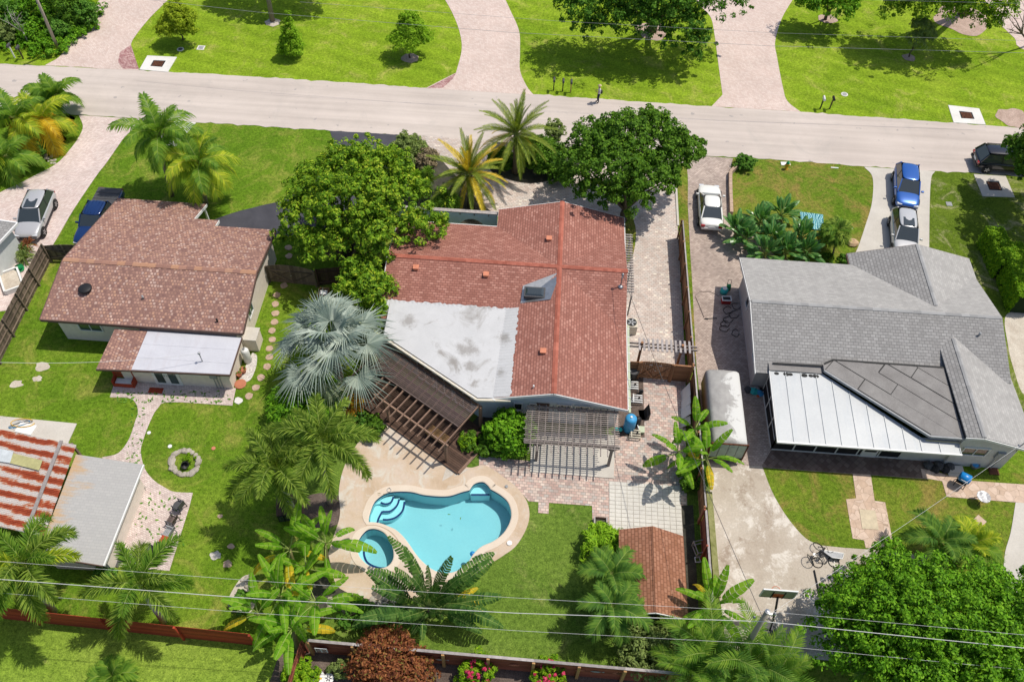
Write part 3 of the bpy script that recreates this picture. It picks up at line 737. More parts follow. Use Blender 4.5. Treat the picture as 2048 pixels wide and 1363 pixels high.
area('stone_path', [(1705,946,1),(1741,947,1),(1749,1001,1),(1770,1004,1),(1785,1081,1),(1767,1081,1),(1769,1098,1),(1731,1095,1),(1728,1080,1),(1705,1076,1),(1692,998,1),(1712,996,1)], M['crazy'], 0.026, sm=False)
area('stone_path', [(1841,937,1),(1862,940,1),(1895,950,1),(1938,961,1),(2100,972,1),(2100,1010,1),(2029,1004,1),(1893,993,1),(1884,962,1),(1845,955,1)], M['crazy'], 0.032, sm=False)
area('sandy_ground', [(2012,630),(2060,620,1),(2090,760,1),(2050,790),(2028,740),(2016,690)], M['sand'], 0.012)
# left neighbour's back yard
area('paved_patio', [(230,762,1),(220,794,1),(262,797),(276,819),(270,844),(257,880),(236,906),(205,914,1),(221,1131,1),(339,1141,1),(347,1116,1),(379,1013,1),(386,985,1),(349,983),(331,975),(308,960),(290,937),(282,906),(285,885),(300,844),(316,816),(341,804),(465,811,1),(472,776,1)], M['pave_path'], 0.024)
area('concrete_slab', [(-120,822,1),(0,832,1),(154,847,1),(128,905,1),(-120,890,1)], M['concrete'], 0.04, 0.04, sm=False)
# pool surround of the main house
DECK = [(757,838),(806,832,1),(887,893,1),(899,905),(899,918),(906,926),(940,935),(964,930),(984,937),(1006,953),(1032,973),(1052,999),(1059,1028),(1052,1058),(1032,1091),(1006,1111),(973,1132),(940,1155),(890,1180),(830,1195),(780,1199),(741,1198),(703,1188),(669,1167),(652,1130),(665,1080),(680,1030),(678,980),(690,930),(720,880)]
area('pool_deck', DECK, M['deck'], 0.04, 0.04, holes=[pool_w, spa_w])
area('paved_patio', [(958,911,1),(1062,922,1),(1225,930,1),(1234,740,1),(1371,745,1),(1372,950,1),(1378,1125,1),(1255,1125,1),(1212,1044,1),(1185,1042,1),(1184,1011,1),(1057,1002,1),(1032,973),(1006,953),(984,938),(958,931,1)], M['pave_side'], 0.026)
area('equipment_bed', [(1238,742,1),(1286,748,1),(1289,875,1),(1236,872,1)], M['soil'], 0.034, sm=False)
area('concrete_slab', [(1060,944,1),(1227,957,1),(1231,872,1),(1063,862,1)], M['concrete'], 0.09, 0.09, sm=False)
area('garden_bed', [(898,905),(905,890,1),(940,850,1),(960,828,1),(1062,830,1),(1060,905,1),(1000,905),(958,905)], M['soil_dark'], 0.03)
area('grass_patch', [(899,902),(912,898),(958,910,1),(958,930,1),(940,935),(906,926),(899,918)], M['lawn_m'], 0.045)
area('brick_pad', [(1077,1004,1),(1098,1005,1),(1097,1027,1),(1076,1025,1)], M['pave_side'], 0.03, sm=False)
area('planting_bed', [(560,1302,1),(690,1287,1),(850,1318,1),(1330,1352,1),(1420,1420,1),(520,1420,1)], M['soil'], 0.014, sm=False)
area('planting_bed', [(650,1140),(705,1190),(780,1203),(800,1215),(770,1235),(700,1225),(640,1215),(620,1170)], M['soil_dark'], 0.016)
area('planting_bed', [(478,1160),(500,1150),(512,1180),(505,1220),(478,1222),(455,1205)], M['sand'], 0.016)
area('planting_bed', [(1362,1010,1),(1386,1010,1),(1398,1240,1),(1378,1240,1)], M['soil_dark'], 0.032, sm=False)
area('planting_bed', [(600,1000),(650,985),(690,1000),(685,1040),(640,1060),(600,1050)], M['soil'], 0.013)
area('planting_bed', [(1356,480,1),(1366,480,1),(1392,735,1),(1376,735,1)], M['soil_dark'], 0.03, sm=False)
# flagstones let into the pool deck
for q in ([(898,926),(912,936),(906,950),(889,960),(884,962),(894,930)], [(913,936),(938,938),(925,947),(908,953)]):
    area('flagstone', [(*p, 1) for p in q], M['flag'], 0.046, sm=False)

# ------------------------------------------------------------------ the pool, sunk into the deck
WATER_Z, FLOOR_Z = -0.10, -1.25
def basin(name, label, poly, depth, wz, other, lift=0.0):
    r = thing(name, label, 'pool', (0, 0, 0))
    b = MB(); b.sheet(poly, depth); b.build('floor', M['plaster'], r)
    b = MB(); n = len(poly)
    for i in range(n):
        a, c = poly[i], poly[(i+1) % n]
        b.quad((a[0], a[1], depth), (c[0], c[1], depth), (c[0], c[1], 0.0), (a[0], a[1], 0.0))
    b.build('wall', M['plaster'], r)
    b = MB(); g = grow(poly, -0.015)
    for i in range(n):
        a, c = g[i], g[(i+1) % n]
        b.quad((a[0], a[1], -0.2), (c[0], c[1], -0.2), (c[0], c[1], -0.03), (a[0], a[1], -0.03))
    b.build('waterline_tile', M['blue_tile'], r)
    # coping: rounded lip all round
    b = MB(); wd_ = [max(0.06, min(0.38, 0.48 * min(hypot(p[0]-q[0], p[1]-q[1]) for q in other))) for p in poly]
    g1 = grow(poly, 1.0)
    rings = [grow(poly, d) for d in (-0.04, -0.05, 0.0)] + [[lerp(p, q, w - e) for p, q, w in zip(poly, g1, wd_)] for e in (0.02, 0.0)]
    zs = (0.0, 0.045 + lift, 0.075 + lift, 0.075 + lift, 0.03)
    for k in range(4):
        for i in range(n):
            j = (i+1) % n
            b.quad((*rings[k][i], zs[k]), (*rings[k][j], zs[k]), (*rings[k+1][j], zs[k+1]), (*rings[k+1][i], zs[k+1]))
    b.build('coping', M['coping'], r)
    b = MB(); b.sheet(grow(poly, 0.02), wz); b.build('water', M['water'], r)
    return r
pool = basin('swimming_pool', 'blue free-form swimming pool with cream coping', pool_w, FLOOR_Z, WATER_Z, spa_w)
spa = basin('spa_pool', 'small round spa pool beside the swimming pool steps', spa_w, -1.0, WATER_Z, pool_w, 0.006)

def step_slab(pts, top, line=None, parent=pool, bot=FLOOR_Z):
    w = smooth([(*P(p[0], p[1])[:2], *p[2:]) for p in pts], 4)
    MB().prism(w, bot + 0.003, top).build('step', M['plaster_step'], parent)
    if line:
        l = smooth([tuple(P(p[0], p[1])[:2]) for p in line], 5, closed=False)
        b = MB()
        for a, c in zip(l[:-1], l[1:]): b.bar((*a, top + 0.012), (*c, top + 0.012), 0.11, 0.02)
        b.build('step_tile', M['blue_tile'], parent)
step_slab([(747,1002,1),(766,989),(787,984,1),(781,997),(770,1001),(759,1000)], -0.42, [(786,986),(781,997),(770,1001),(760,998)])
step_slab([(743,1014,1),(762,1014),(779,1012),(792,1001),(798,986,1),(770,989),(748,1002)], -0.62, [(797,988),(792,1001),(779,1012),(763,1013)])
step_slab([(741,1026,1),(775,1026),(790,1021),(803,1008),(808,986,1),(770,990),(748,1004)], -0.82, [(807,990),(803,1008),(790,1021),(775,1026),(763,1026)])
step_slab([(738,1044,1),(751,1045,1),(755,1028),(763,1013,1),(746,1008,1),(739,1025)], -0.58, [(763,1013),(755,1028),(751,1045)])
step_slab([(940,978,1),(947,968),(957,963),(968,963),(977,970),(981,977,1),(979,982,1),(942,982,1)], -0.5, [(942,981),(979,981)])
step_slab([(714,1094),(718,1078),(728,1082,1),(725,1100),(733,1120),(757,1129),(780,1128,1),(777,1133),(757,1138),(735,1131),(718,1114)], -0.5, [(728,1083),(726,1100),(734,1118),(757,1128),(778,1127)], spa, -1.0)
for i, (x, y, a) in enumerate(((898, 1028, 0.1), (921, 1036, 1.4))):
    c = P(x, y, WATER_Z)
    b = MB(); b.add([(c.x + cos(a)*0.11, c.y + sin(a)*0.11, WATER_Z + 0.01), (c.x - sin(a)*0.03, c.y + cos(a)*0.03, WATER_Z + 0.016), (c.x - cos(a)*0.11, c.y - sin(a)*0.11, WATER_Z + 0.01), (c.x + sin(a)*0.03, c.y - cos(a)*0.03, WATER_Z + 0.012)], [(0, 1, 2, 3)])
    tag(b.build('floating_leaf', M['leaf_dark']), ['dark leaf floating left of centre on the pool', 'upright dark leaf floating mid pool'][i], 'leaf', 'leaves floating on the pool')
c = P(945, 1107, WATER_Z)
o = thing('chlorine_floater', 'round blue chlorine floater by the pool edge', 'pool float', (c.x, c.y, WATER_Z))
MB().lathe((0, 0, 0), [(0.1, -0.03), (0.15, 0.0), (0.15, 0.05), (0.09, 0.07)], 14).build('float_ring', M['blue'], o, True)
MB().lathe((0, 0, 0), [(0.06, 0.07), (0.06, 0.12), (0.04, 0.13)], 10).build('cap', M['blue_tank'], o, True)
c = P(958, 1111, 0.04)
tag(MB().box((c.x, c.y, 0.06), (0.36, 0.18, 0.05), 0.5).build('deck_drain_cover', M['rock'], None, bevel=0.01), 'small grey rectangular cover on the pool coping', 'cover')
c = P(1019, 1085, 0.08)
tag(MB().lathe((c.x, c.y, 0.075), [(0.15, 0.0), (0.15, 0.02), (0.13, 0.025)], 18).build('skimmer_lid', M['white']), 'round white skimmer lid on the pool coping', 'lid')
c = P(1013, 972, 0.08)
tag(MB().lathe((c.x, c.y, 0.075), [(0.1, 0.0), (0.1, 0.02), (0.07, 0.03)], 14).build('deck_drain', M['grey']), 'small round grey drain on the deck beside the pool alcove', 'drain')

# patio tiles by the shed: every tile its own piece
c0, c1 = P(1218, 962), P(1366, 1076)
bed = struct(MB().box(((c0.x + c1.x) / 2, (c0.y + c1.y) / 2, 0.03), (c1.x - c0.x, c0.y - c1.y, 0.02)).build('tile_patio', M['grout']))
nx, ny = 12, 13
tw, th = (c1.x - c0.x) / nx, (c0.y - c1.y) / ny
tile_me = [MB().prism([(-tw/2+0.014, -th/2+0.014), (tw/2-0.014, -th/2+0.014), (tw/2-0.014, th/2-0.014), (-tw/2+0.014, th/2-0.014)], 0.0, 0.022 + 0.004 * k).mesh('tile') for k in range(3)]
for i in range(nx):
    for j in range(ny):
        o = obj('tile', random.choice(tile_me), M['tile'], bed)
        o.location = (c0.x + (i + 0.5) * tw, c1.y + (j + 0.5) * th, 0.034)
        o.rotation_euler = (random.uniform(-.006, .006), random.uniform(-.006, .006), random.uniform(-.012, .012))
# ------------------------------------------------------------------ buildings: helpers
def slab(name, poly, zf, m, parent, thick=0.09):
    return MB().prism(poly, lambda x, y: zf(x, y) - thick, zf).build(name, m, parent)

def fascia(parent, pts, m, w=0.05, h=0.2, name='fascia'):
    b = MB()
    for a, c in zip(pts[:-1], pts[1:]): b.bar(a, c, w, h)
    return b.build(name, m, parent)

def window(parent, c, w, h, face, glass=None, frame=None, name='window', bars=1, sill=False):
    """c: centre on the wall; face: outward normal in plan"""
    n = Vector((face[0], face[1], 0)).normalized(); r = Vector((-n.y, n.x, 0)); c = Vector(c)
    b = MB(); f = 0.07
    for s in (-1, 1):
        b.bar(c + r*s*(w/2) + Vector((0,0,-h/2-f/2)) + n*0.03, c + r*s*(w/2) + Vector((0,0,h/2+f/2)) + n*0.03, f, 0.08, up=n)
        b.bar(c - r*(w/2-f/2) + Vector((0,0,s*h/2)) + n*0.03, c + r*(w/2-f/2) + Vector((0,0,s*h/2)) + n*0.03, 0.08, f)
    for k in range(bars):
        q = c + r * (w * ((k + 1) / (bars + 1) - 0.5))
        b.bar(q + Vector((0,0,-h/2+f/2)) + n*0.028, q + Vector((0,0,h/2-f/2)) + n*0.028, 0.05, 0.06, up=n)
    o = b.build(name, frame or M['white'], parent)
    g = MB(); a = r*(w/2-0.01); u = Vector((0,0,h/2-0.01)); q = c + n*0.02
    g.quad(q - a - u, q + a - u, q + a + u, q - a + u)
    g.build('pane', glass or M['glass'], o)
    if sill: MB().bar(c - r*(w/2+0.1) + Vector((0,0,-h/2-0.09)) + n*0.06, c + r*(w/2+0.1) + Vector((0,0,-h/2-0.09)) + n*0.06, 0.16, 0.06).build('sill', frame or M['white'], o)
    return o

def ridge_caps(parent, a, b, m, drop, step=0.42, half=0.16, name='ridge_cap'):
    a, b = Vector(a), Vector(b); d = b - a; L = d.length; n = int(L / step)
    me = MB(); l = step * 0.54
    t, s = 0.025, half
    vs = []
    for x, zz in ((-l, 0.0), (l, 0.014)):
        vs += [(x, -s, -s*drop + zz), (x, 0, zz + 0.012), (x, s, -s*drop + zz), (x, s, -s*drop + zz - t), (x, 0, zz - t), (x, -s, -s*drop + zz - t)]
    me.add(vs, [(0,6,7,1),(1,7,8,2),(2,8,9,3),(3,9,10,4),(4,10,11,5),(5,11,6,0),(0,1,4,5),(1,2,3,4),(11,10,7,6),(10,9,8,7)])
    mesh = me.mesh(name)
    ang = atan2(d.y, d.x); el = atan2(d.z, hypot(d.x, d.y))
    for i in range(n):
        o = obj(name, mesh, m, parent)
        o.location = a + d * ((i + 0.5) / n) + Vector((0, 0, 0.03))
        o.rotation_euler = (random.uniform(-.02, .02), -el, ang + random.uniform(-.02, .02))

def pipe_vent(parent, x, y, z, m, r=0.06, h=0.3, name='roof_vent'):
    MB().tube([(x, y, z), (x, y, z + h)], r, 10).build(name, m, parent, True)

# ------------------------------------------------------------------ main house
EX0, EX1, NY0, NY1, RX, RY, RZ = -1.65, 7.28, -6.65, 9.55, 2.8, 3.4, 3.95
zNS = lambda x, y=0: RZ - 0.26 * abs(x - RX)
zEW = lambda x, y: RZ - 0.005 - 0.2585 * abs(y - RY)
house = thing('main_house', 'red shingled L-shaped house with white flat roof beside the pool', 'house', (0, 0, 0))
# walls
MB().prism([(-1.2, 9.1), (6.85, 9.1), (6.85, -6.15), (-1.65, -6.15), (-7.3, -2.45), (-8.0, -2.0), (-8.0, 7.3), (-1.2, 7.3)], 0.0, 2.78).build('wall', M['wall_blue'], house)
b = MB()
b.add([(EX0+0.5, -6.15, 2.78), (6.85, -6.15, 2.78), (RX, -6.15, RZ - 0.1), (EX0+0.5, -6.0, 2.78), (6.85, -6.0, 2.78), (RX, -6.0, RZ - 0.1)], [(0,1,2),(3,5,4),(0,2,5,3),(1,4,5,2)])
b.add([(-1.2, 9.1, 2.78), (6.85, 9.1, 2.78), (RX, 9.1, RZ - 0.1), (-1.2, 9.0, 2.78), (6.85, 9.0, 2.78), (RX, 9.0, RZ - 0.1)], [(2,1,0),(3,4,5),(0,3,5,2),(1,2,5,4)])
b.build('gable_wall', M['wall_blue'], house)
# roof slopes
slab('roof_slope', [(EX0, NY0), (RX, NY0), (RX, NY1), (EX0, NY1)], zNS, M['red_yx'], house)
slab('roof_slope', [(RX, NY0), (EX1, NY0), (EX1, NY1), (RX, NY1)], zNS, M['red_yx'], house)
slab('roof_slope', [(-8.55, RY), (EX1-0.03, RY), (EX1-0.03, 7.82), (-8.55, 7.82)], zEW, M['red_xy'], house)
slab('roof_slope', [(-8.55, -1.05), (EX1-0.03, -1.05), (EX1-0.03, RY), (-8.55, RY)], zEW, M['red_xy'], house)
ridge_caps(house, (-8.5, RY, RZ), (EX1, RY, RZ), M['cap_red'], 0.26)
ridge_caps(house, (RX, NY0, RZ), (RX, NY1, RZ), M['cap_red'], 0.26)
fascia(house, [(EX0, NY0-0.03, zNS(EX0)-0.12), (RX, NY0-0.03, RZ-0.12), (EX1, NY0-0.03, zNS(EX1)-0.12)], M['white'])
fascia(house, [(EX0, NY1+0.03, zNS(EX0)-0.12), (RX, NY1+0.03, RZ-0.12), (EX1, NY1+0.03, zNS(EX1)-0.12)], M['white'])
fascia(house, [(EX1+0.03, NY0, zNS(EX1)-0.12), (EX1+0.03, NY1, zNS(EX1)-0.12)], M['white'])
fascia(house, [(-8.58, -1.0, zEW(0, -1.0)-0.12), (-8.58, RY, RZ-0.12), (-8.58, 7.8, zEW(0, 7.8)-0.12)], M['white'])
fascia(house, [(-8.5, 7.85, 2.7), (EX0, 7.85, 2.7)], M['white'])
# gutter on the east eave (pale green) with straps
gut = MB().bar((EX1+0.13, -0.2, 2.72), (EX1+0.13, -6.8, 2.68), 0.13, 0.1).build('gutter', M['green_pipe'], house)
for i in range(10):
    MB().box((EX1+0.13, -0.5 - i*0.66, 2.775), (0.17, 0.04, 0.02)).build('gutter_strap', M['white'], gut)
# flat roof with its gutter, lapped up both red slopes
zF = lambda x, y: 3.12 + (y - 0.2) * 0.012
flat = MB().prism([(-7.95, 0.25), (0.2, 0.15), (0.2, -6.6), (-1.66, -6.72), (-7.72, -2.72), (-7.95, -2.55)], lambda x, y: zF(x, y) - 0.14, zF).build('flat_roof', M['flat_white'], house)
def lap(pts_low, pts_high, zf, nrm):
    b = MB(); n = 60
    for i in range(n):
        q = []
        for k in (i, i + 1):
            random.seed(k * 7 + nrm)
            j = random.uniform(-0.07, 0.07); rip = 0.012 + 0.02 * (k % 2)
            lo = lerp(pts_low[0], pts_low[1], k / n); hi = lerp(pts_high[0], pts_high[1], k / n)
            if nrm == 1: hi = (hi[0] + j, hi[1])
            else: hi = (hi[0], hi[1] + j)
            q.append(((*lo, zf(*lo) + rip), (*hi, zf(*hi) + rip + 0.01)))
        b.quad(q[0][0], q[1][0], q[1][1], q[0][1])
    b.build('roof_lap', M['flat_white'], flat)
lap([(-0.75, -6.62), (-0.55, 0.2)], [(0.28, -6.64), (0.34, 0.2)], lambda x, y: zNS(x), 1)
lap([(-8.3, -0.6), (0.3, -0.6)], [(-8.3, 0.25), (0.3, 0.2)], zEW, 2)
gl = [(-7.85, -2.78, 2.97), (-1.7, -6.84, 2.95), (0.3, -6.72, 2.95)]
gut2 = fascia(house, gl, M['cream'], 0.14, 0.13, 'gutter')
for i in range(13):
    p = lerp(gl[0], gl[1], (i + 0.5) / 12) if i < 12 else lerp(gl[1], gl[2], 0.5)
    MB().box((p[0], p[1], p[2] + 0.075), (0.2, 0.05, 0.02), -0.58).build('gutter_strap', M['white'], gut2)
# skylight with its metal cricket
zmax = lambda x, y: max(zNS(x), zEW(x, y))
def onroof(px, py, off=0.0):
    z = 3.3
    for _ in range(6):
        p = P(px, py, z); z = zmax(p.x, p.y) + off
    return P(px, py, z)
sk = [onroof(1121,543,0.03), onroof(1101,598,0.10), onroof(1041,606,0.03), onroof(1046,571,0.07)]
b = MB(); b.add(sk + [v - Vector((0,0,0.2)) for v in sk], [(0,3,2,1),(0,1,5,4),(1,2,6,5),(2,3,7,6),(3,0,4,7)])
b.build('skylight_flashing', M['steel'], house)
a = onroof(1069, 586, 0.14)
sky_o = MB().box((a.x, a.y, a.z + 0.02), (1.35, 0.85, 0.22)).build('skylight', M['darkgrey'], house, bevel=0.02)
b = MB(); b.box((a.x, a.y, a.z + 0.17), (1.2, 0.7, 0.1), taper=0.75); b.build('pane', M['glass'], sky_o)
for px, py in ((832, 537), (972, 551), (1098, 479), (1086, 704)):
    a = onroof(px, py)
    o = MB().box((a.x, a.y, a.z + 0.05), (0.3, 0.3, 0.22)).build('roof_vent', M['salmon'], house, bevel=0.02)
    MB().box((a.x, a.y, a.z + 0.18), (0.38, 0.38, 0.05)).build('vent_cap', M['salmon'], o, bevel=0.01)
a = onroof(1067, 775); pipe_vent(house, a.x, a.y, a.z, M['white'], 0.05, 0.25)
a = onroof(1241, 573); MAST = (a.x, a.y, a.z + 1.2)
mast = MB().tube([(a.x, a.y, a.z), (a.x, a.y, a.z + 1.15)], 0.045, 8).build('service_mast', M['steel'], house, True)
MB().lathe((a.x, a.y, a.z + 1.1), [(0.04, 0), (0.1, 0.04), (0.09, 0.12), (0.03, 0.17)], 10).build('weatherhead', M['steel'], mast, True)
MB().lathe((a.x, a.y, a.z), [(0.2, 0), (0.14, 0.04), (0.06, 0.12)], 12).build('mast_boot', M['steel'], mast, True)
# openings in the pool-side wall
window(house, (0.75, -6.15, 1.55), 0.5, 0.75, (0, -1), bars=0, sill=True)
window(house, (3.55, -6.15, 1.75), 0.85, 0.7, (0, -1), bars=0)
window(house, (4.65, -6.15, 1.75), 0.85, 0.7, (0, -1), bars=0)
window(house, (1.65, -6.15, 1.75), 0.4, 0.5, (0, -1), bars=0)
d = MB().box((2.25, -6.17, 1.05), (0.8, 0.06, 2.05)).build('door', M['trim'], house, bevel=0.01)
MB().box((2.25, -6.215, 1.3), (0.55, 0.03, 1.2)).build('pane', M['glass'], d)
d = MB().box((5.65, -6.17, 0.98), (1.5, 0.06, 1.9)).build('sliding_door', M['white'], house, bevel=0.01)
for s in (-1, 1): MB().box((5.65 + s*0.36, -6.215, 0.98), (0.64, 0.03, 1.72)).build('pane', M['glass'], d)
# diagonal wall under the timber roof: glazed doors
dv = Vector((5.65, -3.7, 0)).normalized(); nv = Vector((-0.548, -0.8365, 0))
for k in range(3):
    c = Vector((-6.3, -3.15, 1.05)) + dv * (1.25 + k * 1.55)
    window(house, c, 1.3, 1.9, nv, bars=1, name='glazed_door')
# porch lath roof: row of short slats along the east wall
tr = thing('side_trellis', 'row of short slats along the red house east wall', 'trellis', (EX1, 6.0, 0))
for i in range(23):
    o = MB().box((EX1 + 0.33, 8.35 - i * 0.24, 2.3), (0.62, 0.07, 0.09)).build('slat', M['wood_greyslat'], tr)
    o.location = (-EX1, -6.0, 0)
MB().bar((EX1 + 0.15 - EX1, 2.5, 2.2), (EX1 + 0.15 - EX1, -3.3, 2.2), 0.07, 0.12).build('ledger', M['wood_pergola'], tr)
MB().bar((0.5, 2.5, 2.2), (0.5, -3.3, 2.2), 0.07, 0.12).build('ledger', M['wood_pergola'], tr)
for y in (2.3, -0.4, -3.1): MB().bar((0.5, y, 0.0), (0.5, y, 2.2), 0.09, 0.09).build('post', M['wood_pergola'], tr)

# ------------------------------------------------------------------ left house
lh = thing('brown_house', 'brown shingled house with white-roofed rear addition', 'house', (0, 0, 0))
LR, LZ = 1.2, 3.85
zl = lambda x, y: LZ - (0.25 * (y - LR) if y >= LR else 0.296 * (LR - y))
MB().prism([(-29.25, -2.35), (-17.32, -2.35), (-17.32, 5.9), (-21.2, 5.9), (-21.2, 6.5), (-29.0, 6.5)], 0.0, 2.45).build('wall', M['wall_cream'], lh)
b = MB()
b.add([(-17.32, -2.35, 2.45), (-17.32, 5.9, 2.45), (-17.32, LR, LZ - 0.1), (-17.5, -2.35, 2.45), (-17.5, 5.9, 2.45), (-17.5, LR, LZ - 0.1)], [(0,1,2),(5,4,3),(0,2,5,3),(1,4,5,2)])
b.add([(-29.25, -2.35, 2.45), (-29.25, 6.5, 2.45), (-29.25, LR, LZ - 0.1), (-29.1, -2.35, 2.45), (-29.1, 6.5, 2.45), (-29.1, LR, LZ - 0.1)], [(2,1,0),(3,4,5),(3,5,2,0),(2,5,4,1)])
b.build('gable_wall', M['wall_cream'], lh)
slab('roof_slope', [(-29.8, -2.87), (-16.88, -2.87), (-16.75, LR), (-29.45, LR)], zl, M['brown_xy'], lh)
slab('roof_slope', [(-29.45, LR), (-16.75, LR), (-17.0, 6.3), (-21.25, 6.3), (-21.25, 7.05), (-23.0, 7.05), (-22.85, 9.1), (-29.3, 9.1)], zl, M['brown_xy'], lh)
ridge_caps(lh, (-29.4, LR, LZ), (-16.8, LR, LZ), M['cap_brown'], 0.27, 0.5, 0.17)
fascia(lh, [(-29.8, -2.9, zl(0,-2.87)-0.1), (-16.88, -2.9, zl(0,-2.87)-0.1)], M['trim'])
fascia(lh, [(-16.85, -2.87, zl(0,-2.87)-0.1), (-16.72, LR, LZ-0.1), (-16.97, 6.3, zl(0,6.3)-0.1)], M['trim'])
fascia(lh, [(-29.83, -2.87, zl(0,-2.87)-0.1), (-29.48, LR, LZ-0.1), (-29.33, 9.1, zl(0,9.1)-0.1)], M['trim'])
fascia(lh, [(-22.97, 7.05, zl(0,7.05)-0.12), (-22.82, 9.1, zl(0,9.1)-0.12)], M['white'])
fascia(lh, [(-21.22, 6.3, zl(0,6.3)-0.12), (-21.22, 7.05, zl(0,7.05)-0.12)], M['white'])
MB().box((-23.0, 8.9, 0.93), (0.12, 0.12, 1.86)).build('porch_post', M['white'], lh)
window(lh, (-27.2, -2.35, 1.55), 1.5, 0.85, (0, -1), M['glass_green'])
window(lh, (-17.32, -0.2, 1.6), 0.9, 0.8, (1, 0), M['glass_green'])
def onplane(px, py, zf, z0=3.0):
    z = z0
    for _ in range(6):
        p = P(px, py, z); z = zf(p.x, p.y)
    return P(px, py, z)
a = onplane(172, 580, zl)
v = MB().lathe((a.x, a.y, a.z - 0.05), [(0.3, 0), (0.3, 0.18), (0.34, 0.2)], 20).build('roof_turbine', M['darkgrey'], lh, True)
MB().lathe((a.x, a.y, a.z + 0.15), [(0.42, 0), (0.42, 0.06), (0.36, 0.1), (0.05, 0.13)], 24).build('vent_cap', M['black'], v, True)
for px, py, mm in ((287, 597, 'grey'), (435, 643, 'black')):
    a = onplane(px, py, zl); pipe_vent(lh, a.x, a.y, a.z, M[mm], 0.06, 0.28)
# rear addition
za = lambda x, y: 2.3 + (y + 2.9) * 0.06
MB().prism([(-24.3, -5.35), (-17.42, -5.35), (-17.42, -2.36), (-23.6, -2.36)], 0.0, 2.1).build('addition_wall', M['wall_cream'], lh)
ar = slab('addition_roof', [(-23.1, -5.85), (-17.05, -5.7), (-17.0, -2.95), (-23.0, -2.95)], za, M['flat_white2'], lh, 0.1)
for k in (-4.9, -3.9): MB().bar((-23.0, k, za(0, k) + 0.004), (-17.1, k + 0.03, za(0, k) + 0.004), 0.09, 0.012).build('roof_seam', M['flat_white2'], ar)
slab('addition_roof', [(-25.25, -5.95), (-23.1, -5.87), (-23.02, -2.95), (-25.1, -2.95)], lambda x, y: za(x, y) - 0.01, M['brown_yx'], lh, 0.1)
fascia(lh, [(-25.27, -5.99, za(0,-5.95)-0.09), (-23.1, -5.9, za(0,-5.9)-0.08), (-17.05, -5.74, za(0,-5.8)-0.08)], M['trim'], 0.05, 0.13)
fascia(lh, [(-17.02, -5.7, za(0,-5.7)-0.08), (-16.97, -2.95, za(0,-2.95)-0.08)], M['trim'], 0.05, 0.13)
a = P(404, 720, 2.3); RACK = (a.x, a.y, 3.0)
m_ = MB().tube([(a.x, a.y, 2.05), (a.x, a.y, 3.0)], 0.035, 8).build('service_mast', M['steel'], lh, True)
MB().lathe((a.x, a.y, 2.95), [(0.03, 0), (0.09, 0.04), (0.08, 0.1), (0.02, 0.14)], 10).build('weatherhead', M['steel'], m_, True)
fd = MB().box((-21.45, -5.38, 1.0), (1.75, 0.05, 2.0)).build('french_door', M['white'], lh, bevel=0.01)
for s in (-1, 1):
    MB().box((-21.45 + s*0.42, -5.415, 1.05), (0.5, 0.03, 1.6)).build('pane', M['glass_green'], fd)
    MB().tube([(-21.45 + s*0.08, -5.43, 0.95), (-21.45 + s*0.08, -5.43, 1.1)], 0.02, 6).build('handle', M['steel'], fd)
    MB().box((-21.45 + s*0.42, -5.42, 1.15), (0.52, 0.012, 0.03)).build('muntin', M['white'], fd)
window(lh, (-19.75, -5.35, 1.55), 1.15, 0.4, (0, -1), M['glass_green'], bars=0)
ub = MB().box((-18.35, -5.42, 1.45), (0.45, 0.14, 0.55)).build('meter_box', M['grey'], lh, bevel=0.01)
MB().lathe((0, 0, 0), [(0.1, 0), (0.1, 0.08), (0.07, 0.1)], 14).build('meter', M['steel'], ub).matrix_local = Matrix.Translation((-17.95, -5.44, 1.45)) @ Matrix.Rotation(pi/2, 4, 'X')
for k in range(3): MB().tube([(-18.4 + 0.2*k, -5.4, 0.05), (-18.4 + 0.2*k, -5.4, 1.2)], 0.025, 6).build('conduit', M['grey'], ub)
# entry recess with brown planter bench
pl = thing('planter_bench', 'red-brown lattice planter bench by the brown house entry', 'bench', tuple(P(252, 768)[:2]) + (0,), 0)
MB().box((0, 0, 0.22), (1.35, 0.5, 0.12)).build('seat', M['wood_redstain'], pl, bevel=0.01)
for s in (-1, 1):
    MB().box((s*0.64, 0, 0.3), (0.09, 0.5, 0.6)).build('arm', M['wood_redstain'], pl, bevel=0.01)
    MB().box((s*0.62, 0.26, 0.95), (0.08, 0.08, 1.9)).build('post', M['wood_redstain'], pl)
MB().box((0, -0.23, 0.2), (1.25, 0.06, 0.3)).build('front_board', M['wood_redstain'], pl)
for k in range(7): MB().box((0, 0.27, 0.5 + k*0.2), (1.16, 0.04, 0.11)).build('slat', M['wood_redstain'], pl)
MB().box((0, 0.02, 0.31), (1.1, 0.4, 0.06)).build('cushion', M['white'], pl, bevel=0.02)
c = P(312, 781)
tag(MB().box((c.x, c.y, 0.035), (0.9, 0.42, 0.02), 0.02).build('doormat', M['wood_redstain']), 'brown doormat outside the french doors', 'mat')

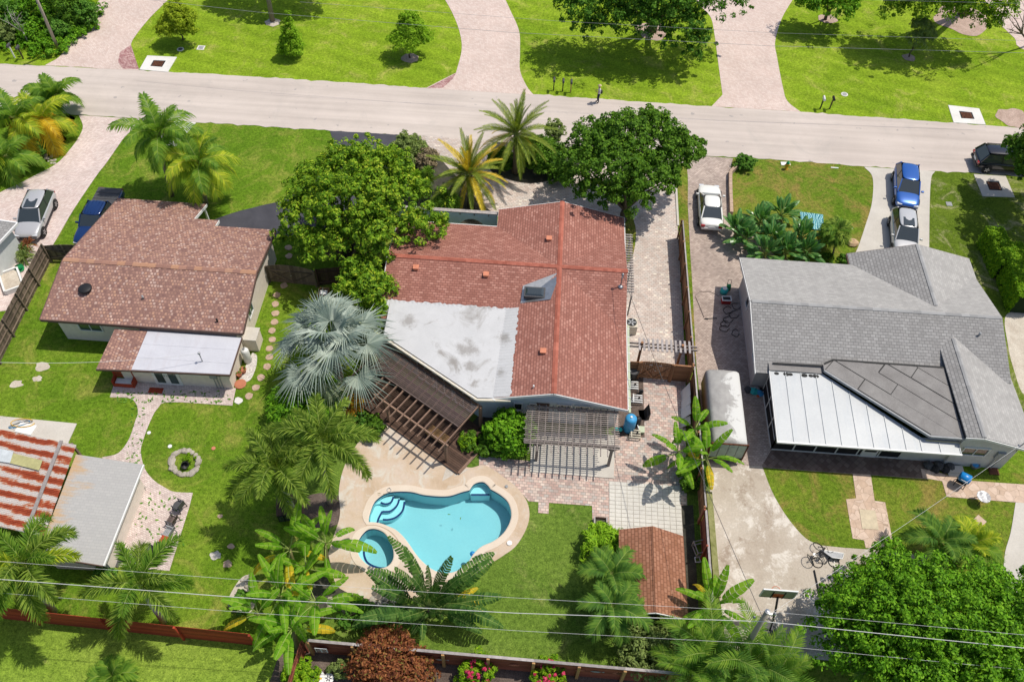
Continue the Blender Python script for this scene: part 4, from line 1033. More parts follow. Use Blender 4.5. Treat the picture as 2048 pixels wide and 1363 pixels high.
# ------------------------------------------------------------------ right house
rh = thing('grey_house', 'grey shingled house with white metal porch roof', 'house', (0, 0, 0))
GR, GZ = 1.5, 4.0
zg = lambda x, y: GZ - 0.262 * abs(y - GR) if y >= GR else GZ - 0.28 * (GR - y)
NX, NZ = 27.15, 3.84
zn = lambda x, y=0: NZ - 0.27 * abs(x - NX)
SXr, SZr = 27.75, 3.6
zs = lambda x, y=0: SZ_(x)
SZ_ = lambda x: SZr - 0.27 * abs(x - SXr)
MB().prism([(15.7, -2.3), (16.6, -2.3), (16.6, 0.0), (26.9, 0.0), (26.9, -7.2), (30.4, -7.2), (30.5, 5.2), (30.6, 7.2), (23.2, 7.2), (23.2, 6.0), (15.7, 6.0)], 0.0, 2.7).build('wall', M['wall_grey'], rh)
b = MB()
b.add([(15.7, -2.3, 2.7), (15.7, 6.0, 2.7), (15.7, GR, GZ-0.1), (15.85, -2.3, 2.7), (15.85, 6.0, 2.7), (15.85, GR, GZ-0.1)], [(2,1,0),(3,4,5),(3,5,2,0),(2,5,4,1)])
b.build('gable_wall', M['wall_grey'], rh)
slab('roof_slope', [(15.12, GR), (31.05, GR), (31.05, 6.52), (15.25, 6.52)], zg, M['silver_xy'], rh)  # slopes facing the sun get the lighter copy, the others plain grey
slab('roof_slope', [(15.12, GR), (31.05, GR), (30.98, -2.75), (16.15, -2.75), (16.15, -3.2), (15.28, -3.2)], zg, M['grey_xy'], rh)
slab('roof_slope', [(22.75, 7.6), (NX, 7.75), (NX, 1.9), (22.75, 1.9)], zn, M['grey_yx'], rh)
slab('roof_slope', [(NX, 7.75), (31.15, 7.8), (31.15, 1.9), (NX, 1.9)], zn, M['silver_yx'], rh)
slab('roof_slope', [(26.85, -7.25), (SXr, -7.4), (SXr, 0.6), (26.85, 0.6)], lambda x, y: SZ_(x), M['grey_yx'], rh)
slab('roof_slope', [(SXr, -7.4), (31.25, -7.5), (31.1, 0.6), (SXr, 0.6)], lambda x, y: SZ_(x), M['silver_yx'], rh)
ridge_caps(rh, (15.2, GR, GZ), (31.0, GR, GZ), M['cap_grey'], 0.27, 0.5, 0.13)
ridge_caps(rh, (NX, 2.3, NZ), (NX, 7.7, NZ), M['cap_grey'], 0.27, 0.5, 0.13)
ridge_caps(rh, (SXr, -7.35, SZr), (SXr, -0.2, SZr), M['cap_grey'], 0.27, 0.5, 0.13)
fascia(rh, [(15.09, GR, GZ-0.13), (15.25, -3.2, zg(0,-3.2)-0.13)], M['white']); fascia(rh, [(15.09, GR, GZ-0.13), (15.22, 6.5, zg(0,6.5)-0.13)], M['white'])
fascia(rh, [(22.72, 7.62, zn(22.75)-0.12), (NX, 7.78, NZ-0.12), (31.15, 7.83, zn(31.15)-0.12)], M['trim'], 0.05, 0.16)
fascia(rh, [(22.71, 7.6, zn(22.75)-0.12), (22.71, 6.5, zn(22.75)-0.12)], M['trim'], 0.05, 0.16)
fascia(rh, [(26.85, -7.3, SZ_(26.85)-0.12), (SXr, -7.44, SZr-0.12), (31.25, -7.54, SZ_(31.25)-0.12)], M['white'], 0.05, 0.16)
b = MB(); b.add([(26.9, -7.2, 2.7), (30.4, -7.2, 2.7), (30.4, -7.2, SZ_(30.4)-0.1), (SXr, -7.2, SZr-0.1), (26.9, -7.2, SZ_(26.9)-0.1)], [(0,1,2,3,4)]); b.build('gable_wall', M['wall_grey'], rh)
a = onplane(1957, 671, zg); pipe_vent(rh, a.x, a.y, a.z, M['grey'], 0.07, 0.3)
window(rh, (15.7, 3.4, 1.7), 0.7, 0.9, (-1, 0), bars=0); window(rh, (15.7, -1.0, 1.7), 0.7, 0.9, (-1, 0), bars=0)
window(rh, (28.05, -7.2, 1.75), 1.5, 0.8, (0, -1), bars=1)
ml = MB().box((29.6, -7.27, 1.6), (0.5, 0.14, 0.6)).build('meter_box', M['grey'], rh, bevel=0.01)
for k in range(2): MB().tube([(29.5 + 0.25*k, -7.27, 0.1), (29.5 + 0.25*k, -7.27, 1.3)], 0.03, 6).build('conduit', M['grey'], ml)
g = MB().tube([(30.2, -7.3, 2.3), (30.2, -7.3, 3.5)], 0.04, 8).build('service_mast', M['steel'], rh, True); RMAST = (30.2, -7.3, 3.45)
MB().lathe((30.2, -7.3, 3.4), [(0.04, 0), (0.1, 0.04), (0.08, 0.12), (0.03, 0.15)], 10).build('weatherhead', M['steel'], g, True)
# dark membrane roof laid in overlapping sheets
mem = MB().prism([(19.35, -2.6), (20.0, -2.2), (26.95, -2.2), (26.95, -7.2), (24.9, -7.15), (19.35, -3.0)], 2.95, lambda x, y: 3.18 + (y + 2.2) * 0.03).build('membrane_roof', M['membrane'], rh)
zm = lambda x, y: 3.18 + (y + 2.2) * 0.03
dd = Vector((5.55, -4.15, 0)).normalized(); nn = Vector((-dd.y, dd.x, 0))
poly_m = [(19.4, -2.95), (20.0, -2.22), (26.9, -2.22), (26.9, -7.15), (24.95, -7.1)]
def clip_half(poly, o, n, keep):
    out = []
    for i in range(len(poly)):
        a, c = poly[i], poly[(i+1) % len(poly)]
        da = ((a[0]-o[0])*n[0] + (a[1]-o[1])*n[1]) * keep; dc = ((c[0]-o[0])*n[0] + (c[1]-o[1])*n[1]) * keep
        if da >= 0: out.append(a)
        if (da >= 0) != (dc >= 0):
            t = da / (da - dc); out.append((a[0]+(c[0]-a[0])*t, a[1]+(c[1]-a[1])*t))
    return out
for k in range(6):
    o0 = (19.4 + nn.x*k*0.98, -2.95 + nn.y*k*0.98); o1 = (o0[0] + nn.x*1.04, o0[1] + nn.y*1.04)
    q = clip_half(clip_half(poly_m, o0, nn, 1), o1, nn, -1)
    if len(q) < 3: continue
    cut = 2.2 + (k * 1.7) % 3.0
    oc = (19.4 + dd.x*cut + nn.x*k, -2.95 + dd.y*cut + nn.y*k)
    for keep in (1, -1):
        s = clip_half(q, oc, dd, keep)
        if len(s) >= 3:
            lift = 0.012 + 0.012 * (k % 2) + (0.006 if keep > 0 else 0)
            MB().prism(s, lambda x, y: zm(x, y) - 0.01, lambda x, y: zm(x, y) + lift).build('membrane_sheet', M['membrane'], rh)
            e = grow(s, -0.03); b = MB()
            for i in range(len(s)):
                j = (i+1) % len(s)
                if random.random() < 0.8:
                    w = random.uniform(0.025, 0.06)
                    b.bar((*e[i], zm(*e[i]) + lift + 0.004), (*e[j], zm(*e[j]) + lift + 0.004), w, 0.008)
            if b.v: b.build('tar_seam', M['tar'], rh)
fascia(rh, [(19.35, -3.02, 3.1), (24.9, -7.18, 2.98), (26.9, -7.2, 2.98)], M['grey'], 0.1, 0.16, 'roof_edge')
tb = MB()
for a, c in (((16.3, -2.62, 3.0), (19.4, -2.6, 3.05)), ((19.4, -2.55, 3.19), (20.0, -2.2, 3.2)), ((20.0, -2.2, 3.2), (26.9, -2.2, 3.2)), ((26.88, -2.2, 3.2), (26.88, -5.9, 3.1))): tb.bar(a, c, 0.12, 0.03)
tb.build('tar_seam', M['tar'], rh)
# white aluminium porch roof in pans
zp = lambda x, y: 2.86 + (y + 2.7) * 0.075
MB().prism([(16.05, -2.55), (19.4, -2.55), (19.3, -3.1), (16.05, -3.1)], 2.75, 2.93).build('roof_strip', M['membrane'], rh)
xs = [16.12, 17.05, 17.98, 18.92, 19.85, 20.8, 21.72, 22.66, 23.6, 24.5, 25.6, 26.75]
edge = lambda x: -3.05 if x <= 19.35 else (-3.05 - (x - 19.35) * 4.15 / 5.55 if x < 24.9 else -7.2)
for x0, x1 in zip(xs[:-1], xs[1:]):
    pp = [(x0+0.003, -7.9), (x1-0.003, -7.9), (x1-0.003, edge(x1)), (x0+0.003, edge(x0))]
    if x0 < 19.35 < x1: pp = [(x0+0.015, -7.9), (x1-0.015, -7.9), (x1-0.015, edge(x1)), (19.35, -3.05), (x0+0.015, edge(x0))]
    if x0 < 24.9 < x1: pp = [(x0+0.015, -7.9), (x1-0.015, -7.9), (x1-0.015, -7.2), (24.9, -7.2), (x0+0.015, edge(x0))]
    pan = MB().prism(pp, lambda x, y: zp(x, y) - 0.06, zp).build('roof_pan', M['alu'], rh)
    MB().bar((x1, -7.92, zp(0,-7.92) + 0.015), (x1, edge(x1) - 0.02, zp(0, edge(x1)) + 0.015), 0.045, 0.05).build('seam_rib', M['alu'], pan)
fascia(rh, [(16.05, -7.95, zp(0,-7.95)-0.03), (26.8, -7.95, zp(0,-7.95)-0.03)], M['white'], 0.12, 0.12, 'gutter')
for k, x in enumerate((16.5, 17.1, 17.35, 18.2, 18.6, 18.9)):
    MB().lathe((x, -3.25, zp(0,-3.25) + 0.002), [(0.16 + 0.05*(k % 2), 0), (0.12, 0.03), (0.03, 0.05)], 9, 1.0, 0.7).build('leaf_clump', M['tar'], rh)
fascia(rh, [(16.08, -3.1, zp(0,-3.1)-0.05), (16.08, -7.9, zp(0,-7.9)-0.05)], M['white'], 0.05, 0.14)
# screened porch walls
for a, c, n in (((16.45, -2.6), (16.45, -7.0), 3), ((16.45, -7.0), (24.2, -7.0), 6)):
    for i in range(n):
        p, q = lerp(a, c, i / n), lerp(a, c, (i + 1) / n)
        MB().quad((*p, 0.1), (*q, 0.1), (*q, 2.35), (*p, 2.35)).build('screen_panel', M['screen'], rh)
        MB().bar((*p, 0.0), (*p, 2.4), 0.07, 0.07).build('screen_post', M['white'], rh)
        MB().bar((*p, 0.95), (*q, 0.95), 0.05, 0.05).build('screen_rail', M['white'], rh)
    MB().bar((*c, 0.0), (*c, 2.4), 0.07, 0.07).build('screen_post', M['white'], rh)
    MB().bar((*a, 0.06), (*c, 0.06), 0.08, 0.12).build('bottom_rail', M['white'], rh)
sd = MB().box((22.3, -7.04, 1.05), (0.95, 0.05, 2.05)).build('screen_door', M['white'], rh)
MB().box((22.3, -7.075, 1.3), (0.7, 0.02, 1.3)).build('pane', M['screen'], sd)
MB().prism([(24.2, -7.05), (26.95, -7.05), (26.95, -6.9), (24.2, -6.9)], 0.0, 2.4).build('wall', M['wall_grey'], rh)

# ------------------------------------------------------------------ shed behind the tile patio
sh = thing('garden_shed', 'brown shingled shed beside the tile patio', 'shed', (0, 0, 0))
zsh = lambda x, y=0: 2.62 - 0.36 * abs(x - 8.55)
MB().prism([(7.0, -18.2), (10.1, -18.2), (10.1, -14.3), (7.0, -14.3)], 0.0, 2.02).build('wall', M['wood_fence'], sh)
for y in (-18.2, -14.3):
    MB().add([(7.0, y, 2.02), (10.1, y, 2.02), (8.55, y, 2.55)], [(0, 1, 2)]).build('gable_wall', M['wall_blue'] if y < -16 else M['wood_fence'], sh)
slab('roof_slope', [(6.78, -18.7), (8.55, -18.7), (8.55, -13.95), (6.78, -14.0)], zsh, M['shed_yx'], sh, 0.07)
slab('roof_slope', [(8.55, -18.7), (10.32, -18.7), (10.32, -14.1), (8.55, -13.95)], zsh, M['shed_yx'], sh, 0.07)
ridge_caps(sh, (8.55, -18.65, 2.62), (8.55, -14.0, 2.62), M['shed_yx'], 0.36, 0.45, 0.1)
fascia(sh, [(6.78, -18.72, zsh(6.78)-0.08), (8.55, -18.72, 2.54), (10.32, -18.72, zsh(10.32)-0.08)], M['white'], 0.04, 0.12)
MB().box((8.2, -18.23, 1.0), (1.0, 0.05, 1.9)).build('door', M['wood_red'], sh)

# ------------------------------------------------------------------ far left: corner of a white house
wh = thing('white_house', 'white house corner with grey roof at the left edge', 'house', (0, 0, 0))
p = [P(0, 478, 2.6), P(38, 444, 2.6)]
dirv = (p[1] - p[0]).normalized()
A0 = P(33, 447, 2.6); B0 = P(-20, 505, 2.6)
MB().prism([(A0.x-0.35, A0.y-0.35), (B0.x-0.35, B0.y-0.35), (B0.x-0.35, B0.y-5), (B0.x-9, B0.y-5), (B0.x-9, A0.y-0.35)], 0.0, 2.5).build('wall', M['wall_white'], wh)
MB().prism([(A0.x, A0.y+0.02), (B0.x, B0.y), (B0.x, B0.y-5.5), (B0.x-9.5, B0.y-5.5), (B0.x-9.5, A0.y+0.1)], lambda x, y: 2.5 + (A0.x - x) * 0.12, lambda x, y: 2.6 + (A0.x - x) * 0.12).build('roof', M['grey_xy'], wh)
fascia(wh, [(A0.x+0.03, A0.y+0.05, 2.55), (B0.x+0.05, B0.y, 2.55 + (A0.x-B0.x)*0.12), (B0.x+0.05, B0.y-5.5, 3.0)], M['white'], 0.1, 0.16, 'gutter')
fascia(wh, [(A0.x+0.03, A0.y+0.08, 2.55), (B0.x-9.5, A0.y+0.14, 3.7)], M['white'], 0.1, 0.16, 'gutter')

# ------------------------------------------------------------------ left: rusty iron roof and silver shingle roof
ru = thing('rusty_roof_shed', 'open shed roofed in rusty red corrugated iron', 'shed', (0, 0, 0))
cA, cB, cC = P(154, 888, 2.3), P(86, 1075, 2.3), P(-40, 850, 2.6)
rp = [P(0, 856, 2.5), P(153, 889, 2.3), P(88, 1072, 2.3), P(-60, 1095, 2.5)]
e0, e1 = rp[1], rp[2]
ddx = Vector((e1.x - e0.x, e1.y - e0.y, 0)); npan = 8
back = Vector((rp[0].x - rp[1].x, rp[0].y - rp[1].y, 0)).normalized()
for k in range(npan):
    s0 = e0 + ddx * (k / npan); s1 = e0 + ddx * ((k + 0.985) / npan)
    b = MB(); nr = 14
    for i in range(nr):
        row = []
        for j in (i, i + 1):
            q = s0 + (s1 - s0) * (j / nr)
            zz = 0.035 * (1 if j % 2 else -1) + 0.012 * (k % 2)
            row.append((Vector((q.x, q.y, 2.3 + zz)), Vector((q.x, q.y, 2.5 + zz)) + back * 9.5))
        b.quad(row[0][0], row[1][0], row[1][1], row[0][1])
    o = b.build('iron_sheet', M['rust'], ru)
    md = o.modifiers.new('thickness', 'SOLIDIFY'); md.thickness = 0.01
for t0 in (0.9,):
    q0 = e0 + back * t0; q1 = e1 + back * t0
    MB().bar((q0.x, q0.y + 0.02, 2.42), (q1.x - 0.1, q1.y + 0.1, 2.42), 0.2, 0.05).build('batten', M['wood_greyslat'], ru)
q0, q1 = P(28, 905, 2.55), P(88, 932, 2.5)
skl = MB(); skl.add([P(24, 905, 2.5), P(85, 920, 2.48), P(78, 940, 2.48), P(18, 925, 2.5)], [(0,3,2,1)]); skl.build('skylight_sheet', m_plain('yellowed_sheet', (0.4, 0.38, 0.18), 0.4), ru)
skl = MB(); skl.add([P(-30, 890, 2.52), P(27, 902, 2.5), P(20, 925, 2.5), P(-30, 918, 2.52)], [(0,3,2,1)]); skl.build('skylight_sheet', m_plain('pale_sheet', (0.5, 0.54, 0.56), 0.4), ru)
for q in (e0 + back*0.3, e1 + back*0.3, e0 + back*6, e1 + back*6):
    MB().bar((q.x, q.y, 0), (q.x, q.y, 2.32), 0.12, 0.12).build('post', M['wood_old'], ru)
sr = thing('silver_shed', 'shed with stained silver shingle roof beside the rusty one', 'shed', (0, 0, 0))
sp = [P(152, 908, 2.25), P(285, 928, 2.05), P(205, 1130, 2.05), P(74, 1108, 2.25)]
zz0 = Vector((sp[1].x - sp[0].x, sp[1].y - sp[0].y, 0)); zl_ = zz0.length; zz0.normalize()
zsr = lambda x, y: 2.25 - 0.2 * (((x - sp[0].x) * zz0.x + (y - sp[0].y) * zz0.y) / zl_)
def m_silverstain():
    t = NT('silver_shingle_stained')
    p = t.mapping(t.pos(), rz=0.0); s = t.sep(p)
    rnd, d, fv = cells(t, 0.3, 0.17, t.math('ADD', s[0], 500.0), t.math('ADD', s[1], 500.0))
    col = t.ramp(rnd, [(0, (0.37, 0.365, 0.355)), (1, (0.4, 0.393, 0.38))])
    col = t.mix(t.step(d, 0.006, 0.018), (0.33, 0.325, 0.32), col)
    dx_ = t.math('MULTIPLY', t.math('SUBTRACT', s[0], sp[0].x), zz0.x); dy_ = t.math('MULTIPLY', t.math('SUBTRACT', s[1], sp[0].y), zz0.y)
    k = t.math('SUBTRACT', t.noise(1.0, 6, 0.7, v=t.mapping(t.pos(), scale=(0.5, 2.2, 1))), t.math('MULTIPLY', t.math('ADD', dx_, dy_), 0.16))
    col = t.mix(t.math('MULTIPLY', t.step(k, 0.28, 0.52), 0.7), col, (0.48, 0.28, 0.1))
    return t.fin(col, 0.8)
slab('roof', [tuple(q[:2]) for q in sp], zsr, m_silverstain(), sr, 0.08)
gq = [Vector((sp[1].x, sp[1].y, 2.0)), Vector((sp[2].x, sp[2].y, 2.0))]
off = zz0 * 0.06
fascia(sr, [gq[0] + off, gq[1] + off], M['white'], 0.08, 0.12, 'gutter')
fascia(sr, [Vector((sp[2].x, sp[2].y - 0.03, 2.0)), Vector((sp[3].x, sp[3].y - 0.03, 2.18))], M['trim'], 0.05, 0.14)
iw = [sp[0].lerp(sp[2], 0.03), sp[1].lerp(sp[3], 0.08), sp[2].lerp(sp[0], 0.08), sp[3].lerp(sp[1], 0.03)]
MB().prism([tuple(q[:2]) for q in iw], 0.0, 1.95).build('wall', M['wall_cream'], sr)
# ------------------------------------------------------------------ fences, gates, pergolas
def fence(name, label, a, b, h, m, mp, bay=2.4, side=1, horiz=False, board=0.14, rails=2, cap=None, mcap=None, post_side=0.07, lean=0.0, group=None, ph=0.1, pw=0.1):
    a, b = Vector((a[0], a[1], 0)), Vector((b[0], b[1], 0))
    d = b - a; L = d.length; d.normalize(); nrm = Vector((-d.y, d.x, 0)) * side
    r = thing(name, label, 'fence', a, atan2(d.y, d.x), group)
    n = max(1, round(L / bay)); bl = L / n
    sg = side
    for i in range(n):
        x0 = i * bl
        bm = MB()
        if horiz:
            k = int(h / board)
            for j in range(k): bm.box((x0 + bl/2, random.uniform(-.004, .004), (j + 0.5) * h / k), (bl - 0.02, 0.022, h / k - 0.012))
        else:
            k = int(bl / board)
            for j in range(k): bm.box((x0 + (j + 0.5) * bl / k, random.uniform(-.006, .006), 0.03 + (h - 0.03) / 2 + random.uniform(-.015, .01)), (bl / k - 0.008, 0.02, h - 0.04))
        stuff(bm.build('boards', m, r))
        for q in range(rails):
            z = h * (0.2 + 0.6 * q / max(1, rails - 1)) if rails > 1 else h * 0.5
            MB().box((x0 + bl/2, sg * 0.045, z), (bl, 0.05, 0.09)).build('rail', mp, r)
        if cap: MB().box((x0 + bl/2, sg * 0.02, h + 0.02), (bl, cap, 0.035)).build('cap_rail', mcap or m, r)
    for i in range(n + 1):
        o = MB().bar((i * bl, sg * (post_side + 0.03 + lean), 0), (i * bl, sg * (post_side + 0.03), h + ph), pw, pw).build('post', mp, r)
    return r

def gate(name, label, a, b, h, m, leaves=2, side=-1, arch=0.25, brace=True, cat='gate', mb=None):
    a, b = Vector((a[0], a[1], 0)), Vector((b[0], b[1], 0)); d = b - a; L = d.length
    r = thing(name, label, cat, a, atan2(d.y, d.x))
    w = L / leaves
    for k in range(leaves):
        bm = MB(); n = int(w / 0.13)
        for j in range(n):
            x = k * w + (j + 0.5) * w / n
            t = x / L
            hh = h + arch * (4 * t * (1 - t))
            bm.box((x, 0, 0.06 + hh / 2), (w / n - 0.008, 0.022, hh))
        stuff(bm.build('boards', m, r))
        for z in (0.3, h * 0.85): MB().box((k * w + w/2, side * 0.04, z), (w - 0.05, 0.045, 0.1)).build('rail', mb or m, r)
        if brace:
            MB().bar((k * w + 0.08, side * 0.05, 0.3), (k * w + w - 0.08, side * 0.05, h * 0.85), 0.04, 0.09).build('brace', mb or m, r)
            if k == 0: MB().bar((k * w + 0.08, side * 0.06, h * 0.85), (k * w + w - 0.08, side * 0.06, 0.3), 0.04, 0.09).build('brace', mb or m, r)
    for x in (0, L): MB().box((x, side * 0.06, (h + 0.1) / 2), (0.12, 0.12, h + 0.1)).build('post', mb or m, r)
    MB().box((w, side * 0.07, h * 0.6), (0.12, 0.03, 0.05)).build('latch', M['steel'], r)
    return r

FX = 11.72
fence('board_fence', 'brown board fence between the driveways of red and grey houses', (11.7, 10.6), (FX, -2.3), 1.85, M['wood_fence'], M['wood_fence'], 2.3, -1, cap=0.09, mcap=M['wood_greyslat'])
fence('board_fence', 'brown board fence from the pergola gate past the banana plants', (FX, -2.45), (FX + 0.02, -12.2), 1.85, M['wood_fence'], M['wood_fence'], 2.4, -1, cap=0.09, mcap=M['wood_greyslat'])
fence('board_fence', 'weathered board fence right of the garden shed', (FX + 0.02, -12.35), (FX - 0.05, -21.0), 1.8, M['wood_maroon'], M['wood_maroon'], 2.4, -1, cap=0.12, mcap=M['wood_greyslat'])
# kerb along the neighbour's slab
k0, k1 = P(1421, 985), P(1440, 1195)
struct(MB().box(((k0.x + k1.x) / 2 - 0.12, (k0.y + k1.y) / 2, 0.07), (0.34, k0.y - k1.y, 0.14)).build('mossy_kerb', m_blotch('mossy_concrete', [(0.3, (0.12, 0.14, 0.03)), (0.7, (0.3, 0.3, 0.14))], 1.5, 10)))
a, b_ = P(101, 524), P(-60, 845)
fence('plank_fence', 'weathered grey plank fence left of the brown house', tuple(a[:2]), tuple(b_[:2]), 1.75, M['wood_old'], M['wood_old'], 2.35, 1, rails=3)
gate('plank_gate', 'arched plank gate beside the navy pickup', tuple(P(104, 521)[:2]), (-29.3, P(140, 520).y), 1.45, M['wood_old'], 1, -1, 0.2)
gate('plank_gate', 'arched double plank gate right of the brown house', (-17.25, P(540, 563).y), (P(634, 572).x, P(634, 572).y), 1.55, M['wood_old'], 2, -1, 0.3)
fence('plank_fence', 'dark plank fence in the shade under the mango tree', tuple(P(638, 571)[:2]), (-8.1, P(700, 560).y + 0.6), 1.7, M['wood_dark'], M['wood_dark'], 2.3, -1)
a, b_ = P(-60, 1229), P(515, 1290)
fence('red_fence', 'red stained horizontal board fence at the lower left', tuple(a[:2]), tuple(b_[:2]), 1.8, M['wood_redstain'], M['wood_redstain'], 4.2, -1, True, 0.17, 0)
fence('plank_fence', 'dark maroon fence running off below the banana clump', (-9.3, -21.2), (-9.7, -25.5), 1.7, M['wood_maroon'], M['wood_maroon'], 2.2, 1)
fence('rear_fence', 'maroon rear fence with fresh pine posts below the lawn', (-8.9, -21.2), (11.6, -21.45), 1.95, M['wood_maroon'], M['wood_post'], 2.27, -1, True, 0.2, 0, cap=0.14, mcap=M['wood_greyslat'], ph=-0.02, pw=0.15)

# timber pergola against the diagonal wall
A, B = Vector((-7.95, -2.75, 0)), Vector((-1.55, -6.95, 0))
dv = (B - A).normalized(); nv = Vector((dv.y, -dv.x, 0))
pg = thing('timber_pergola', 'dark timber pergola with slatted roof over the angled deck', 'pergola', (A.x, A.y, 0), atan2(dv.y, dv.x))
LL = (B - A).length
for k in range(16):
    o = MB().box((LL/2 - 0.15, -0.12 - k * 0.115, 2.52 - k * 0.006), (LL + 0.1, 0.06, 0.035)).build('slat', M['wood_slat'], pg)
for k in range(15):
    x = 0.05 + k * (LL - 0.1) / 14
    MB().bar((x, 0.1, 2.46), (x, -3.75, 2.18), 0.06, 0.13).build('rafter', M['wood_red'], pg)
MB().box((LL/2, 0.08, 2.36), (LL + 0.2, 0.08, 0.16)).build('ledger', M['wood_red'], pg)
MB().box((LL/2, -3.1, 2.13), (LL + 0.3, 0.1, 0.14)).build('beam', M['wood_red'], pg)
for x in (0.15, 3.0, LL - 0.05): MB().box((x, -3.1, 1.04), (0.16, 0.16, 2.08)).build('post', M['wood_red'], pg)
MB().box((LL + 0.05, 0.05, 1.2), (0.16, 0.16, 2.4)).build('post', M['wood_red'], pg)
wd = struct(MB().box((0, 0, 0), (0.01, 0.01, 0.01)).build('timber_deck', M['wood_dark']))
wd.location = (A.x, A.y, 0.02); wd.rotation_euler = (0, 0, atan2(dv.y, dv.x))
for k in range(25):
    me = MB().box((LL/2 + 0.5 * (1 if k > 1 else 0), -0.08 - k * 0.135, 0.12), (LL + (1.0 if k > 1 else 0.1), 0.122, 0.04)).build('plank', M['wood_dark'], wd)
MB().box((LL + 1.03, -1.7, 0.13), (0.16, 3.2, 0.07)).build('edge_board', M['wood_red'], wd)
struct(area('slate_landing', [(757,838,1),(806,832,1),(800,815,1),(785,800,1),(760,812,1)], M['slate'], 0.1, 0.1, sm=False))
bn = thing('slatted_bench', 'yellow-brown slatted bench under the timber pergola', 'bench', tuple((A + dv*6.2 + nv*2.2)[:2]) + (0.14,), atan2(dv.y, dv.x))
for k in range(7): MB().box((0, -0.3 + k * 0.1, 0.42), (1.5, 0.075, 0.035)).build('slat', M['wood_post'], bn)
for sx in (-0.65, 0.65):
    for sy in (-0.26, 0.26): MB().box((sx, sy, 0.2), (0.07, 0.07, 0.4)).build('leg', M['wood_post'], bn)

# patio pergola behind the red house
x0, x1 = P(1049, 880, 2.35).x, P(1238, 890, 2.35).x
y1 = P(1140, 893, 2.35).y; y0 = -6.75
pp = thing('patio_pergola', 'weathered lath pergola over the concrete patio behind the red house', 'pergola', (x0, y0, 0))
W_, D_ = x1 - x0, y0 - y1
for k in range(19):
    MB().box((W_/2 + random.uniform(-.05, .05), -k * D_ / 18, 2.45), (W_ + random.uniform(-.1, .15), 0.042, 0.04)).build('lath', M['wood_pergola'], pp)
for k in range(13):
    MB().box((0.35 + k * (W_ - 0.6) / 12, -D_/2 - 0.1, 2.36), (0.05, D_ + 0.75, 0.11)).build('rafter', M['wood_pergola'], pp)
MB().box((W_/2, -D_ + 0.25, 2.24), (W_ + 0.1, 0.1, 0.16)).build('beam', M['wood_pergola'], pp)
MB().box((W_/2, 0.2, 2.24), (W_, 0.08, 0.16)).build('ledger', M['wood_pergola'], pp)
for x in (0.78, 5.15):
    MB().box((x, -D_ + 0.25, 1.12), (0.16, 0.16, 2.24)).build('post', M['wood_pergola'], pp)
    for s in (-1, 1): MB().bar((x, -D_ + 0.25, 1.75), (x + s*0.45, -D_ + 0.25, 2.18), 0.07, 0.07).build('brace', M['wood_pergola'], pp)

# entrance pergola over the side gate
gp = thing('gate_pergola', 'small pergola of pale slats over the side gate', 'pergola', (7.4, -2.35, 0))
sx0, sx1 = P(1279, 688, 2.55).x - 7.4, P(1379, 697, 2.55).x - 7.4
sy = P(1330, 692, 2.55).y + 2.35
for k in range(12):
    MB().box((sx0 + k * (sx1 - sx0) / 11, sy, 2.6), (0.13, 0.95, 0.05)).build('slat', M['wood_greyslat'], gp)
for dy in (-0.13, 0.13): MB().box((2.15, sy + dy, 2.5), (4.5, 0.07, 0.13)).build('beam', M['wood_pergola'], gp)
for x in (sx0 + 0.15, sx1 - 0.45): MB().box((x, sy, 1.4), (0.14, 0.14, 2.8)).build('post', M['wood_fence'], gp)
g2 = gate('side_gate', 'cedar side gate with Z braces below the pale slat pergola', (8.35, -2.3), (10.35, -2.35), 1.75, M['wood_fence'], 2, -1, 0.08)
for x in (0.65, 1.25):
    MB().box((x, -0.03, 1.5), (0.2, 0.03, 0.1)).build('vision_slot', M['white'], g2)
fence('board_fence', 'short cedar fence left of the side gate', (7.45, -2.3), (8.25, -2.3), 1.75, M['wood_fence'], M['wood_fence'], 0.9, -1, True, 0.16, 0)
fence('board_fence', 'short cedar fence right of the side gate', (10.45, -2.35), (11.6, -2.38), 1.75, M['wood_fence'], M['wood_fence'], 1.2, -1, True, 0.16, 0, cap=0.1)

# pale blue garden wall with arched openings
aw0, aw1 = P(845, 452), P(994, 461)
yb = 9.5
aw = thing('arched_garden_wall', 'pale blue garden wall with arched openings before the red house', 'wall', (-9.0, yb, 0))
Lw = 7.25; Hw = 2.4; arcs = [(2.65, 0.93), (5.4, 0.93)]
poly = [(0, Hw), (0, 0)]
for cx, rr in arcs:
    poly += [(cx - rr, 0)] + [(cx - rr * cos(pi * t / 12), 0.88 + rr * sin(pi * t / 12)) for t in range(13)] + [(cx + rr, 0)]
poly += [(Lw, 0), (Lw, Hw)]
b = MB(); n = len(poly)
tris = tessellate_polygon([[Vector((p[0], p[1], 0)) for p in poly]])
vs = [(p[0], -0.1, p[1]) for p in poly] + [(p[0], 0.1, p[1]) for p in poly]
b.add(vs, [tuple(t) for t in tris] + [tuple(i + n for i in t[::-1]) for t in tris] + [(i, (i+1) % n, (i+1) % n + n, i + n) for i in range(n)])
b.build('wall_panel', M['arch_wall'], aw)
MB().box((Lw/2, 0, Hw + 0.04), (Lw + 0.1, 0.3, 0.08)).build('coping', M['wood_greyslat'], aw)
for k in range(7): MB().box((0.5 + k * 1.02, -0.13, Hw - 0.1), (0.08, 0.06, 0.16)).build('corbel', M['wood_pergola'], aw)
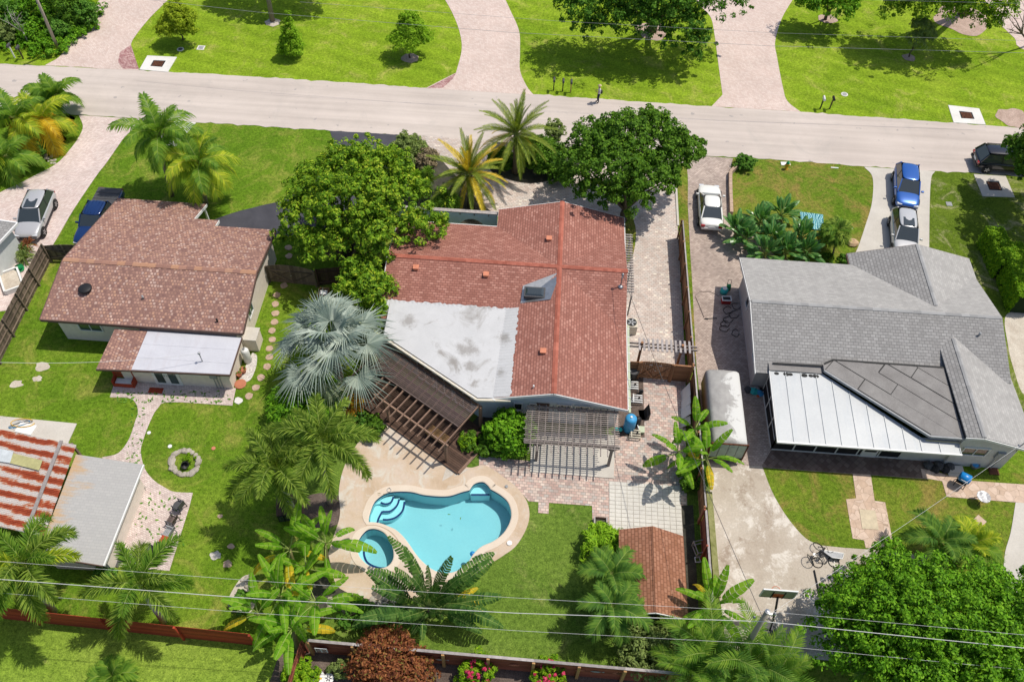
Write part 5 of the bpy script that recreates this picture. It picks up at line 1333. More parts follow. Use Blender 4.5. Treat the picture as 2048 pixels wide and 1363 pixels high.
# ------------------------------------------------------------------ vehicles
_wheel = {}
def wheel_meshes(r, w):
    if (r, w) not in _wheel:
        t = MB(); t.lathe((0, 0, 0), [(r*0.62, -w/2), (r*0.93, -w/2), (r, -w/2 + 0.04), (r, w/2 - 0.04), (r*0.93, w/2), (r*0.62, w/2)], 20)
        rim = MB(); rim.lathe((0, 0, 0), [(r*0.64, w/2 - 0.06), (r*0.64, w/2 - 0.01), (r*0.55, w/2 - 0.015), (r*0.2, w/2 + 0.0)], 16)
        for k in range(5):
            a = 2 * pi * k / 5
            rim.bar((0.05*cos(a), 0.05*sin(a), w/2 + 0.004), (r*0.6*cos(a), r*0.6*sin(a), w/2 - 0.002), 0.06, 0.02)
        _wheel[(r, w)] = (t.mesh('wheel', True), rim.mesh('rim'))
    return _wheel[(r, w)]

def loft(stations, nsec):
    """stations: lists of nsec points (closed around), returns MB with end caps"""
    b = MB(); vs = [p for s in stations for p in s]; fs = []
    for i in range(len(stations) - 1):
        for k in range(nsec):
            k2 = (k + 1) % nsec
            fs.append((i*nsec + k, i*nsec + k2, (i+1)*nsec + k2, (i+1)*nsec + k))
    fs.append(tuple(range(nsec - 1, -1, -1))); fs.append(tuple((len(stations)-1)*nsec + k for k in range(nsec)))
    return b.add(vs, fs)

def section(x, hw, zb, zt, cr=0.03):
    h = [(hw*0.86, zb), (hw*0.985, zb + 0.12), (hw, (zb+zt)/2), (hw*0.985, zt - 0.12), (hw*0.9, zt - 0.015), (hw*0.5, zt + cr*0.8)]
    return [(x, -y, z) for y, z in h] + [(x, y, z) for y, z in h[::-1]]

def car(name, label, px, py, heading, paint, kind='suv', L=4.6, W=1.84, H=1.66, sunroof=False, rails=False, cat='car', group='parked cars', bed=None):
    c = P(px, py)
    r = thing(name, label, cat, (c.x, c.y, 0.025), heading, group)
    hl, hw = L/2, W/2
    bz, zt = 0.24, (1.0 if kind != 'sedan' else 0.88)
    if kind == 'pickup': zt = 1.12
    nose = zt - 0.06
    if kind == 'sedan':
        st = [(-hl, .74, .4, zt-.12), (-hl+.1, .9, .3, zt-.02), (-hl+.5, .98, bz, zt+.02), (-hl+1.1, 1, bz, zt), (0, 1, bz, zt), (hl-1.3, 1, bz, zt-.02), (hl-.6, .97, bz, zt-.1), (hl-.18, .88, .3, zt-.22), (hl, .68, .38, zt-.34)]
        gh = dict(rb=-hl+0.62, rt=-hl+1.45, ft=hl-2.1, fb=hl-1.25)
    elif kind == 'pickup':
        st = [(-hl, .94, .45, zt), (-hl+.08, .98, .42, zt), (-0.6, 1, .4, zt), (0.2, 1, .36, zt), (hl-1.6, 1, .36, zt), (hl-.7, .98, .36, zt-.02), (hl-.2, .93, .38, zt-.1), (hl, .8, .45, zt-.25)]
        gh = dict(rb=-0.85, rt=-0.7, ft=0.75, fb=1.35)
    else:
        st = [(-hl, .8, .4, zt-.1), (-hl+.08, .93, .32, zt), (-hl+.5, 1, bz, zt+.02), (0, 1, bz, zt), (hl-1.4, 1, bz, zt), (hl-.7, .97, bz, zt-.06), (hl-.2, .9, .3, zt-.17), (hl, .72, .36, zt-.32)]
        gh = dict(rb=-hl+0.12, rt=-hl+0.55, ft=hl-2.05, fb=hl-1.2)
    b = loft([section(x, hw*k, z0, z1) for x, k, z0, z1 in st], 12)
    b.build('body', paint, r, True).modifiers.new('round', 'SUBSURF').render_levels = 1
    wb, wt = hw*0.9, hw*(0.7 if kind == 'sedan' else 0.74)
    zb2 = zt - 0.03; zr = H - 0.06
    RB, RT, FT, FB = gh['rb'], gh['rt'], gh['ft'], gh['fb']
    # roof panel
    n = 6; rows = []
    for i in range(n + 1):
        x = RT - 0.05 + (FT - RT + 0.1) * i / n
        s = 1 - 0.13 * abs(2*i/n - 1)**2.5
        zc = zr + 0.07 * (1 - (2*i/n - 1)**2)
        rows.append([(x, -wt*s, zr - 0.02), (x, -wt*0.6*s, zc), (x, 0, zc + 0.015), (x, wt*0.6*s, zc), (x, wt*s, zr - 0.02), (x, wt*s*0.95, zr - 0.07), (x, 0, zr - 0.07), (x, -wt*s*0.95, zr - 0.07)])
    loft(rows, 8).build('roof', paint, r, True).modifiers.new('round', 'SUBSURF').render_levels = 1
    # glass
    MB().quad((FB, -wb*0.93, zb2), (FB, wb*0.93, zb2), (FT, wt*0.93, zr - 0.03), (FT, -wt*0.93, zr - 0.03)).build('windshield', M['glass'], r)
    MB().quad((RB, wb*0.9, zb2), (RB, -wb*0.9, zb2), (RT, -wt*0.9, zr - 0.03), (RT, wt*0.9, zr - 0.03)).build('rear_window', M['glass'], r)
    for s in (-1, 1):
        for t0, t1 in ((0.0, 0.47), (0.49, 1.0)):
            q = [(RB + (FB-RB)*t0, s*wb, zb2), (RB + (FB-RB)*t1, s*wb, zb2), (RT + (FT-RT)*t1, s*wt, zr - 0.04), (RT + (FT-RT)*t0, s*wt, zr - 0.04)]
            MB().quad(*(q if s < 0 else q[::-1])).build('side_window', M['glass'], r)
        MB().bar((FB + 0.02, s*wb*0.97, zb2), (FT, s*wt*0.98, zr - 0.02), 0.07, 0.06).build('front_pillar', paint, r)
        MB().bar((RB - 0.02, s*wb*0.97, zb2), (RT, s*wt*0.98, zr - 0.02), 0.12 if kind == 'suv' else 0.08, 0.08).build('rear_pillar', paint, r)
        MB().bar((RB + (FB-RB)*.48, s*(wb+.002), zb2), (RT + (FT-RT)*.48, s*(wt+.002), zr - 0.03), 0.02, 0.07, up=(1,0,0)).build('door_pillar', M['black'], r)
        mi = MB().box((FB - 0.32, s*(hw + 0.1), zt + 0.06), (0.12, 0.2, 0.14)).build('mirror', paint, r, bevel=0.02)
        hx = hl - 0.16
        MB().box((hx, s*hw*0.66, zt - 0.3), (0.22, 0.36, 0.12)).build('headlight', M['lens'], r, bevel=0.02)
        MB().box((-hl + 0.04, s*hw*0.72, zt - 0.18), (0.12, 0.3, 0.2 if kind != 'pickup' else 0.3)).build('taillight', M['lens_red'], r, bevel=0.02)
        if rails: MB().bar((RT + 0.1, s*wt*0.9, zr + 0.06), (FT - 0.1, s*wt*0.9, zr + 0.06), 0.04, 0.04).build('roof_rail', M['black'], r)
        MB().box((0.1, s*(hw*0.99), 0.4), (L*0.5, 0.03, 0.1)).build('sill_trim', M['black'], r)
    MB().box((hl - 0.02, 0, zt - 0.42), (0.08, W*0.45, 0.16)).build('grille', M['black'], r, bevel=0.01)
    MB().box((hl - 0.03, 0, 0.44), (0.12, W*0.78, 0.16)).build('front_bumper', M['darkgrey'] if kind != 'sedan' else paint, r, bevel=0.03)
    MB().box((-hl + 0.02, 0, 0.5), (0.14, W*0.82, 0.2)).build('rear_bumper', M['darkgrey'] if kind == 'suv' else paint, r, bevel=0.03)
    MB().box((-hl - 0.015, 0, zt - 0.28), (0.03, 0.5, 0.16)).build('number_plate', M['white'], r)
    if sunroof: MB().box(((FT*0.75 + RT*0.25), 0, zr + 0.058), ((FT-RT)*0.42, wt*1.15, 0.02)).build('sunroof', M['glass'], r)
    if kind == 'pickup':
        for k in range(3):
            x = -hl + 0.12 + (k + 0.5) * 0.5 * (2*(hl - 0.95) / 3) * 0.98
            wl = (hl - 0.95) / 3 * 0.98
            x = -hl + 0.08 + (k + 0.5) * wl
            MB().box((x, 0, zt + 0.035), (wl - 0.03, W*0.9, 0.05)).build('bed_cover', M['darkgrey'], r, bevel=0.01)
        for k in range(5): MB().box((0.05, -0.5 + k*0.25, zr + 0.062), (1.3, 0.03, 0.015)).build('roof_rib', paint, r)
    wr, ww = (0.35, 0.23) if kind != 'sedan' else (0.32, 0.2)
    if kind == 'pickup': wr, ww = 0.4, 0.27
    tm, rm = wheel_meshes(wr, ww)
    fx, rx = hl - 0.86, -hl + 0.86
    for x in (fx, rx):
        for s in (-1, 1):
            ar = MB(); ar.lathe((0, 0, 0), [(wr + 0.06, 0.0), (wr + 0.06, 0.03)], 20)
            o = ar.build('wheel_arch', M['black'], r); o.location = (x, s*(hw - 0.025), wr); o.rotation_euler = (-s*pi/2, 0, 0)
            w = obj('wheel', tm, M['rubber'], r); w.location = (x, s*(hw - ww/2 + 0.03), wr); w.rotation_euler = (-s*pi/2, 0, 0)
            obj('rim', rm, M['alloy'], w)
    return r
HD = lambda a, b: atan2(P(*b).y - P(*a).y, P(*b).x - P(*a).x)
car('parked_suv', 'silver-grey SUV with sunroof on the pink driveway', 78, 443, HD((90, 395), (58, 470)), M['car_grey'], 'suv', 4.6, 1.88, 1.62, sunroof=True)
car('parked_pickup', 'navy pickup with black bed cover behind the brown house', 206, 450, HD((205, 400), (163, 480)), M['car_navy'], 'pickup', 5.6, 1.98, 1.85, cat='pickup')
car('parked_sedan', 'white sedan on the grey paver driveway', 1417, 423, HD((1418, 452), (1414, 380)), M['car_white'], 'sedan', 4.75, 1.8, 1.44)
car('parked_suv', 'bright blue SUV at the top of the concrete driveway', 1806, 387, HD((1803, 340), (1808, 430)), M['car_blue'], 'suv', 4.55, 1.84, 1.68)
car('parked_suv', 'silver SUV with sunroof nosed under the grey house roof', 1801, 480, HD((1798, 440), (1805, 520)), M['car_silver'], 'suv', 4.6, 1.84, 1.68, sunroof=True)
car('parked_suv', 'black SUV on the street under the right-hand tree', 2003, 334, HD((1960, 330), (2040, 336)), M['car_black'], 'suv', 4.9, 1.9, 1.75, rails=True)

# ------------------------------------------------------------------ white-roofed box trailer
bx = [P(1414, 737, 2.35), P(1477, 733, 2.35), P(1495, 886, 2.35), P(1433, 884, 2.35)]
tx = sum(q.x for q in bx)/4; ty = sum(q.y for q in bx)/4
tw_, tl_ = 2.1, bx[0].y - bx[3].y
trl = thing('box_trailer', 'old white-topped box trailer with pale green doors', 'trailer', (tx, ty, 0))
prof = [(-tw_/2, 0.55), (-tw_/2, 2.0), (-tw_/2 + 0.06, 2.18), (-tw_/2 + 0.22, 2.3), (0, 2.37), (tw_/2 - 0.22, 2.3), (tw_/2 - 0.06, 2.18), (tw_/2, 2.0), (tw_/2, 0.55)]
st = [[(x, y, z if z < 2 else z - e) for x, z in prof] for y, e in ((-tl_/2, 0.0), (-tl_/2 + 0.3, 0.0), (tl_/2 - 0.35, 0), (tl_/2 - 0.1, 0.06), (tl_/2, 0.16))]
t = NT('trailer_white')
gx = t.noise(0.9, 8, 0.75, dist=0.6); sx_ = t.sep(t.pos())
k = t.step(t.math('ADD', gx, t.math('MULTIPLY', t.math('SUBTRACT', tx + 0.45, sx_[0]), 0.24)), 0.48, 0.56)
tm_ = t.fin(t.mix(k, (0.55, 0.55, 0.53), t.ramp(t.noise(2.0, 8, 0.7), [(0.3, (0.27, 0.26, 0.25)), (0.7, (0.4, 0.39, 0.37))])), 0.6)
loft(st, 9).build('body', tm_, trl, True)
gm = m_plain('pale_green_door', (0.36, 0.45, 0.38), 0.6)
for k in range(4):
    x = -tw_/2 + (k + 0.5) * tw_/4
    d = MB().box((x, -tl_/2 - 0.02, 1.35), (tw_/4 - 0.04, 0.04, 1.5)).build('door_panel', gm, trl, bevel=0.01)
    if k in (1, 2): MB().box((x, -tl_/2 - 0.045, 1.7), (0.3, 0.02, 0.35)).build('louvre', gm, d, bevel=0.01)
MB().box((0, -tl_/2 - 0.04, 2.15), (tw_ + 0.04, 0.08, 0.08)).build('rear_frame', M['rustplate'], trl)
MB().box((0, -tl_/2 - 0.08, 0.5), (tw_, 0.16, 0.1)).build('bumper', M['wood_dark'], trl)
for x in (-1, 1): MB().box((x*(tw_/2 + 0.01), -tl_/2 - 0.04, 1.35), (0.07, 0.08, 1.7)).build('corner_post', M['rustplate'], trl)
tmw, rmw = wheel_meshes(0.35, 0.23)
for y in (-0.5, 0.45):
    for s in (-1, 1):
        w = obj('wheel', tmw, M['rubber'], trl); w.location = (s*(tw_/2 - 0.14), y, 0.37); w.rotation_euler = (0, s*pi/2, 0)
        obj('rim', rmw, M['alloy'], w)
MB().bar((-0.5, -tl_/2 + 0.3, 0.5), (-0.5, tl_/2, 0.5), 0.1, 0.12).build('chassis', M['rustplate'], trl)
MB().bar((0.5, -tl_/2 + 0.3, 0.5), (0.5, tl_/2, 0.5), 0.1, 0.12).build('chassis', M['rustplate'], trl)
MB().bar((0, tl_/2 - 0.2, 0.48), (0, tl_/2 + 1.1, 0.45), 0.1, 0.1).build('drawbar', M['rustplate'], trl)

# ------------------------------------------------------------------ the man at the roadside
def person():
    c = P(1196, 205, 0.02)
    r = thing('person', 'person in white shirt and dark trousers holding a phone by the street', 'person', (c.x, c.y, 0.02), radians(190))
    # facing local +x; y left
    J = {'pel': (0, 0, .93), 'sp1': (.01, 0, 1.08), 'sp2': (.0, 0, 1.25), 'chest': (-.01, 0, 1.38), 'neck': (.0, 0, 1.49), 'head0': (.02, 0, 1.56),
         'hipL': (0, .1, .9), 'kneeL': (.04, .11, .5), 'ankL': (-.02, .11, .1), 'toeL': (.15, .13, .05), 'hipR': (0, -.1, .9), 'kneeR': (.07, -.11, .5), 'ankR': (.03, -.11, .1), 'toeR': (.2, -.13, .05),
         'shL': (-.01, .19, 1.41), 'elL': (-.02, .25, 1.14), 'wrL': (.2, .14, 1.16), 'shR': (-.01, -.19, 1.41), 'elR': (-.02, -.25, 1.14), 'wrR': (.22, -.1, 1.2)}
    R = {'pel': .15, 'sp1': .14, 'sp2': .15, 'chest': .15, 'neck': .06, 'head0': .06, 'hipL': .1, 'kneeL': .065, 'ankL': .045, 'toeL': .04, 'hipR': .1, 'kneeR': .065, 'ankR': .045, 'toeR': .04,
         'shL': .075, 'elL': .048, 'wrL': .032, 'shR': .075, 'elR': .048, 'wrR': .032}
    E_ = [('pel','sp1'),('sp1','sp2'),('sp2','chest'),('chest','neck'),('neck','head0'),('pel','hipL'),('hipL','kneeL'),('kneeL','ankL'),('ankL','toeL'),('pel','hipR'),('hipR','kneeR'),('kneeR','ankR'),('ankR','toeR'),('chest','shL'),('shL','elL'),('elL','wrL'),('chest','shR'),('shR','elR'),('elR','wrR')]
    # hands: palm and five fingers each, closed on the phone
    for s, sd in (('L', 1), ('R', -1)):
        w = Vector(J['wr' + s]); pal = w + Vector((.06, -sd*.015, .015)); J['palm' + s] = tuple(pal); R['palm' + s] = .026; E_.append(('wr' + s, 'palm' + s))
        for f in range(4):
            k0, k1 = 'f%d%sa' % (f, s), 'f%d%sb' % (f, s)
            J[k0] = tuple(pal + Vector((.035 + .004*(f in (1, 2)), -sd*.02, .025 - f*.018))); J[k1] = tuple(pal + Vector((.045, -sd*.055, .024 - f*.017)))
            R[k0] = .009; R[k1] = .008; E_ += [('palm' + s, k0), (k0, k1)]
        J['th' + s] = tuple(pal + Vector((.015, -sd*.03, .04))); R['th' + s] = .01; E_.append(('palm' + s, 'th' + s))
    keys = list(J); me = bpy.data.meshes.new('body')
    me.from_pydata([J[k] for k in keys], [(keys.index(a), keys.index(b)) for a, b in E_], [])
    o = obj('body', me, None, r)
    sk = o.modifiers.new('skin', 'SKIN'); sk.use_smooth_shade = True
    for i, k in enumerate(keys):
        me.skin_vertices[0].data[i].radius = (R[k], R[k] * (0.78 if k in ('pel', 'sp1', 'sp2', 'chest') else 1))
        me.skin_vertices[0].data[i].use_root = (k == 'pel')
    o.modifiers.new('sub', 'SUBSURF').levels = 1; o.modifiers['sub'].render_levels = 1
    t = NT('person_clothes')
    ob = t.sep(t.n.new('ShaderNodeTexCoord').outputs['Object'])
    col = t.mix(t.step(ob[2], 0.955, 0.965), (0.018, 0.03, 0.05), (0.66, 0.64, 0.66))
    col = t.mix(t.step(ob[2], 1.485, 1.495), col, (0.45, 0.25, 0.17))
    col = t.mix(t.step(ob[0], 0.1, 0.11), col, t.mix(t.step(ob[2], 0.4, 0.41), (0.018, 0.03, 0.05), (0.45, 0.25, 0.17)))
    col = t.mix(t.step(ob[2], 0.11, 0.12), (0.03, 0.025, 0.02), col)
    me.materials.append(t.fin(col, 0.8))
    h = MB(); h.lathe((0.03, 0, 1.54), [(0.03, 0), (0.062, 0.03), (0.078, 0.09), (0.085, 0.14), (0.078, 0.19), (0.05, 0.23), (0.01, 0.245)], 14, 1.12, 0.95)
    hd = h.build('head', M['skin'], r, True)
    MB().add([(0.115, -0.012, 1.665), (0.115, 0.012, 1.665), (0.145, 0, 1.645), (0.118, 0, 1.69)], [(0,1,2),(1,3,2),(3,0,2)]).build('nose', M['skin'], hd)
    for s in (-1, 1):
        MB().lathe((0.112, s*0.03, 1.68), [(0.004, -0.008), (0.011, 0), (0.004, 0.008)], 8).build('eye', M['black'], hd)
        MB().lathe((0.03, s*0.083, 1.64), [(0.008, 0), (0.02, 0.03), (0.008, 0.06)], 8, 1, 0.5).build('ear', M['skin'], hd)
    MB().box((0.116, 0, 1.615), (0.012, 0.045, 0.012)).build('mouth', m_plain('lips', (0.3, 0.1, 0.09)), hd)
    ht = MB(); ht.lathe((0.025, 0, 1.72), [(0.16, 0.0), (0.165, 0.012), (0.098, 0.02), (0.092, 0.07), (0.05, 0.1), (0.01, 0.105)], 16, 1.05, 0.95); ht.build('hat', m_plain('straw_hat', (0.55, 0.45, 0.28)), r, True)
    bg = MB().box((-0.19, -0.05, 1.05), (0.16, 0.26, 0.28)).build('shoulder_bag', M['black'], r, bevel=0.03)
    MB().tube([(-0.15, -0.12, 1.15), (-0.05, -0.1, 1.5), (0.06, 0.05, 1.4), (-0.12, 0.14, 1.12)], 0.014, 5).build('strap', M['black'], bg)
    ph = MB().box((0.315, 0.02, 1.2), (0.015, 0.15, 0.075)).build('phone', M['black'], None)
    ph.parent = None; ph.location = (0, 0, 0)
    ph.matrix_world = Matrix.Translation(r.location) @ Matrix.Rotation(radians(190), 4, 'Z')
    tag(ph, 'black phone held in both hands by the person at the street', 'phone')
person()
# ------------------------------------------------------------------ plants: generators
def unit(v):
    return v / np.maximum(np.linalg.norm(v, axis=-1, keepdims=True), 1e-9)

def leaf_cloud(lobes, n, size, aspect=0.45, clump=0.36, seed=1, jit=0.13, up=0.35, hang=0.0, fold=0.18, low=-0.35, perclump=30):
    """many leaf quads gathered in clumps over the surfaces of ellipsoid lobes (cx,cy,cz,rx,ry,rz)"""
    g = np.random.default_rng(seed)
    lb = np.array([l if len(l) == 6 else (*l[:3], l[3], l[3], l[3] * 0.8) for l in lobes], dtype=float)
    w = (lb[:, 3] * lb[:, 4]) ** 1.0; w /= w.sum()
    nc = max(6, n // perclump)
    li = g.choice(len(lb), nc, p=w)
    d = unit(g.normal(size=(nc, 3)))
    d[:, 2] = np.where(d[:, 2] < low, -d[:, 2], d[:, 2])
    rad = 1.0 + g.normal(-0.04, jit, nc); rad[g.random(nc) < 0.2] *= 0.72
    cc = lb[li, :3] + d * lb[li, 3:] * rad[:, None]
    cr = clump * np.minimum(1.4, lb[li, 3:].mean(1)) * g.uniform(0.35, 1.15, nc)
    ci = g.integers(0, nc, n)
    e = unit(g.normal(size=(n, 3)) + d[ci] * 0.7 + np.array([0, 0, 0.35]))
    pos = cc[ci] + e * (cr[ci] * g.uniform(0.55, 1.05, n))[:, None] * np.array([1, 1, 0.75])
    nrm = unit(e * 0.8 + np.array([0, 0, up]) + g.normal(0, 0.35, (n, 3)))
    tan = g.normal(size=(n, 3)) + e * 0.6; tan[:, 2] -= hang
    tan = unit(tan - nrm * (tan * nrm).sum(1, keepdims=True))
    bit = np.cross(nrm, tan)
    L = size * g.uniform(0.7, 1.3, n)[:, None]; Wd = L * aspect
    v = np.empty((n, 4, 3))
    v[:, 0] = pos - tan * L * 0.5
    v[:, 1] = pos + bit * Wd * 0.5 + nrm * L * fold * 0.5
    v[:, 2] = pos + tan * L * 0.5 - nrm * L * fold * 0.6
    v[:, 3] = pos - bit * Wd * 0.5 + nrm * L * fold * 0.5
    v[:, :, 2] = np.maximum(v[:, :, 2], 0.04)
    return v.reshape(-1, 3)

def crown_obj(name, verts, m, parent):
    me = np_mesh(name, verts, None, 4)
    return obj(name, me, m, parent)

def W(px, py, h, r, rz=None):
    """lobe seen at a photo pixel, centre at height h"""
    p = P(px, py, h)
    return (p.x, p.y, h, r, r, rz if rz else r * 0.8)

def tree(name, label, base, lobes, n, size, m, seed, trunk=0.2, bark='bark', cat='tree', group=None, limbs=None, fork=0.4, crown='crown', **k):
    b = P(*base) if len(base) == 2 else Vector(base)
    r = thing(name, label, cat, (b.x, b.y, 0), 0, group)
    lb = [(l[0]-b.x, l[1]-b.y, l[2], *l[3:]) for l in lobes]
    rnd = random.Random(seed)
    top = max(lb, key=lambda l: l[2])
    fz = max(0.3, min(l[2] for l in lb) * fork)
    if trunk:
        MB().tube([(0, 0, 0), (rnd.uniform(-.1,.1), rnd.uniform(-.1,.1), fz*0.5), (rnd.uniform(-.15,.15), rnd.uniform(-.15,.15), fz)], [trunk*1.25, trunk, trunk*0.85], 9).build('trunk', M[bark], r, True)
        for l in lb[:(limbs if limbs is not None else 12)]:
            mid = Vector((l[0]*0.45 + rnd.uniform(-.2,.2), l[1]*0.45 + rnd.uniform(-.2,.2), fz + (l[2]-fz)*0.6))
            MB().tube([(0, 0, fz*0.85), mid, (l[0], l[1], l[2] + l[5]*0.3)], [trunk*0.6, trunk*0.35, trunk*0.1], 6).build('limb', M[bark], r, True)
    crown_obj(crown, leaf_cloud(lb, n, size, seed=seed, **k), m, r)
    return r

# ---- palm fronds
def spine(L, a0, a1, n=14, bend=1.3):
    pts = [Vector((0, 0, 0))]
    for i in range(n):
        t = (i + 0.5) / n
        a = a0 + (a1 - a0) * t ** bend
        pts.append(pts[-1] + Vector((cos(a), 0, sin(a))) * (L / n))
    return pts

def frond_mesh(name, L, a0, a1, nl=34, ll=0.7, w=0.05, sweep=(70, 35), vee=0.35, droop=0.5, plume=False, seed=0, start=0.1, mats=None, bend=1.3, rad=0.03, prof=None):
    rnd = random.Random(seed)
    sp = spine(L, a0, a1, bend=bend); n = len(sp) - 1
    b = MB()
    b.tube(sp, [rad * (1 - 0.8 * i / n) for i in range(n + 1)], 4)
    nr = len(b.f)
    def at(t):
        f = t * n; i = min(int(f), n - 1); return sp[i].lerp(sp[i+1], f - i), (sp[i+1] - sp[i]).normalized()
    for k in range(nl):
        t = start + (1 - start) * (k + 0.5) / nl
        p, d = at(t)
        side0 = Vector((0, 1, 0)); up0 = d.cross(side0) * -1
        if up0.z < 0 and abs(d.z) < 0.99: up0 = -up0
        ln = ll * (prof(t) if prof else (0.35 + 0.65 * sin(pi * min(1, (t * 0.85 + 0.12))))) * rnd.uniform(0.85, 1.1)
        sw = radians(sweep[0] + (sweep[1] - sweep[0]) * t)
        for s in (-1, 1):
            if plume:
                ang = rnd.uniform(-1.3, 1.5)
            else:
                ang = vee + rnd.uniform(-0.12, 0.12)
            side = side0 * (s * cos(ang)) + up0 * sin(ang)
            dr = (side * sin(sw) + d * cos(sw)).normalized()
            m1 = p + dr * ln * 0.5
            tip = p + dr * ln + Vector((0, 0, -droop * ln * rnd.uniform(0.6, 1.2))) * 0.55
            wv = dr.cross(side.cross(d)).normalized() if side.cross(d).length > 1e-6 else d
            wv = d * (w / 2)
            o = len(b.v)
            b.v += [tuple(p - wv*0.6), tuple(p + wv*0.6), tuple(m1 + wv), tuple(m1 - wv), tuple(tip + wv*0.15), tuple(tip - wv*0.15)]
            b.f += [(o, o+1, o+2, o+3), (o+3, o+2, o+4, o+5)]
    me = b.mesh(name)
    for mm in (mats or (M['frond'], M['midrib'])): me.materials.append(mm)
    for i in range(nr): me.polygons[i].material_index = 1
    return me

_fr = {}
def fronds(kind, mkey, L, tiers, **k):
    """cached frond meshes, one per tier (start angle, end angle)"""
    key = (kind, mkey, round(L, 2), tuple(tiers))
    if key not in _fr:
        _fr[key] = [frond_mesh('frond', L, radians(a), radians(e), seed=i + sum(map(ord, kind)) % 50, mats=(M[mkey], M['rachis_y' if 'gold' in mkey or mkey.endswith('_y') else 'midrib']), **k) for i, (a, e) in enumerate(tiers)]
    return _fr[key]

def trunk_curve(b, t, lean=0.15):
    m = b.lerp(t, 0.5) + Vector((0, 0, 0)); m.x += (b.x - t.x) * lean; m.y += (b.y - t.y) * lean
    return [b, b.lerp(m, 0.5), m, m.lerp(t, 0.5), t]

SPEC = {
    'coconut': dict(tiers=((72, 15), (52, -25), (30, -50), (5, -75), (-15, -80)), k=dict(nl=34, ll=1.0, w=0.115, sweep=(75, 35), vee=0.15, droop=0.9)),
    'fox': dict(tiers=((72, -20), (55, -50), (32, -70), (10, -80)), k=dict(nl=140, ll=0.68, w=0.07, sweep=(62, 40), plume=True, droop=0.25, bend=1.1)),
    'date': dict(tiers=((80, 62), (60, 30), (42, 5), (22, -22), (2, -45), (-20, -60), (-38, -72)), k=dict(nl=48, ll=0.46, w=0.06, sweep=(55, 30), vee=0.45, droop=0.1, bend=1.6)),
    'areca': dict(tiers=((75, 20), (60, -20), (40, -45), (20, -60)), k=dict(nl=26, ll=0.75, w=0.1, sweep=(65, 35), vee=0.4, droop=0.6, bend=1.5)),
    'xmas': dict(tiers=((65, -10), (45, -45), (22, -65), (0, -75)), k=dict(nl=28, ll=0.75, w=0.1, sweep=(70, 40), vee=0.45, droop=0.7, bend=1.2)),
}
def palm(name, label, kind, base, crown, h, L, count, mats, seed, trunk=0.13, group=None, bark='bark_palm', lowmat=None, cat='palm tree'):
    b = P(*base); c = P(crown[0], crown[1], h)
    r = thing(name, label, cat, (b.x, b.y, 0), 0, group)
    rnd = random.Random(seed)
    top = c - Vector((b.x, b.y, 0))
    pts = trunk_curve(Vector((0, 0, 0)), top - Vector((0, 0, 0.1)))
    if trunk: MB().tube(pts, [trunk*1.35, trunk*1.05, trunk, trunk*0.95, trunk*0.9], 10).build('trunk', M[bark], r, True)
    sp = SPEC[kind]; T = sp['tiers']; nt = len(T)
    for i in range(count):
        ti = min(nt - 1, int(i * nt / count))
        mk = mats[rnd.randrange(len(mats))]
        if lowmat and ti >= nt - 2 and rnd.random() < (0.6 if ti == nt - 2 else 0.9): mk = lowmat
        me = fronds(kind, mk, L, T, **sp['k'])[ti]
        o = obj('frond', me, None, r)
        s = rnd.uniform(0.85, 1.1) * (0.85 if ti == 0 else 1.0)
        o.scale = (s, s, s)
        o.location = top
        o.rotation_euler = (rnd.uniform(-.12, .12), rnd.uniform(-.1, .1), i * 2.39996 + rnd.uniform(-.2, .2))
    return r

# ---- banana-type leaves
def paddle_mesh(name, L, wd, a0, a1, pet=0.3, split=12, seed=0, m=None, ragged=0.5, gap=0.007, sag=0.25):
    rnd = random.Random(seed); b = MB()
    sp = spine(L, a0, a1, 12, 1.4); n = 12
    b.tube(sp, [0.035 * (1 - 0.75 * i / n) for i in range(n + 1)], 4); nr = len(b.f)
    def at(t):
        f = t * n; i = min(int(f), n - 1); return sp[i].lerp(sp[i+1], f - i), (sp[i+1] - sp[i]).normalized()
    for s in (-1, 1):
        for k in range(split):
            t0 = pet + (1 - pet) * k / split; t1 = pet + (1 - pet) * (k + 1) / split - gap * rnd.uniform(0.2, 1.5)
            q = []
            tw = rnd.uniform(-0.15, 0.25) * ragged
            for t in (t0, t1):
                p, d = at(min(t, 1.0)); u = (t - pet) / (1 - pet)
                ww = wd / 2 * (sin(pi * min(1.0, 0.1 + 0.88 * u ** 0.75)) ** 0.55) * rnd.uniform(1 - 0.15 * ragged, 1.03)
                up = Vector((0, 1, 0)).cross(d); up = up if up.z > 0 else -up
                mid = p + Vector((0, s, 0)) * ww * 0.5 + up * ww * 0.14 + d * ww * 0.12
                out = p + Vector((0, s, 0)) * ww * 0.97 + up * ww * (0.02 - sag - tw) + d * ww * 0.3
                q.append((p, mid, out))
            o = len(b.v)
            b.v += [tuple(x) for x in (q[0][0], q[1][0], q[1][1], q[0][1], q[1][2], q[0][2])]
            b.f += [(o, o+1, o+2, o+3), (o+3, o+2, o+4, o+5)]
    me = b.mesh(name)
    me.materials.append(m); me.materials.append(M['midrib'])
    for i in range(nr): me.polygons[i].material_index = 1
    return me
_pd = {}
def paddles(key, L, wd, tiers, m, **k):
    kk = (key, round(L, 2), m.name)
    k.setdefault('split', 7)
    if kk not in _pd: _pd[kk] = [paddle_mesh('leaf', L, wd, radians(a), radians(e), m=m, seed=i*3 + 1, **k) for i, (a, e) in enumerate(tiers)]
    return _pd[kk]
BT = ((76, 35), (60, 2), (46, -25), (28, -50), (8, -75))
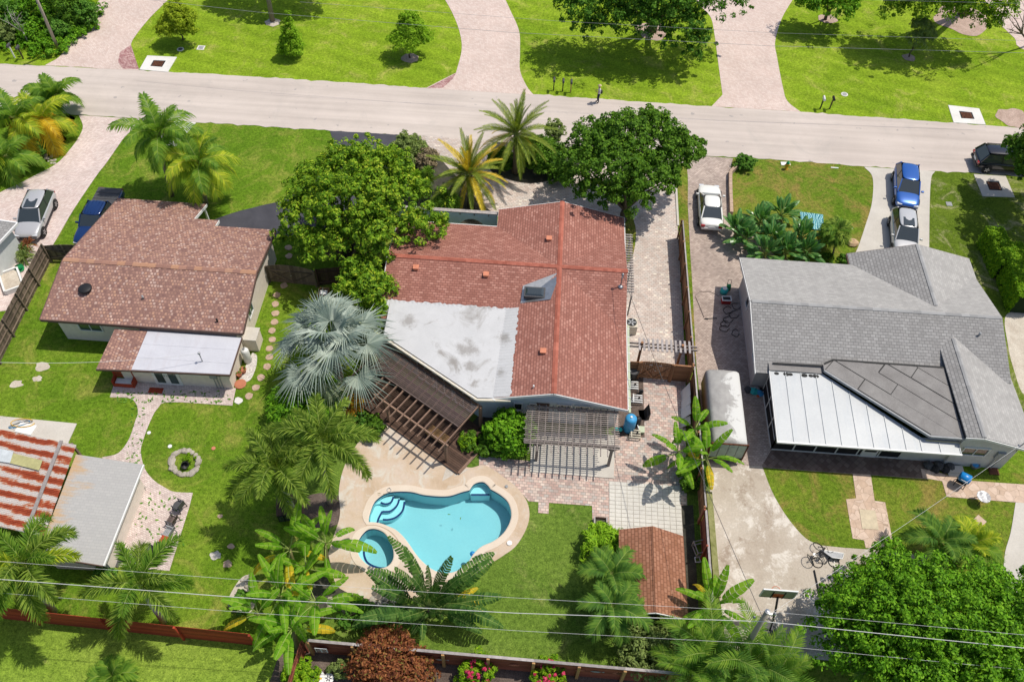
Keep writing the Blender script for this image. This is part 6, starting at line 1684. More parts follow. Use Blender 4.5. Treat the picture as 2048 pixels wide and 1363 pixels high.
def banana(name, label, base, crown, h, L, count, seed, wd=0.54, mkey='banana', ymix=0.08, group=None, stem=0.12, tiers=BT, key='ban', cat='banana plant', **k):
    b = P(*base); c = P(crown[0], crown[1], h)
    r = thing(name, label, cat, (b.x, b.y, 0), 0, group); rnd = random.Random(seed)
    top = c - Vector((b.x, b.y, 0))
    if stem: MB().tube(trunk_curve(Vector((0,0,0)), top), [stem*1.3, stem*1.15, stem, stem*0.8, stem*0.5], 9).build('stem', M['bark_banana'], r, True)
    for i in range(count):
        ti = min(len(tiers)-1, int(i * len(tiers) / count))
        mk = M['banana_y'] if (ymix and ti >= len(tiers)-2 and rnd.random() < ymix * 3) else M[mkey]
        o = obj('leaf', paddles(key, L, wd, tiers, mk, **k)[ti], None, r)
        s = rnd.uniform(0.75, 1.1); o.scale = (s, s * rnd.uniform(0.8, 1.1), s)
        o.location = top + Vector((0, 0, -0.05 * ti))
        o.rotation_euler = (rnd.uniform(-.3, .3), rnd.uniform(-.1, .1), i * 2.39996 + rnd.uniform(-.35, .35) + seed)
    return r

# ---- fan leaves
def fan_mesh(name, R, m, pet=1.2, a0=0.6, nseg=26, spread=4.3, seed=0, cup=0.25):
    rnd = random.Random(seed); b = MB()
    tip = Vector((cos(a0) * pet, 0, sin(a0) * pet))
    b.tube([(0, 0, 0), tip * 0.5 + Vector((0, 0, 0.05)), tip], [0.05, 0.035, 0.03], 5); nr = len(b.f)
    d = Vector((cos(a0 - 0.55), 0, sin(a0 - 0.55))); s = Vector((0, 1, 0)); u = d.cross(s); u = u if u.z > 0 else -u
    for k in range(nseg):
        th = (k + 0.5) / nseg * spread - spread / 2 + rnd.uniform(-.02, .02)
        dth = spread / nseg / 2
        rr = R * (1 - 0.12 * (abs(th) / (spread/2)) ** 2) * rnd.uniform(0.8, 1.08)
        def pt(r, a, z): return tip + d * (r * cos(a)) + s * (r * sin(a)) + u * z
        zf = 0.06 * (1 if k % 2 else -1)
        z1, z2 = cup * rr * 0.30, cup * rr * 0.35
        dro = Vector((0, 0, -0.3 * rr * rnd.uniform(0.3, 1.6)))
        a, m1, m2 = pt(0.02, th, 0), pt(rr*0.42, th - dth, z1 - 0.03), pt(rr*0.42, th + dth, z1 - 0.03)
        rid = pt(rr*0.45, th, z1 + 0.05)
        e = pt(rr, th, z2) + dro
        o = len(b.v)
        b.v += [tuple(x) for x in (a, m1, rid, m2, e)]
        b.f += [(o, o+1, o+2), (o, o+2, o+3), (o+1, o+4, o+2), (o+2, o+4, o+3)]
    me = b.mesh(name); me.materials.append(m); me.materials.append(M['fan_silver'])
    for i in range(nr): me.polygons[i].material_index = 1
    return me

# ---- rosettes of narrow leaves (dracaena, yucca, bromeliad)
def rosette_verts(c, R, n, w, seed, lo=-0.5, droop=0.35):
    g = np.random.default_rng(seed)
    d = unit(g.normal(size=(n, 3)) + np.array([0, 0, 0.25])); d[:, 2] = np.where(d[:, 2] < lo, -d[:, 2], d[:, 2])
    L = R * g.uniform(0.75, 1.1, n)[:, None]
    sd = unit(np.cross(d, g.normal(size=(n, 3)))) * (w / 2)
    p0 = np.array(c) + d * 0.04
    m = np.array(c) + d * L * 0.6; t = np.array(c) + d * L - np.array([0, 0, 1]) * (droop * L)
    v = np.empty((n * 2, 4, 3))
    v[0::2, 0] = p0 - sd*0.5; v[0::2, 1] = p0 + sd*0.5; v[0::2, 2] = m + sd; v[0::2, 3] = m - sd
    v[1::2, 0] = m - sd; v[1::2, 1] = m + sd; v[1::2, 2] = t + sd*0.1; v[1::2, 3] = t - sd*0.1
    return v.reshape(-1, 3)

# ------------------------------------------------------------------ broadleaf trees
tree('mango_tree', 'large bright green mango tree left of the red house', (700, 548),
     [W(705,345,6.0,2.0), W(640,375,5.4,2.0), W(765,360,5.8,2.2), W(622,440,4.4,1.8), W(700,410,6.0,2.4), W(800,415,5.0,2.1), W(845,455,4.0,1.4), W(655,490,3.8,1.6), W(755,470,4.6,1.9), W(592,478,3.0,1.1), W(685,335,5.2,1.4), W(745,335,5.0,1.4), W(615,400,4.0,1.4)],
     48000, 0.25, M['leaf_mango'], 11, 0.28, clump=0.32, perclump=40, jit=0.19)
tree('mango_tree', 'smaller bright green tree between the plank fence and silver palm', (735, 622),
     [W(725,545,3.2,1.1), W(745,585,3.2,1.3), W(700,580,2.6,0.9), W(758,622,2.4,0.9), W(715,610,2.2,0.9)], 11000, 0.26, M['leaf_mango'], 12, 0.12, clump=0.42)
tree('shade_tree', 'dense dark green tree over the red house forecourt', (1246, 440),
     [W(1190,285,5.2,1.7), W(1250,275,5.8,2.0), W(1312,280,5.6,2.0), W(1357,308,4.8,1.5), W(1158,330,4.3,1.6), W(1230,345,5.2,2.3), W(1300,350,4.2,1.8), W(1190,385,3.3,1.2), W(1335,365,3.6,1.0), W(1300,240,6.2,0.9), W(1380,300,4.4,1.0), W(1255,390,3.8,1.4), W(1290,398,3.2,0.7)],
     52000, 0.21, M['leaf_dark'], 13, 0.25, clump=0.33, aspect=0.6, perclump=40, jit=0.17)
tree('ficus_tree', 'huge bright green ficus filling the lower right corner', (1850, 1330),
     [W(1720,1205,2.96,1.6), W(1790,1185,3.40,1.7), W(1870,1205,3.70,2.0), W(1950,1200,3.26,1.8), W(1700,1260,3.11,1.9), W(1780,1250,4.29,2.4), W(1870,1270,4.74,2.6), W(1960,1260,4.29,2.4), W(2040,1260,3.55,2.2), W(1730,1320,2.66,1.6), W(1830,1340,4.00,2.2), W(1930,1340,4.44,2.4), W(2030,1340,4.00,2.4), W(1690,1220,2.66,1.4), W(1770,1120,2.52,1.0), W(2090,1300,3.70,2.4), W(2060,1210,2.96,1.6)],
     100000, 0.18, M['leaf_ficus'], 14, 0.45, clump=0.34, aspect=0.55, perclump=45, jit=0.26)
tree('oak_tree', 'big shady oak on the lawn beyond the street beside the walker', (1303, 62),
     [W(1180,0,5.2,2.4), W(1250,-15,6,2.6), W(1320,-25,6.4,2.8), W(1400,0,5.6,2.4), W(1275,35,4.4,1.8), W(1360,45,4.2,1.8), W(1400,85,2.8,1.3), W(1440,-10,5,1.6), W(1225,35,4.0,1.6), W(1475,8,4.6,0.9), W(1150,15,4.4,1.6), W(1330,15,5,2.2), W(1180,50,3.4,1.2), W(1380,110,2.2,0.9), W(1330,85,3.0,1.0)],
     36000, 0.26, M['leaf_oak'], 15, 0.42, clump=0.4, limbs=6, jit=0.24)
tree('oak_tree', 'oak with bare twisted limbs at the top right corner', (1925, 30),
     [W(1880,-25,6,2.8), W(1960,-30,6.2,2.8), W(1830,-5,5,2.0), W(1790,10,4.2,1.4), W(1920,15,4.2,1.5), W(1975,40,3.6,1.2), W(1880,0,5.5,1.6), W(2010,10,5.2,1.0)],
     28000, 0.26, M['leaf_mango'], 16, 0.4, clump=0.4, limbs=5, jit=0.24)
tree('round_tree', 'rounded green tree at the top beside the pink driveway', (1650, 40), [W(1630,0,3.0,1.5), W(1680,8,3.0,1.5), W(1655,-15,3.6,1.5), W(1700,0,2.6,1.0)], 9000, 0.28, M['leaf_ficus'], 17, 0.14)
tree('willowy_tree', 'thin olive-green tree leaning on the right far lawn', (1818, 114), [W(1836,80,1.9,0.85), W(1846,58,2.7,0.9), W(1838,45,3.2,0.6), W(1858,72,2.2,0.6)], 9000, 0.22, M['leaf_olive'], 18, 0.06, aspect=0.2, hang=0.8)
tree('young_tree', 'yellow-green young tree left on the far lawn', (366, 80), [W(348,52,1.8,1.1), W(362,40,2.4,1.1), W(330,62,1.4,0.7), W(376,58,1.6,0.7), W(352,22,3.0,0.85)], 16000, 0.2, M['leaf_yellow'], 19, 0.07, aspect=0.35)
tree('conifer_tree', 'lime green cone-shaped tree on the far lawn', (582, 110), [W(582,96,0.9,0.95), W(580,80,1.7,0.8), W(578,62,2.6,0.6), W(577,44,3.4,0.42), W(576,26,4.2,0.25)], 12000, 0.18, M['leaf_lime'], 20, 0.07, aspect=0.35)
tree('young_tree', 'lime green young tree with mulch ring on the far lawn', (820, 116), [W(812,84,1.7,1.1), W(822,62,2.4,1.1), W(792,80,1.5,0.7), W(842,72,1.9,0.8), W(818,42,3.2,0.8)], 17000, 0.19, M['leaf_lime'], 21, 0.07, aspect=0.35)
b0 = P(545, 42)
tree('tall_tree', 'tall bare-trunked tree at the top edge of the far lawn', (b0.x, b0.y, 0), [(b0.x - 0.5, b0.y + 4, 7.5, 2.4, 2.4, 1.6), (b0.x + 2.5, b0.y + 3.2, 7, 2.4, 2.4, 1.6), (b0.x + 4.5, b0.y + 3.4, 6.5, 2, 2, 1.4), (b0.x - 2.2, b0.y + 4, 7, 1.8, 1.8, 1.3)], 16000, 0.32, M['leaf_mango'], 22, 0.2, bark='bark_palm', fork=0.7)
tree('overhanging_tree', 'dark green tree overhanging the black SUV at the right edge', (2075, 385), [W(2028,302,3.6,1.1), W(2080,310,4.2,1.8), W(2060,345,3.2,1.0), W(2110,330,5,2.2), W(2090,280,5,1.6)], 16000, 0.25, M['leaf_dark'], 23, 0.2)
b1 = P(2150, 520)
tree('garden_tree', 'broad tree beyond the right edge behind the hedge', (b1.x, b1.y, 0), [(b1.x - 3.2, b1.y - 1.5, 6, 2.6, 2.6, 1.6), (b1.x, b1.y, 7, 3.2, 3.2, 2), (b1.x - 2.4, b1.y + 2.5, 6.2, 2.4, 2.4, 1.5), (b1.x + 0.5, b1.y + 5, 6, 2.4, 2.4, 1.5), (b1.x - 1, b1.y - 4, 5, 1.8, 1.8, 1.4)], 16000, 0.3, M['leaf_mango'], 24, 0.3)
# top-left thicket
for i, (px, py, h, r_, mk, lab) in enumerate(((15, 30, 1.6, 1.5, 'leaf_bush', 'leafy bush at the top left corner behind two mailboxes'), (70, 20, 1.7, 1.6, 'leaf_ficus', 'bright bush left of the leaning utility pole'), (125, 15, 1.7, 1.6, 'leaf_dark', 'dark bush right of the leaning utility pole'), (165, 25, 1.3, 1.1, 'leaf_bush', 'rounded bush at the edge of the far pink driveway'), (62, 62, 0.8, 1.1, 'leaf_ficus', 'low bright bush in front of the top left thicket'), (115, 55, 0.8, 1.0, 'leaf_bush', 'low bush beside the foot of the utility pole'), (140, 48, 0.7, 0.7, 'leaf_dark', 'small dark bush between driveway and utility pole'), (0, 65, 0.9, 1.1, 'leaf_olive', 'olive bush at the left edge beyond the street'), (20, -30, 2.2, 2.4, 'leaf_dark', 'tall dark bush at the very top left'), (110, -30, 2.2, 2.4, 'leaf_bush', 'tall leafy bush at the top beside the far driveway'))):
    q = P(px, py, h); tree('bush', lab, (q.x, q.y, 0), [(q.x, q.y, h, r_, r_, h*0.8), (q.x + r_*0.5, q.y - r_*0.3, h*0.7, r_*0.6, r_*0.6, h*0.5), (q.x - r_*0.5, q.y + r_*0.2, h*0.8, r_*0.6, r_*0.6, h*0.5)], 4500, 0.22, M[mk], 30 + i, 0.05, cat='bush', group='top left thicket')
g = np.random.default_rng(77)
und = [W(px, py, 0.3, 1.3, 0.35) for px, py in ((-20,60),(10,75),(30,50),(45,70),(75,78),(95,70),(120,80),(145,65),(165,50),(180,20),(150,30),(90,40),(60,95),(100,95),(-10,90))]
stuff(crown_obj('undergrowth', leaf_cloud(und, 16000, 0.24, seed=78), M['leaf_ficus'], None), 'green undergrowth of the top left thicket', 'undergrowth')
# bare tree
def bare_tree(name, label, base, top, h, seed, m, r0=0.07, n=7, spread=1.1):
    b = P(*base); c = P(top[0], top[1], h) - Vector((b.x, b.y, 0)); rnd = random.Random(seed)
    r = thing(name, label, 'tree', (b.x, b.y, 0))
    fork = c * 0.45
    MB().tube([(0,0,0), fork*0.5 + Vector((.06,0,0)), fork], [r0, r0*0.8, r0*0.7], 7).build('trunk', m, r, True)
    for i in range(n):
        e = c + Vector((rnd.uniform(-spread, spread), rnd.uniform(-spread, spread), rnd.uniform(-.6, .7)))
        mid = fork.lerp(e, 0.5) + Vector((rnd.uniform(-.2,.2), rnd.uniform(-.2,.2), .1))
        br = MB(); br.tube([fork, mid, e], [r0*0.5, r0*0.3, r0*0.12], 5)
        for k in range(4):
            s = mid.lerp(e, rnd.uniform(0.1, 0.9)); br.tube([s, s + Vector((rnd.uniform(-.5,.5), rnd.uniform(-.5,.5), rnd.uniform(.0,.5)))], [r0*0.2, r0*0.07], 4)
        br.build('branch', m, r, True)
    return r
bare_tree('bare_tree', 'leafless grey tree at the top left corner', (58, 92), (32, 30), 3.2, 3, M['bark_pale'])
bare_tree('bare_tree', 'leafless dark twisted branches at the top right edge', (2060, 90), (2025, 40), 4.0, 4, M['bark'], 0.12, 9, 1.6)

# ------------------------------------------------------------------ shrubs and hedges
def bush(label, px, py, r_, h, n, size, mk, seed, name='shrub', lob=None, aspect=0.4, hang=0.0, cat='shrub', group=None, trunk=0.04, **k):
    q = P(px, py, h * 0.5)
    L = [(q.x, q.y, h*0.5, r_, r_, h*0.5)] + [(q.x + a*r_, q.y + c*r_, h*e, r_*f, r_*f, h*0.4) for a, c, e, f in (lob or ((.5, .2, .55, .6), (-.5, -.1, .5, .6), (.1, -.5, .45, .6), (-.2, .5, .6, .55)))]
    return tree(name, label, (q.x, q.y, 0), L, n, size, M[mk], seed, trunk, cat=cat, group=group, aspect=aspect, hang=hang, **k)
bush('large rounded shrub with long drooping leaves below the silver palm', 600, 822, 1.7, 2.6, 9000, 0.32, 'leaf_ficus', 50, aspect=0.2, hang=0.6)
bush('leafy shrub right of the drooping-leaf shrub by the pergola', 655, 800, 1.2, 2.0, 5000, 0.3, 'leaf_ficus', 51, aspect=0.2, hang=0.6)
bush('yellow and orange croton between the palms and deck', 698, 812, 0.8, 1.6, 2500, 0.26, 'leaf_gold', 52)
bush('dark green shrub at the corner of the tan pool deck', 742, 855, 0.75, 1.0, 2500, 0.22, 'leaf_dark', 53)
bush('low shrub at the foot of the areca palms by the deck', 715, 845, 0.7, 1.0, 2200, 0.22, 'leaf_bush', 54)
bush('tall leafy bush left of the lath pergola', 1020, 865, 1.25, 1.9, 7000, 0.26, 'leaf_ficus', 55, aspect=0.5)
bush('clipped low hedge along the curved garden edging', 960, 890, 0.75, 0.7, 3500, 0.2, 'leaf_dark', 56, lob=((-.9, .3, .5, .8), (1.0, -.1, .5, .8), (.5, .1, .5, .8), (1.5, -.2, .5, .7)))
bush('yellow-green low shrub at the tip of the garden bed', 936, 884, 0.5, 0.6, 1500, 0.18, 'leaf_hedge', 57)
bush('dark olive bush beside the asphalt driveway mouth', 815, 305, 1.3, 1.9, 6000, 0.24, 'leaf_olive', 58)
bush('dry brownish twiggy bush left of the yellowing date palm', 850, 320, 1.0, 1.6, 4000, 0.2, 'leaf_brown', 59)
bush('dark shrub in the bed under the taller date palm', 1080, 310, 1.6, 1.9, 7000, 0.25, 'leaf_dark', 60)
bush('dark shrub left of the taller date palm base', 1005, 320, 1.0, 1.3, 4000, 0.24, 'leaf_dark', 61)
bush('yellow-tipped shrub against the street right of the date palm', 1108, 268, 0.75, 2.1, 3000, 0.22, 'leaf_olive', 62)
bush('dark shrub in front of the dense shade tree', 1120, 345, 1.0, 1.3, 4000, 0.24, 'leaf_dark', 63)
bush('low shrub at the driveway corner beside the street', 1490, 326, 0.72, 0.9, 3000, 0.2, 'leaf_bush', 64)
bush('bright green papaya-like bush left of the shed', 1205, 1088, 1.0, 1.5, 4500, 0.34, 'leaf_lime', 65, aspect=0.22, hang=0.4)
bush('yellow-green loose bush at the rear fence below the shed', 1300, 1300, 1.5, 1.6, 6000, 0.2, 'leaf_olive', 66)
bush('large copper-leaved bush behind the rear fence', 768, 1318, 1.45, 2.2, 10000, 0.2, 'leaf_rust', 67)
bush('copper-leaved bush at the bottom edge left of the flowers', 800, 1352, 1.5, 1.6, 7000, 0.2, 'leaf_rust', 68)
bush('small shrub in the mulch left of the copper bush', 683, 1335, 0.5, 0.7, 900, 0.26, 'leaf_olive', 69)
bush('green shrub beneath the round garden discs', 600, 1350, 0.8, 1.0, 2500, 0.24, 'leaf_hedge', 70)
bush('green shrub inside the left driveway island', 72, 302, 0.8, 1.1, 3000, 0.2, 'leaf_bush', 71)
bush('tall feathery bush in front of the grey house corner', 1648, 482, 0.5, 0.9, 1500, 0.24, 'leaf_gold', 72)
bush('dark weeds along the fence below the left banana clump', 712, 1225, 0.8, 0.7, 2200, 0.2, 'leaf_bush', 73)
bush('weedy bush behind the spider banana clump', 478, 1205, 0.6, 0.5, 1200, 0.2, 'leaf_bush', 74)
bush('dark leafy undergrowth at the foot of the right bananas', 1385, 950, 0.8, 1.0, 3500, 0.3, 'leaf_dark', 75)
bush('small bush left of the silver shed by the palms', 205, 1150, 0.55, 0.6, 1500, 0.2, 'leaf_bush', 76)
bush('small green shrub at the foot of the grey garage wall', 1690, 520, 0.5, 0.5, 1200, 0.2, 'leaf_bush', 77)
bush('dark low shrub under the ponytail palm', 1655, 515, 0.4, 0.5, 1000, 0.2, 'leaf_dark', 78)
for i, (px, py, lab) in enumerate(((955, 1345, 'pink flowering bush in the mulch right of the copper bush'), (1100, 1352, 'pink flowering bush in the mulch below the fence ornaments'))):
    o = bush(lab, px, py, 0.85, 1.3, 2600, 0.2, 'leaf_hedge', 80 + i)
    g = np.random.default_rng(i); lb = [(0, 0, 1.0, 0.7, 0.7, 0.45)]
    crown_obj('blossom', leaf_cloud(lb, 420, 0.13, 0.8, seed=90 + i, perclump=14, clump=0.2), M['petal'], o)
# clipped hedge right of the grey house
def hedge(label, p0, p1, w, h, n, seed, mk='leaf_hedge'):
    a, b = P(*p0), P(*p1); d = b - a; L = d.length; d.normalize(); s = Vector((-d.y, d.x, 0)); g = np.random.default_rng(seed)
    r = thing('hedge', label, 'hedge', (a.x, a.y, 0))
    t = g.uniform(0, 1, n); face = g.random(n)
    u = np.where(face < 0.5, g.uniform(-1, 1, n), np.sign(g.uniform(-1, 1, n))); z = np.where(face < 0.5, 1.0, g.uniform(0.02, 1, n))
    pos = np.array([d.x, d.y, 0])[None] * (t * L)[:, None] + np.array([s.x, s.y, 0])[None] * (u * w/2)[:, None] + np.array([0, 0, 1])[None] * (z * h)[:, None] + g.normal(0, 0.05, (n, 3))
    nrm = unit(np.array([s.x, s.y, 0])[None] * np.where(face < 0.5, 0, u)[:, None] + np.array([0, 0, 1])[None] * np.where(face < 0.5, 1, 0.25)[:, None] + g.normal(0, 0.45, (n, 3)))
    tan = unit(np.cross(nrm, g.normal(size=(n, 3)))); bit = np.cross(nrm, tan); q = 0.17 * g.uniform(0.7, 1.3, n)[:, None]
    v = np.empty((n, 4, 3)); v[:, 0] = pos - tan*q*.5; v[:, 1] = pos + bit*q*.3; v[:, 2] = pos + tan*q*.5; v[:, 3] = pos - bit*q*.3
    crown_obj('foliage', v.reshape(-1, 3), M[mk], r)
    c = (a + b) / 2 - a
    MB().box((c.x, c.y, h * 0.47), (L * 0.97, w * 0.84, h * 0.86), atan2(d.y, d.x)).build('inner_branches', m_plain('hedge_core', (0.012, 0.03, 0.006), 0.95), r)  # solid dark green block filling the hedge behind its leaves
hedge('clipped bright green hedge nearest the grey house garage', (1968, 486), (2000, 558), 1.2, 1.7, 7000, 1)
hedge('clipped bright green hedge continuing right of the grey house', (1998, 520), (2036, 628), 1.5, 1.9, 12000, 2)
# dracaena heads
for i, (px, py, h, mk, lab) in enumerate(((832, 352, 2.4, 'leaf_hedge', 'pale spiky dracaena head nearest the mango tree'), (855, 345, 2.6, 'frond', 'spiky dracaena head at the back of its cluster'), (852, 372, 2.4, 'frond', 'spiky dracaena head in the middle of its cluster'), (834, 378, 2.2, 'leaf_hedge', 'pale spiky dracaena head at the front left'), (885, 385, 2.0, 'frond', 'spiky dracaena head beside the yellowing date palm'), (908, 398, 1.9, 'frond', 'spiky dracaena head at the right of its cluster'), (892, 412, 1.6, 'frond', 'spiky dracaena head just above the arched wall'), (872, 405, 1.8, 'frond', 'low spiky dracaena head above the arched wall'))):
    q = P(px, py, h); r = thing('dracaena', lab, 'dracaena', (q.x, q.y, 0), 0, 'dracaena cluster')
    MB().tube([(0, 0, 0), (0.1, 0.05, h*0.5), (0, 0, h)], [0.08, 0.06, 0.05], 7).build('stem', M['bark_palm'], r, True)
    v = np.concatenate([rosette_verts((0, 0, h), 0.75, 230, 0.045, 100 + i), rosette_verts((0.15, -0.1, h - 0.45), 0.6, 130, 0.045, 200 + i), rosette_verts((-0.2, 0.1, h - 0.8), 0.6, 110, 0.045, 300 + i)])
    crown_obj('leaf_rosette', v, M[mk], r)
q = P(45, 500, 0.5); r = thing('bromeliad', 'green and dark red spiky plant at the white house corner', 'plant', (q.x, q.y, 0))
crown_obj('leaf_rosette', np.concatenate([rosette_verts((0, 0, 0.5), 0.9, 130, 0.07, 1), rosette_verts((0.4, -0.6, 0.4), 0.8, 110, 0.07, 2)]), M['leaf_olive'], r)
crown_obj('red_leaf', rosette_verts((0.35, 0.4, 0.7), 0.8, 40, 0.09, 3), M['leaf_rust'], r)
MB().tube([(0, 0, 0), (0, 0, 0.5)], 0.06, 6).build('stem', M['bark'], r)

# ------------------------------------------------------------------ palms
palm('coconut_palm', 'green coconut palm at the tip of the driveway island', 'coconut', (126, 235), (112, 192), 2.0, 2.3, 13, ['frond'], 1, 0.12, 'driveway island palms')
palm('coconut_palm', 'golden-fronded coconut palm in the middle of the driveway island', 'coconut', (107, 281), (82, 238), 2.2, 3.0, 12, ['frond_y', 'frond_y', 'frond_gold'], 2, 0.13, 'driveway island palms', lowmat='frond_gold')
palm('coconut_palm', 'yellow-green coconut palm left of the golden one', 'coconut', (40, 300), (28, 236), 2.8, 3.0, 12, ['frond', 'frond_y'], 3, 0.13, 'driveway island palms', lowmat='frond_gold')
palm('coconut_palm', 'coconut palm at the left edge of the driveway island', 'coconut', (28, 347), (12, 312), 1.8, 2.7, 12, ['frond', 'frond', 'frond_y'], 4, 0.13, 'driveway island palms')
palm('coconut_palm', 'small dark palm behind the golden-fronded one', 'coconut', (92, 250), (88, 222), 1.4, 2.0, 10, ['frond'], 5, 0.1, 'driveway island palms')
palm('coconut_palm', 'taller coconut palm behind the brown house', 'coconut', (344, 391), (318, 268), 5.6, 3.2, 20, ['frond'], 6, 0.14)
palm('coconut_palm', 'coconut palm nearest the asphalt drive behind the brown house', 'coconut', (412, 408), (398, 325), 3.9, 3.1, 20, ['frond', 'frond', 'frond_y'], 7, 0.15, lowmat='frond_y')
palm('date_palm', 'tall green date palm beside the street', 'date', (1032, 345), (1033, 268), 3.6, 3.4, 48, ['frond_date'], 8, 0.26, bark='bark', lowmat='frond_date_y')
palm('date_palm', 'date palm with golden lower fronds before the red house', 'date', (942, 415), (938, 348), 3.0, 3.2, 54, ['frond_date', 'frond_date', 'frond_date_y'], 9, 0.26, bark='bark', lowmat='frond_date_y')
palm('foxtail_palm', 'left one of the two plume palms by the pool', 'fox', (590, 1025), (550, 935), 5.5, 3.3, 13, ['frond_fox'], 10, 0.13, 'plume palms by the pool', bark='bark_pale')
palm('foxtail_palm', 'right one of the two plume palms by the pool', 'fox', (660, 1005), (645, 882), 6.6, 3.3, 14, ['frond_fox'], 11, 0.13, 'plume palms by the pool', bark='bark_pale')
palm('foxtail_palm', 'plume palm at the lower left corner by the rusty shed', 'fox', (108, 1222), (52, 1125), 6.2, 2.9, 12, ['frond_fox', 'frond', 'frond_y'], 12, 0.15, bark='bark_pale')
palm('foxtail_palm', 'plume palm behind the red fence left of the bananas', 'fox', (328, 1243), (278, 1168), 5.0, 2.9, 9, ['frond', 'frond_fox'], 13, 0.13, bark='bark_pale')
palm('shed_palm', 'dark green palm left of the shed roof', 'xmas', (1236, 1198), (1223, 1148), 2.8, 2.1, 11, ['frond_dk'], 14, 0.09, 'palms beside the shed')
palm('shed_palm', 'dark green palm at the shed corner by the wires', 'xmas', (1240, 1268), (1224, 1212), 2.9, 2.1, 11, ['frond_dk'], 15, 0.09, 'palms beside the shed')
palm('garden_palm', 'dark palm above the ficus beside the stone path', 'xmas', (1893, 1128), (1882, 1082), 2.6, 2.2, 11, ['frond_dk'], 16, 0.1)
palm('areca_palm', 'yellow-green areca palm right of the dark garden palm', 'areca', (1945, 1135), (1935, 1090), 2.2, 2.0, 16, ['frond', 'frond_y'], 17, 0.07)
palm('areca_palm', 'arching areca palm below the shed at the rear fence', 'areca', (1440, 1345), (1420, 1308), 2.4, 3.2, 13, ['frond_dk', 'frond'], 18, 0.07, 'areca palms at the bottom edge')
palm('areca_palm', 'arching areca palm around the utility pole foot', 'areca', (1510, 1360), (1500, 1325), 2.4, 3.2, 13, ['frond', 'frond_dk'], 19, 0.07, 'areca palms at the bottom edge')
palm('areca_palm', 'areca palm at the bottom edge left of the utility pole', 'areca', (1400, 1372), (1385, 1345), 2.2, 2.8, 11, ['frond_dk', 'frond'], 20, 0.07, 'areca palms at the bottom edge')
palm('areca_palm', 'areca palm at the bottom edge right of the utility pole', 'areca', (1560, 1385), (1550, 1355), 2.2, 2.8, 11, ['frond', 'frond_dk'], 21, 0.07, 'areca palms at the bottom edge')
palm('areca_palm', 'pale areca palm under the ficus at the bottom edge', 'areca', (1790, 1375), (1775, 1345), 2.6, 2.4, 14, ['frond', 'frond_y'], 22, 0.07, 'areca palms at the bottom edge')
palm('areca_palm', 'green areca palm under the ficus near the bottom right', 'areca', (1865, 1380), (1850, 1340), 3.2, 2.4, 14, ['frond_dk', 'frond'], 23, 0.07, 'areca palms at the bottom edge')
palm('small_palm', 'tiny palm on the pale lawn at the bottom left', 'areca', (226, 1362), (225, 1352), 0.6, 1.1, 14, ['frond'], 24, 0.05)
palm('ponytail_palm', 'small round-headed palm before the grey house garage', 'xmas', (1664, 514), (1674, 462), 2.2, 1.15, 26, ['frond', 'frond_fox'], 25, 0.06)
# silver fan palm
def fan_palm():
    b = P(684, 790); c = P(667, 690, 3.6)
    r = thing('silver_fan_palm', 'large silver-blue fan palm beside the white flat roof', 'palm tree', (b.x, b.y, 0))
    top = c - Vector((b.x, b.y, 0)); rnd = random.Random(5)
    MB().tube([(0,0,0), top*0.5, top], [0.32, 0.24, 0.22], 10).build('trunk', M['bark_palm'], r, True)
    ms = [fan_mesh('leaf', 2.0, M['fan_silver'], 1.9 + 0.2*k, a, seed=k, spread=4.0, nseg=36) for k, a in enumerate((1.35, 1.1, 0.8, 0.45, 0.1))]
    ms.append(fan_mesh('leaf', 2.0, M['fan_green'], 2.6, -0.3, seed=9, spread=3.8, nseg=36))
    for i in range(25):
        ti = min(5, int(i * 6 / 25))
        o = obj('leaf', ms[ti], None, r); o.location = top - Vector((0, 0, 0.06 * ti)); s = rnd.uniform(0.85, 1.1); o.scale = (s, s, s)
        o.rotation_euler = (rnd.uniform(-.15, .15), rnd.uniform(-.1, .1), i * 2.39996 + rnd.uniform(-.2, .2))
fan_palm()
# bananas
bl = [((656,1128),(650,1085),2.2,2.8,11,'banana plant beside the spa at the top of its clump'), ((592,1140),(580,1098),2.2,2.8,10,'banana plant at the top left of the left clump'), ((622,1168),(612,1135),1.9,2.3,9,'banana plant in the middle of the left clump'),
      ((575,1235),(560,1192),2.2,2.8,11,'banana plant left over the red fence end'), ((645,1240),(632,1202),2.2,2.8,10,'banana plant at the right of the left clump by the rocks'), ((598,1296),(584,1256),2.0,2.7,12,'banana plant hanging over the rear fence corner'), ((528,1262),(515,1225),2.0,2.3,8,'banana plant at the far left of the clump')]
for i, (bs, cr, h, L, n, lab) in enumerate(bl): banana('banana_plant', lab, bs, cr, h, L, n, 40 + i, group='left banana clump')
for i, (bs, cr, h, L, n, lab) in enumerate((((1372,945),(1356,903),2.3,2.3,10,'banana plant casting a star shadow on the salmon patio'), ((1420,962),(1413,916),2.4,2.6,11,'banana plant right over the brown board fence'), ((1398,900),(1390,858),2.2,2.2,8,'banana plant behind the pair at the brown fence'))):
    banana('banana_plant', lab, bs, cr, h, L, n, 60 + i, group='bananas at the brown fence')
banana('banana_plant', 'single banana plant right of the shed', (1438, 1262), (1424, 1212), 2.6, 2.7, 13, 70)
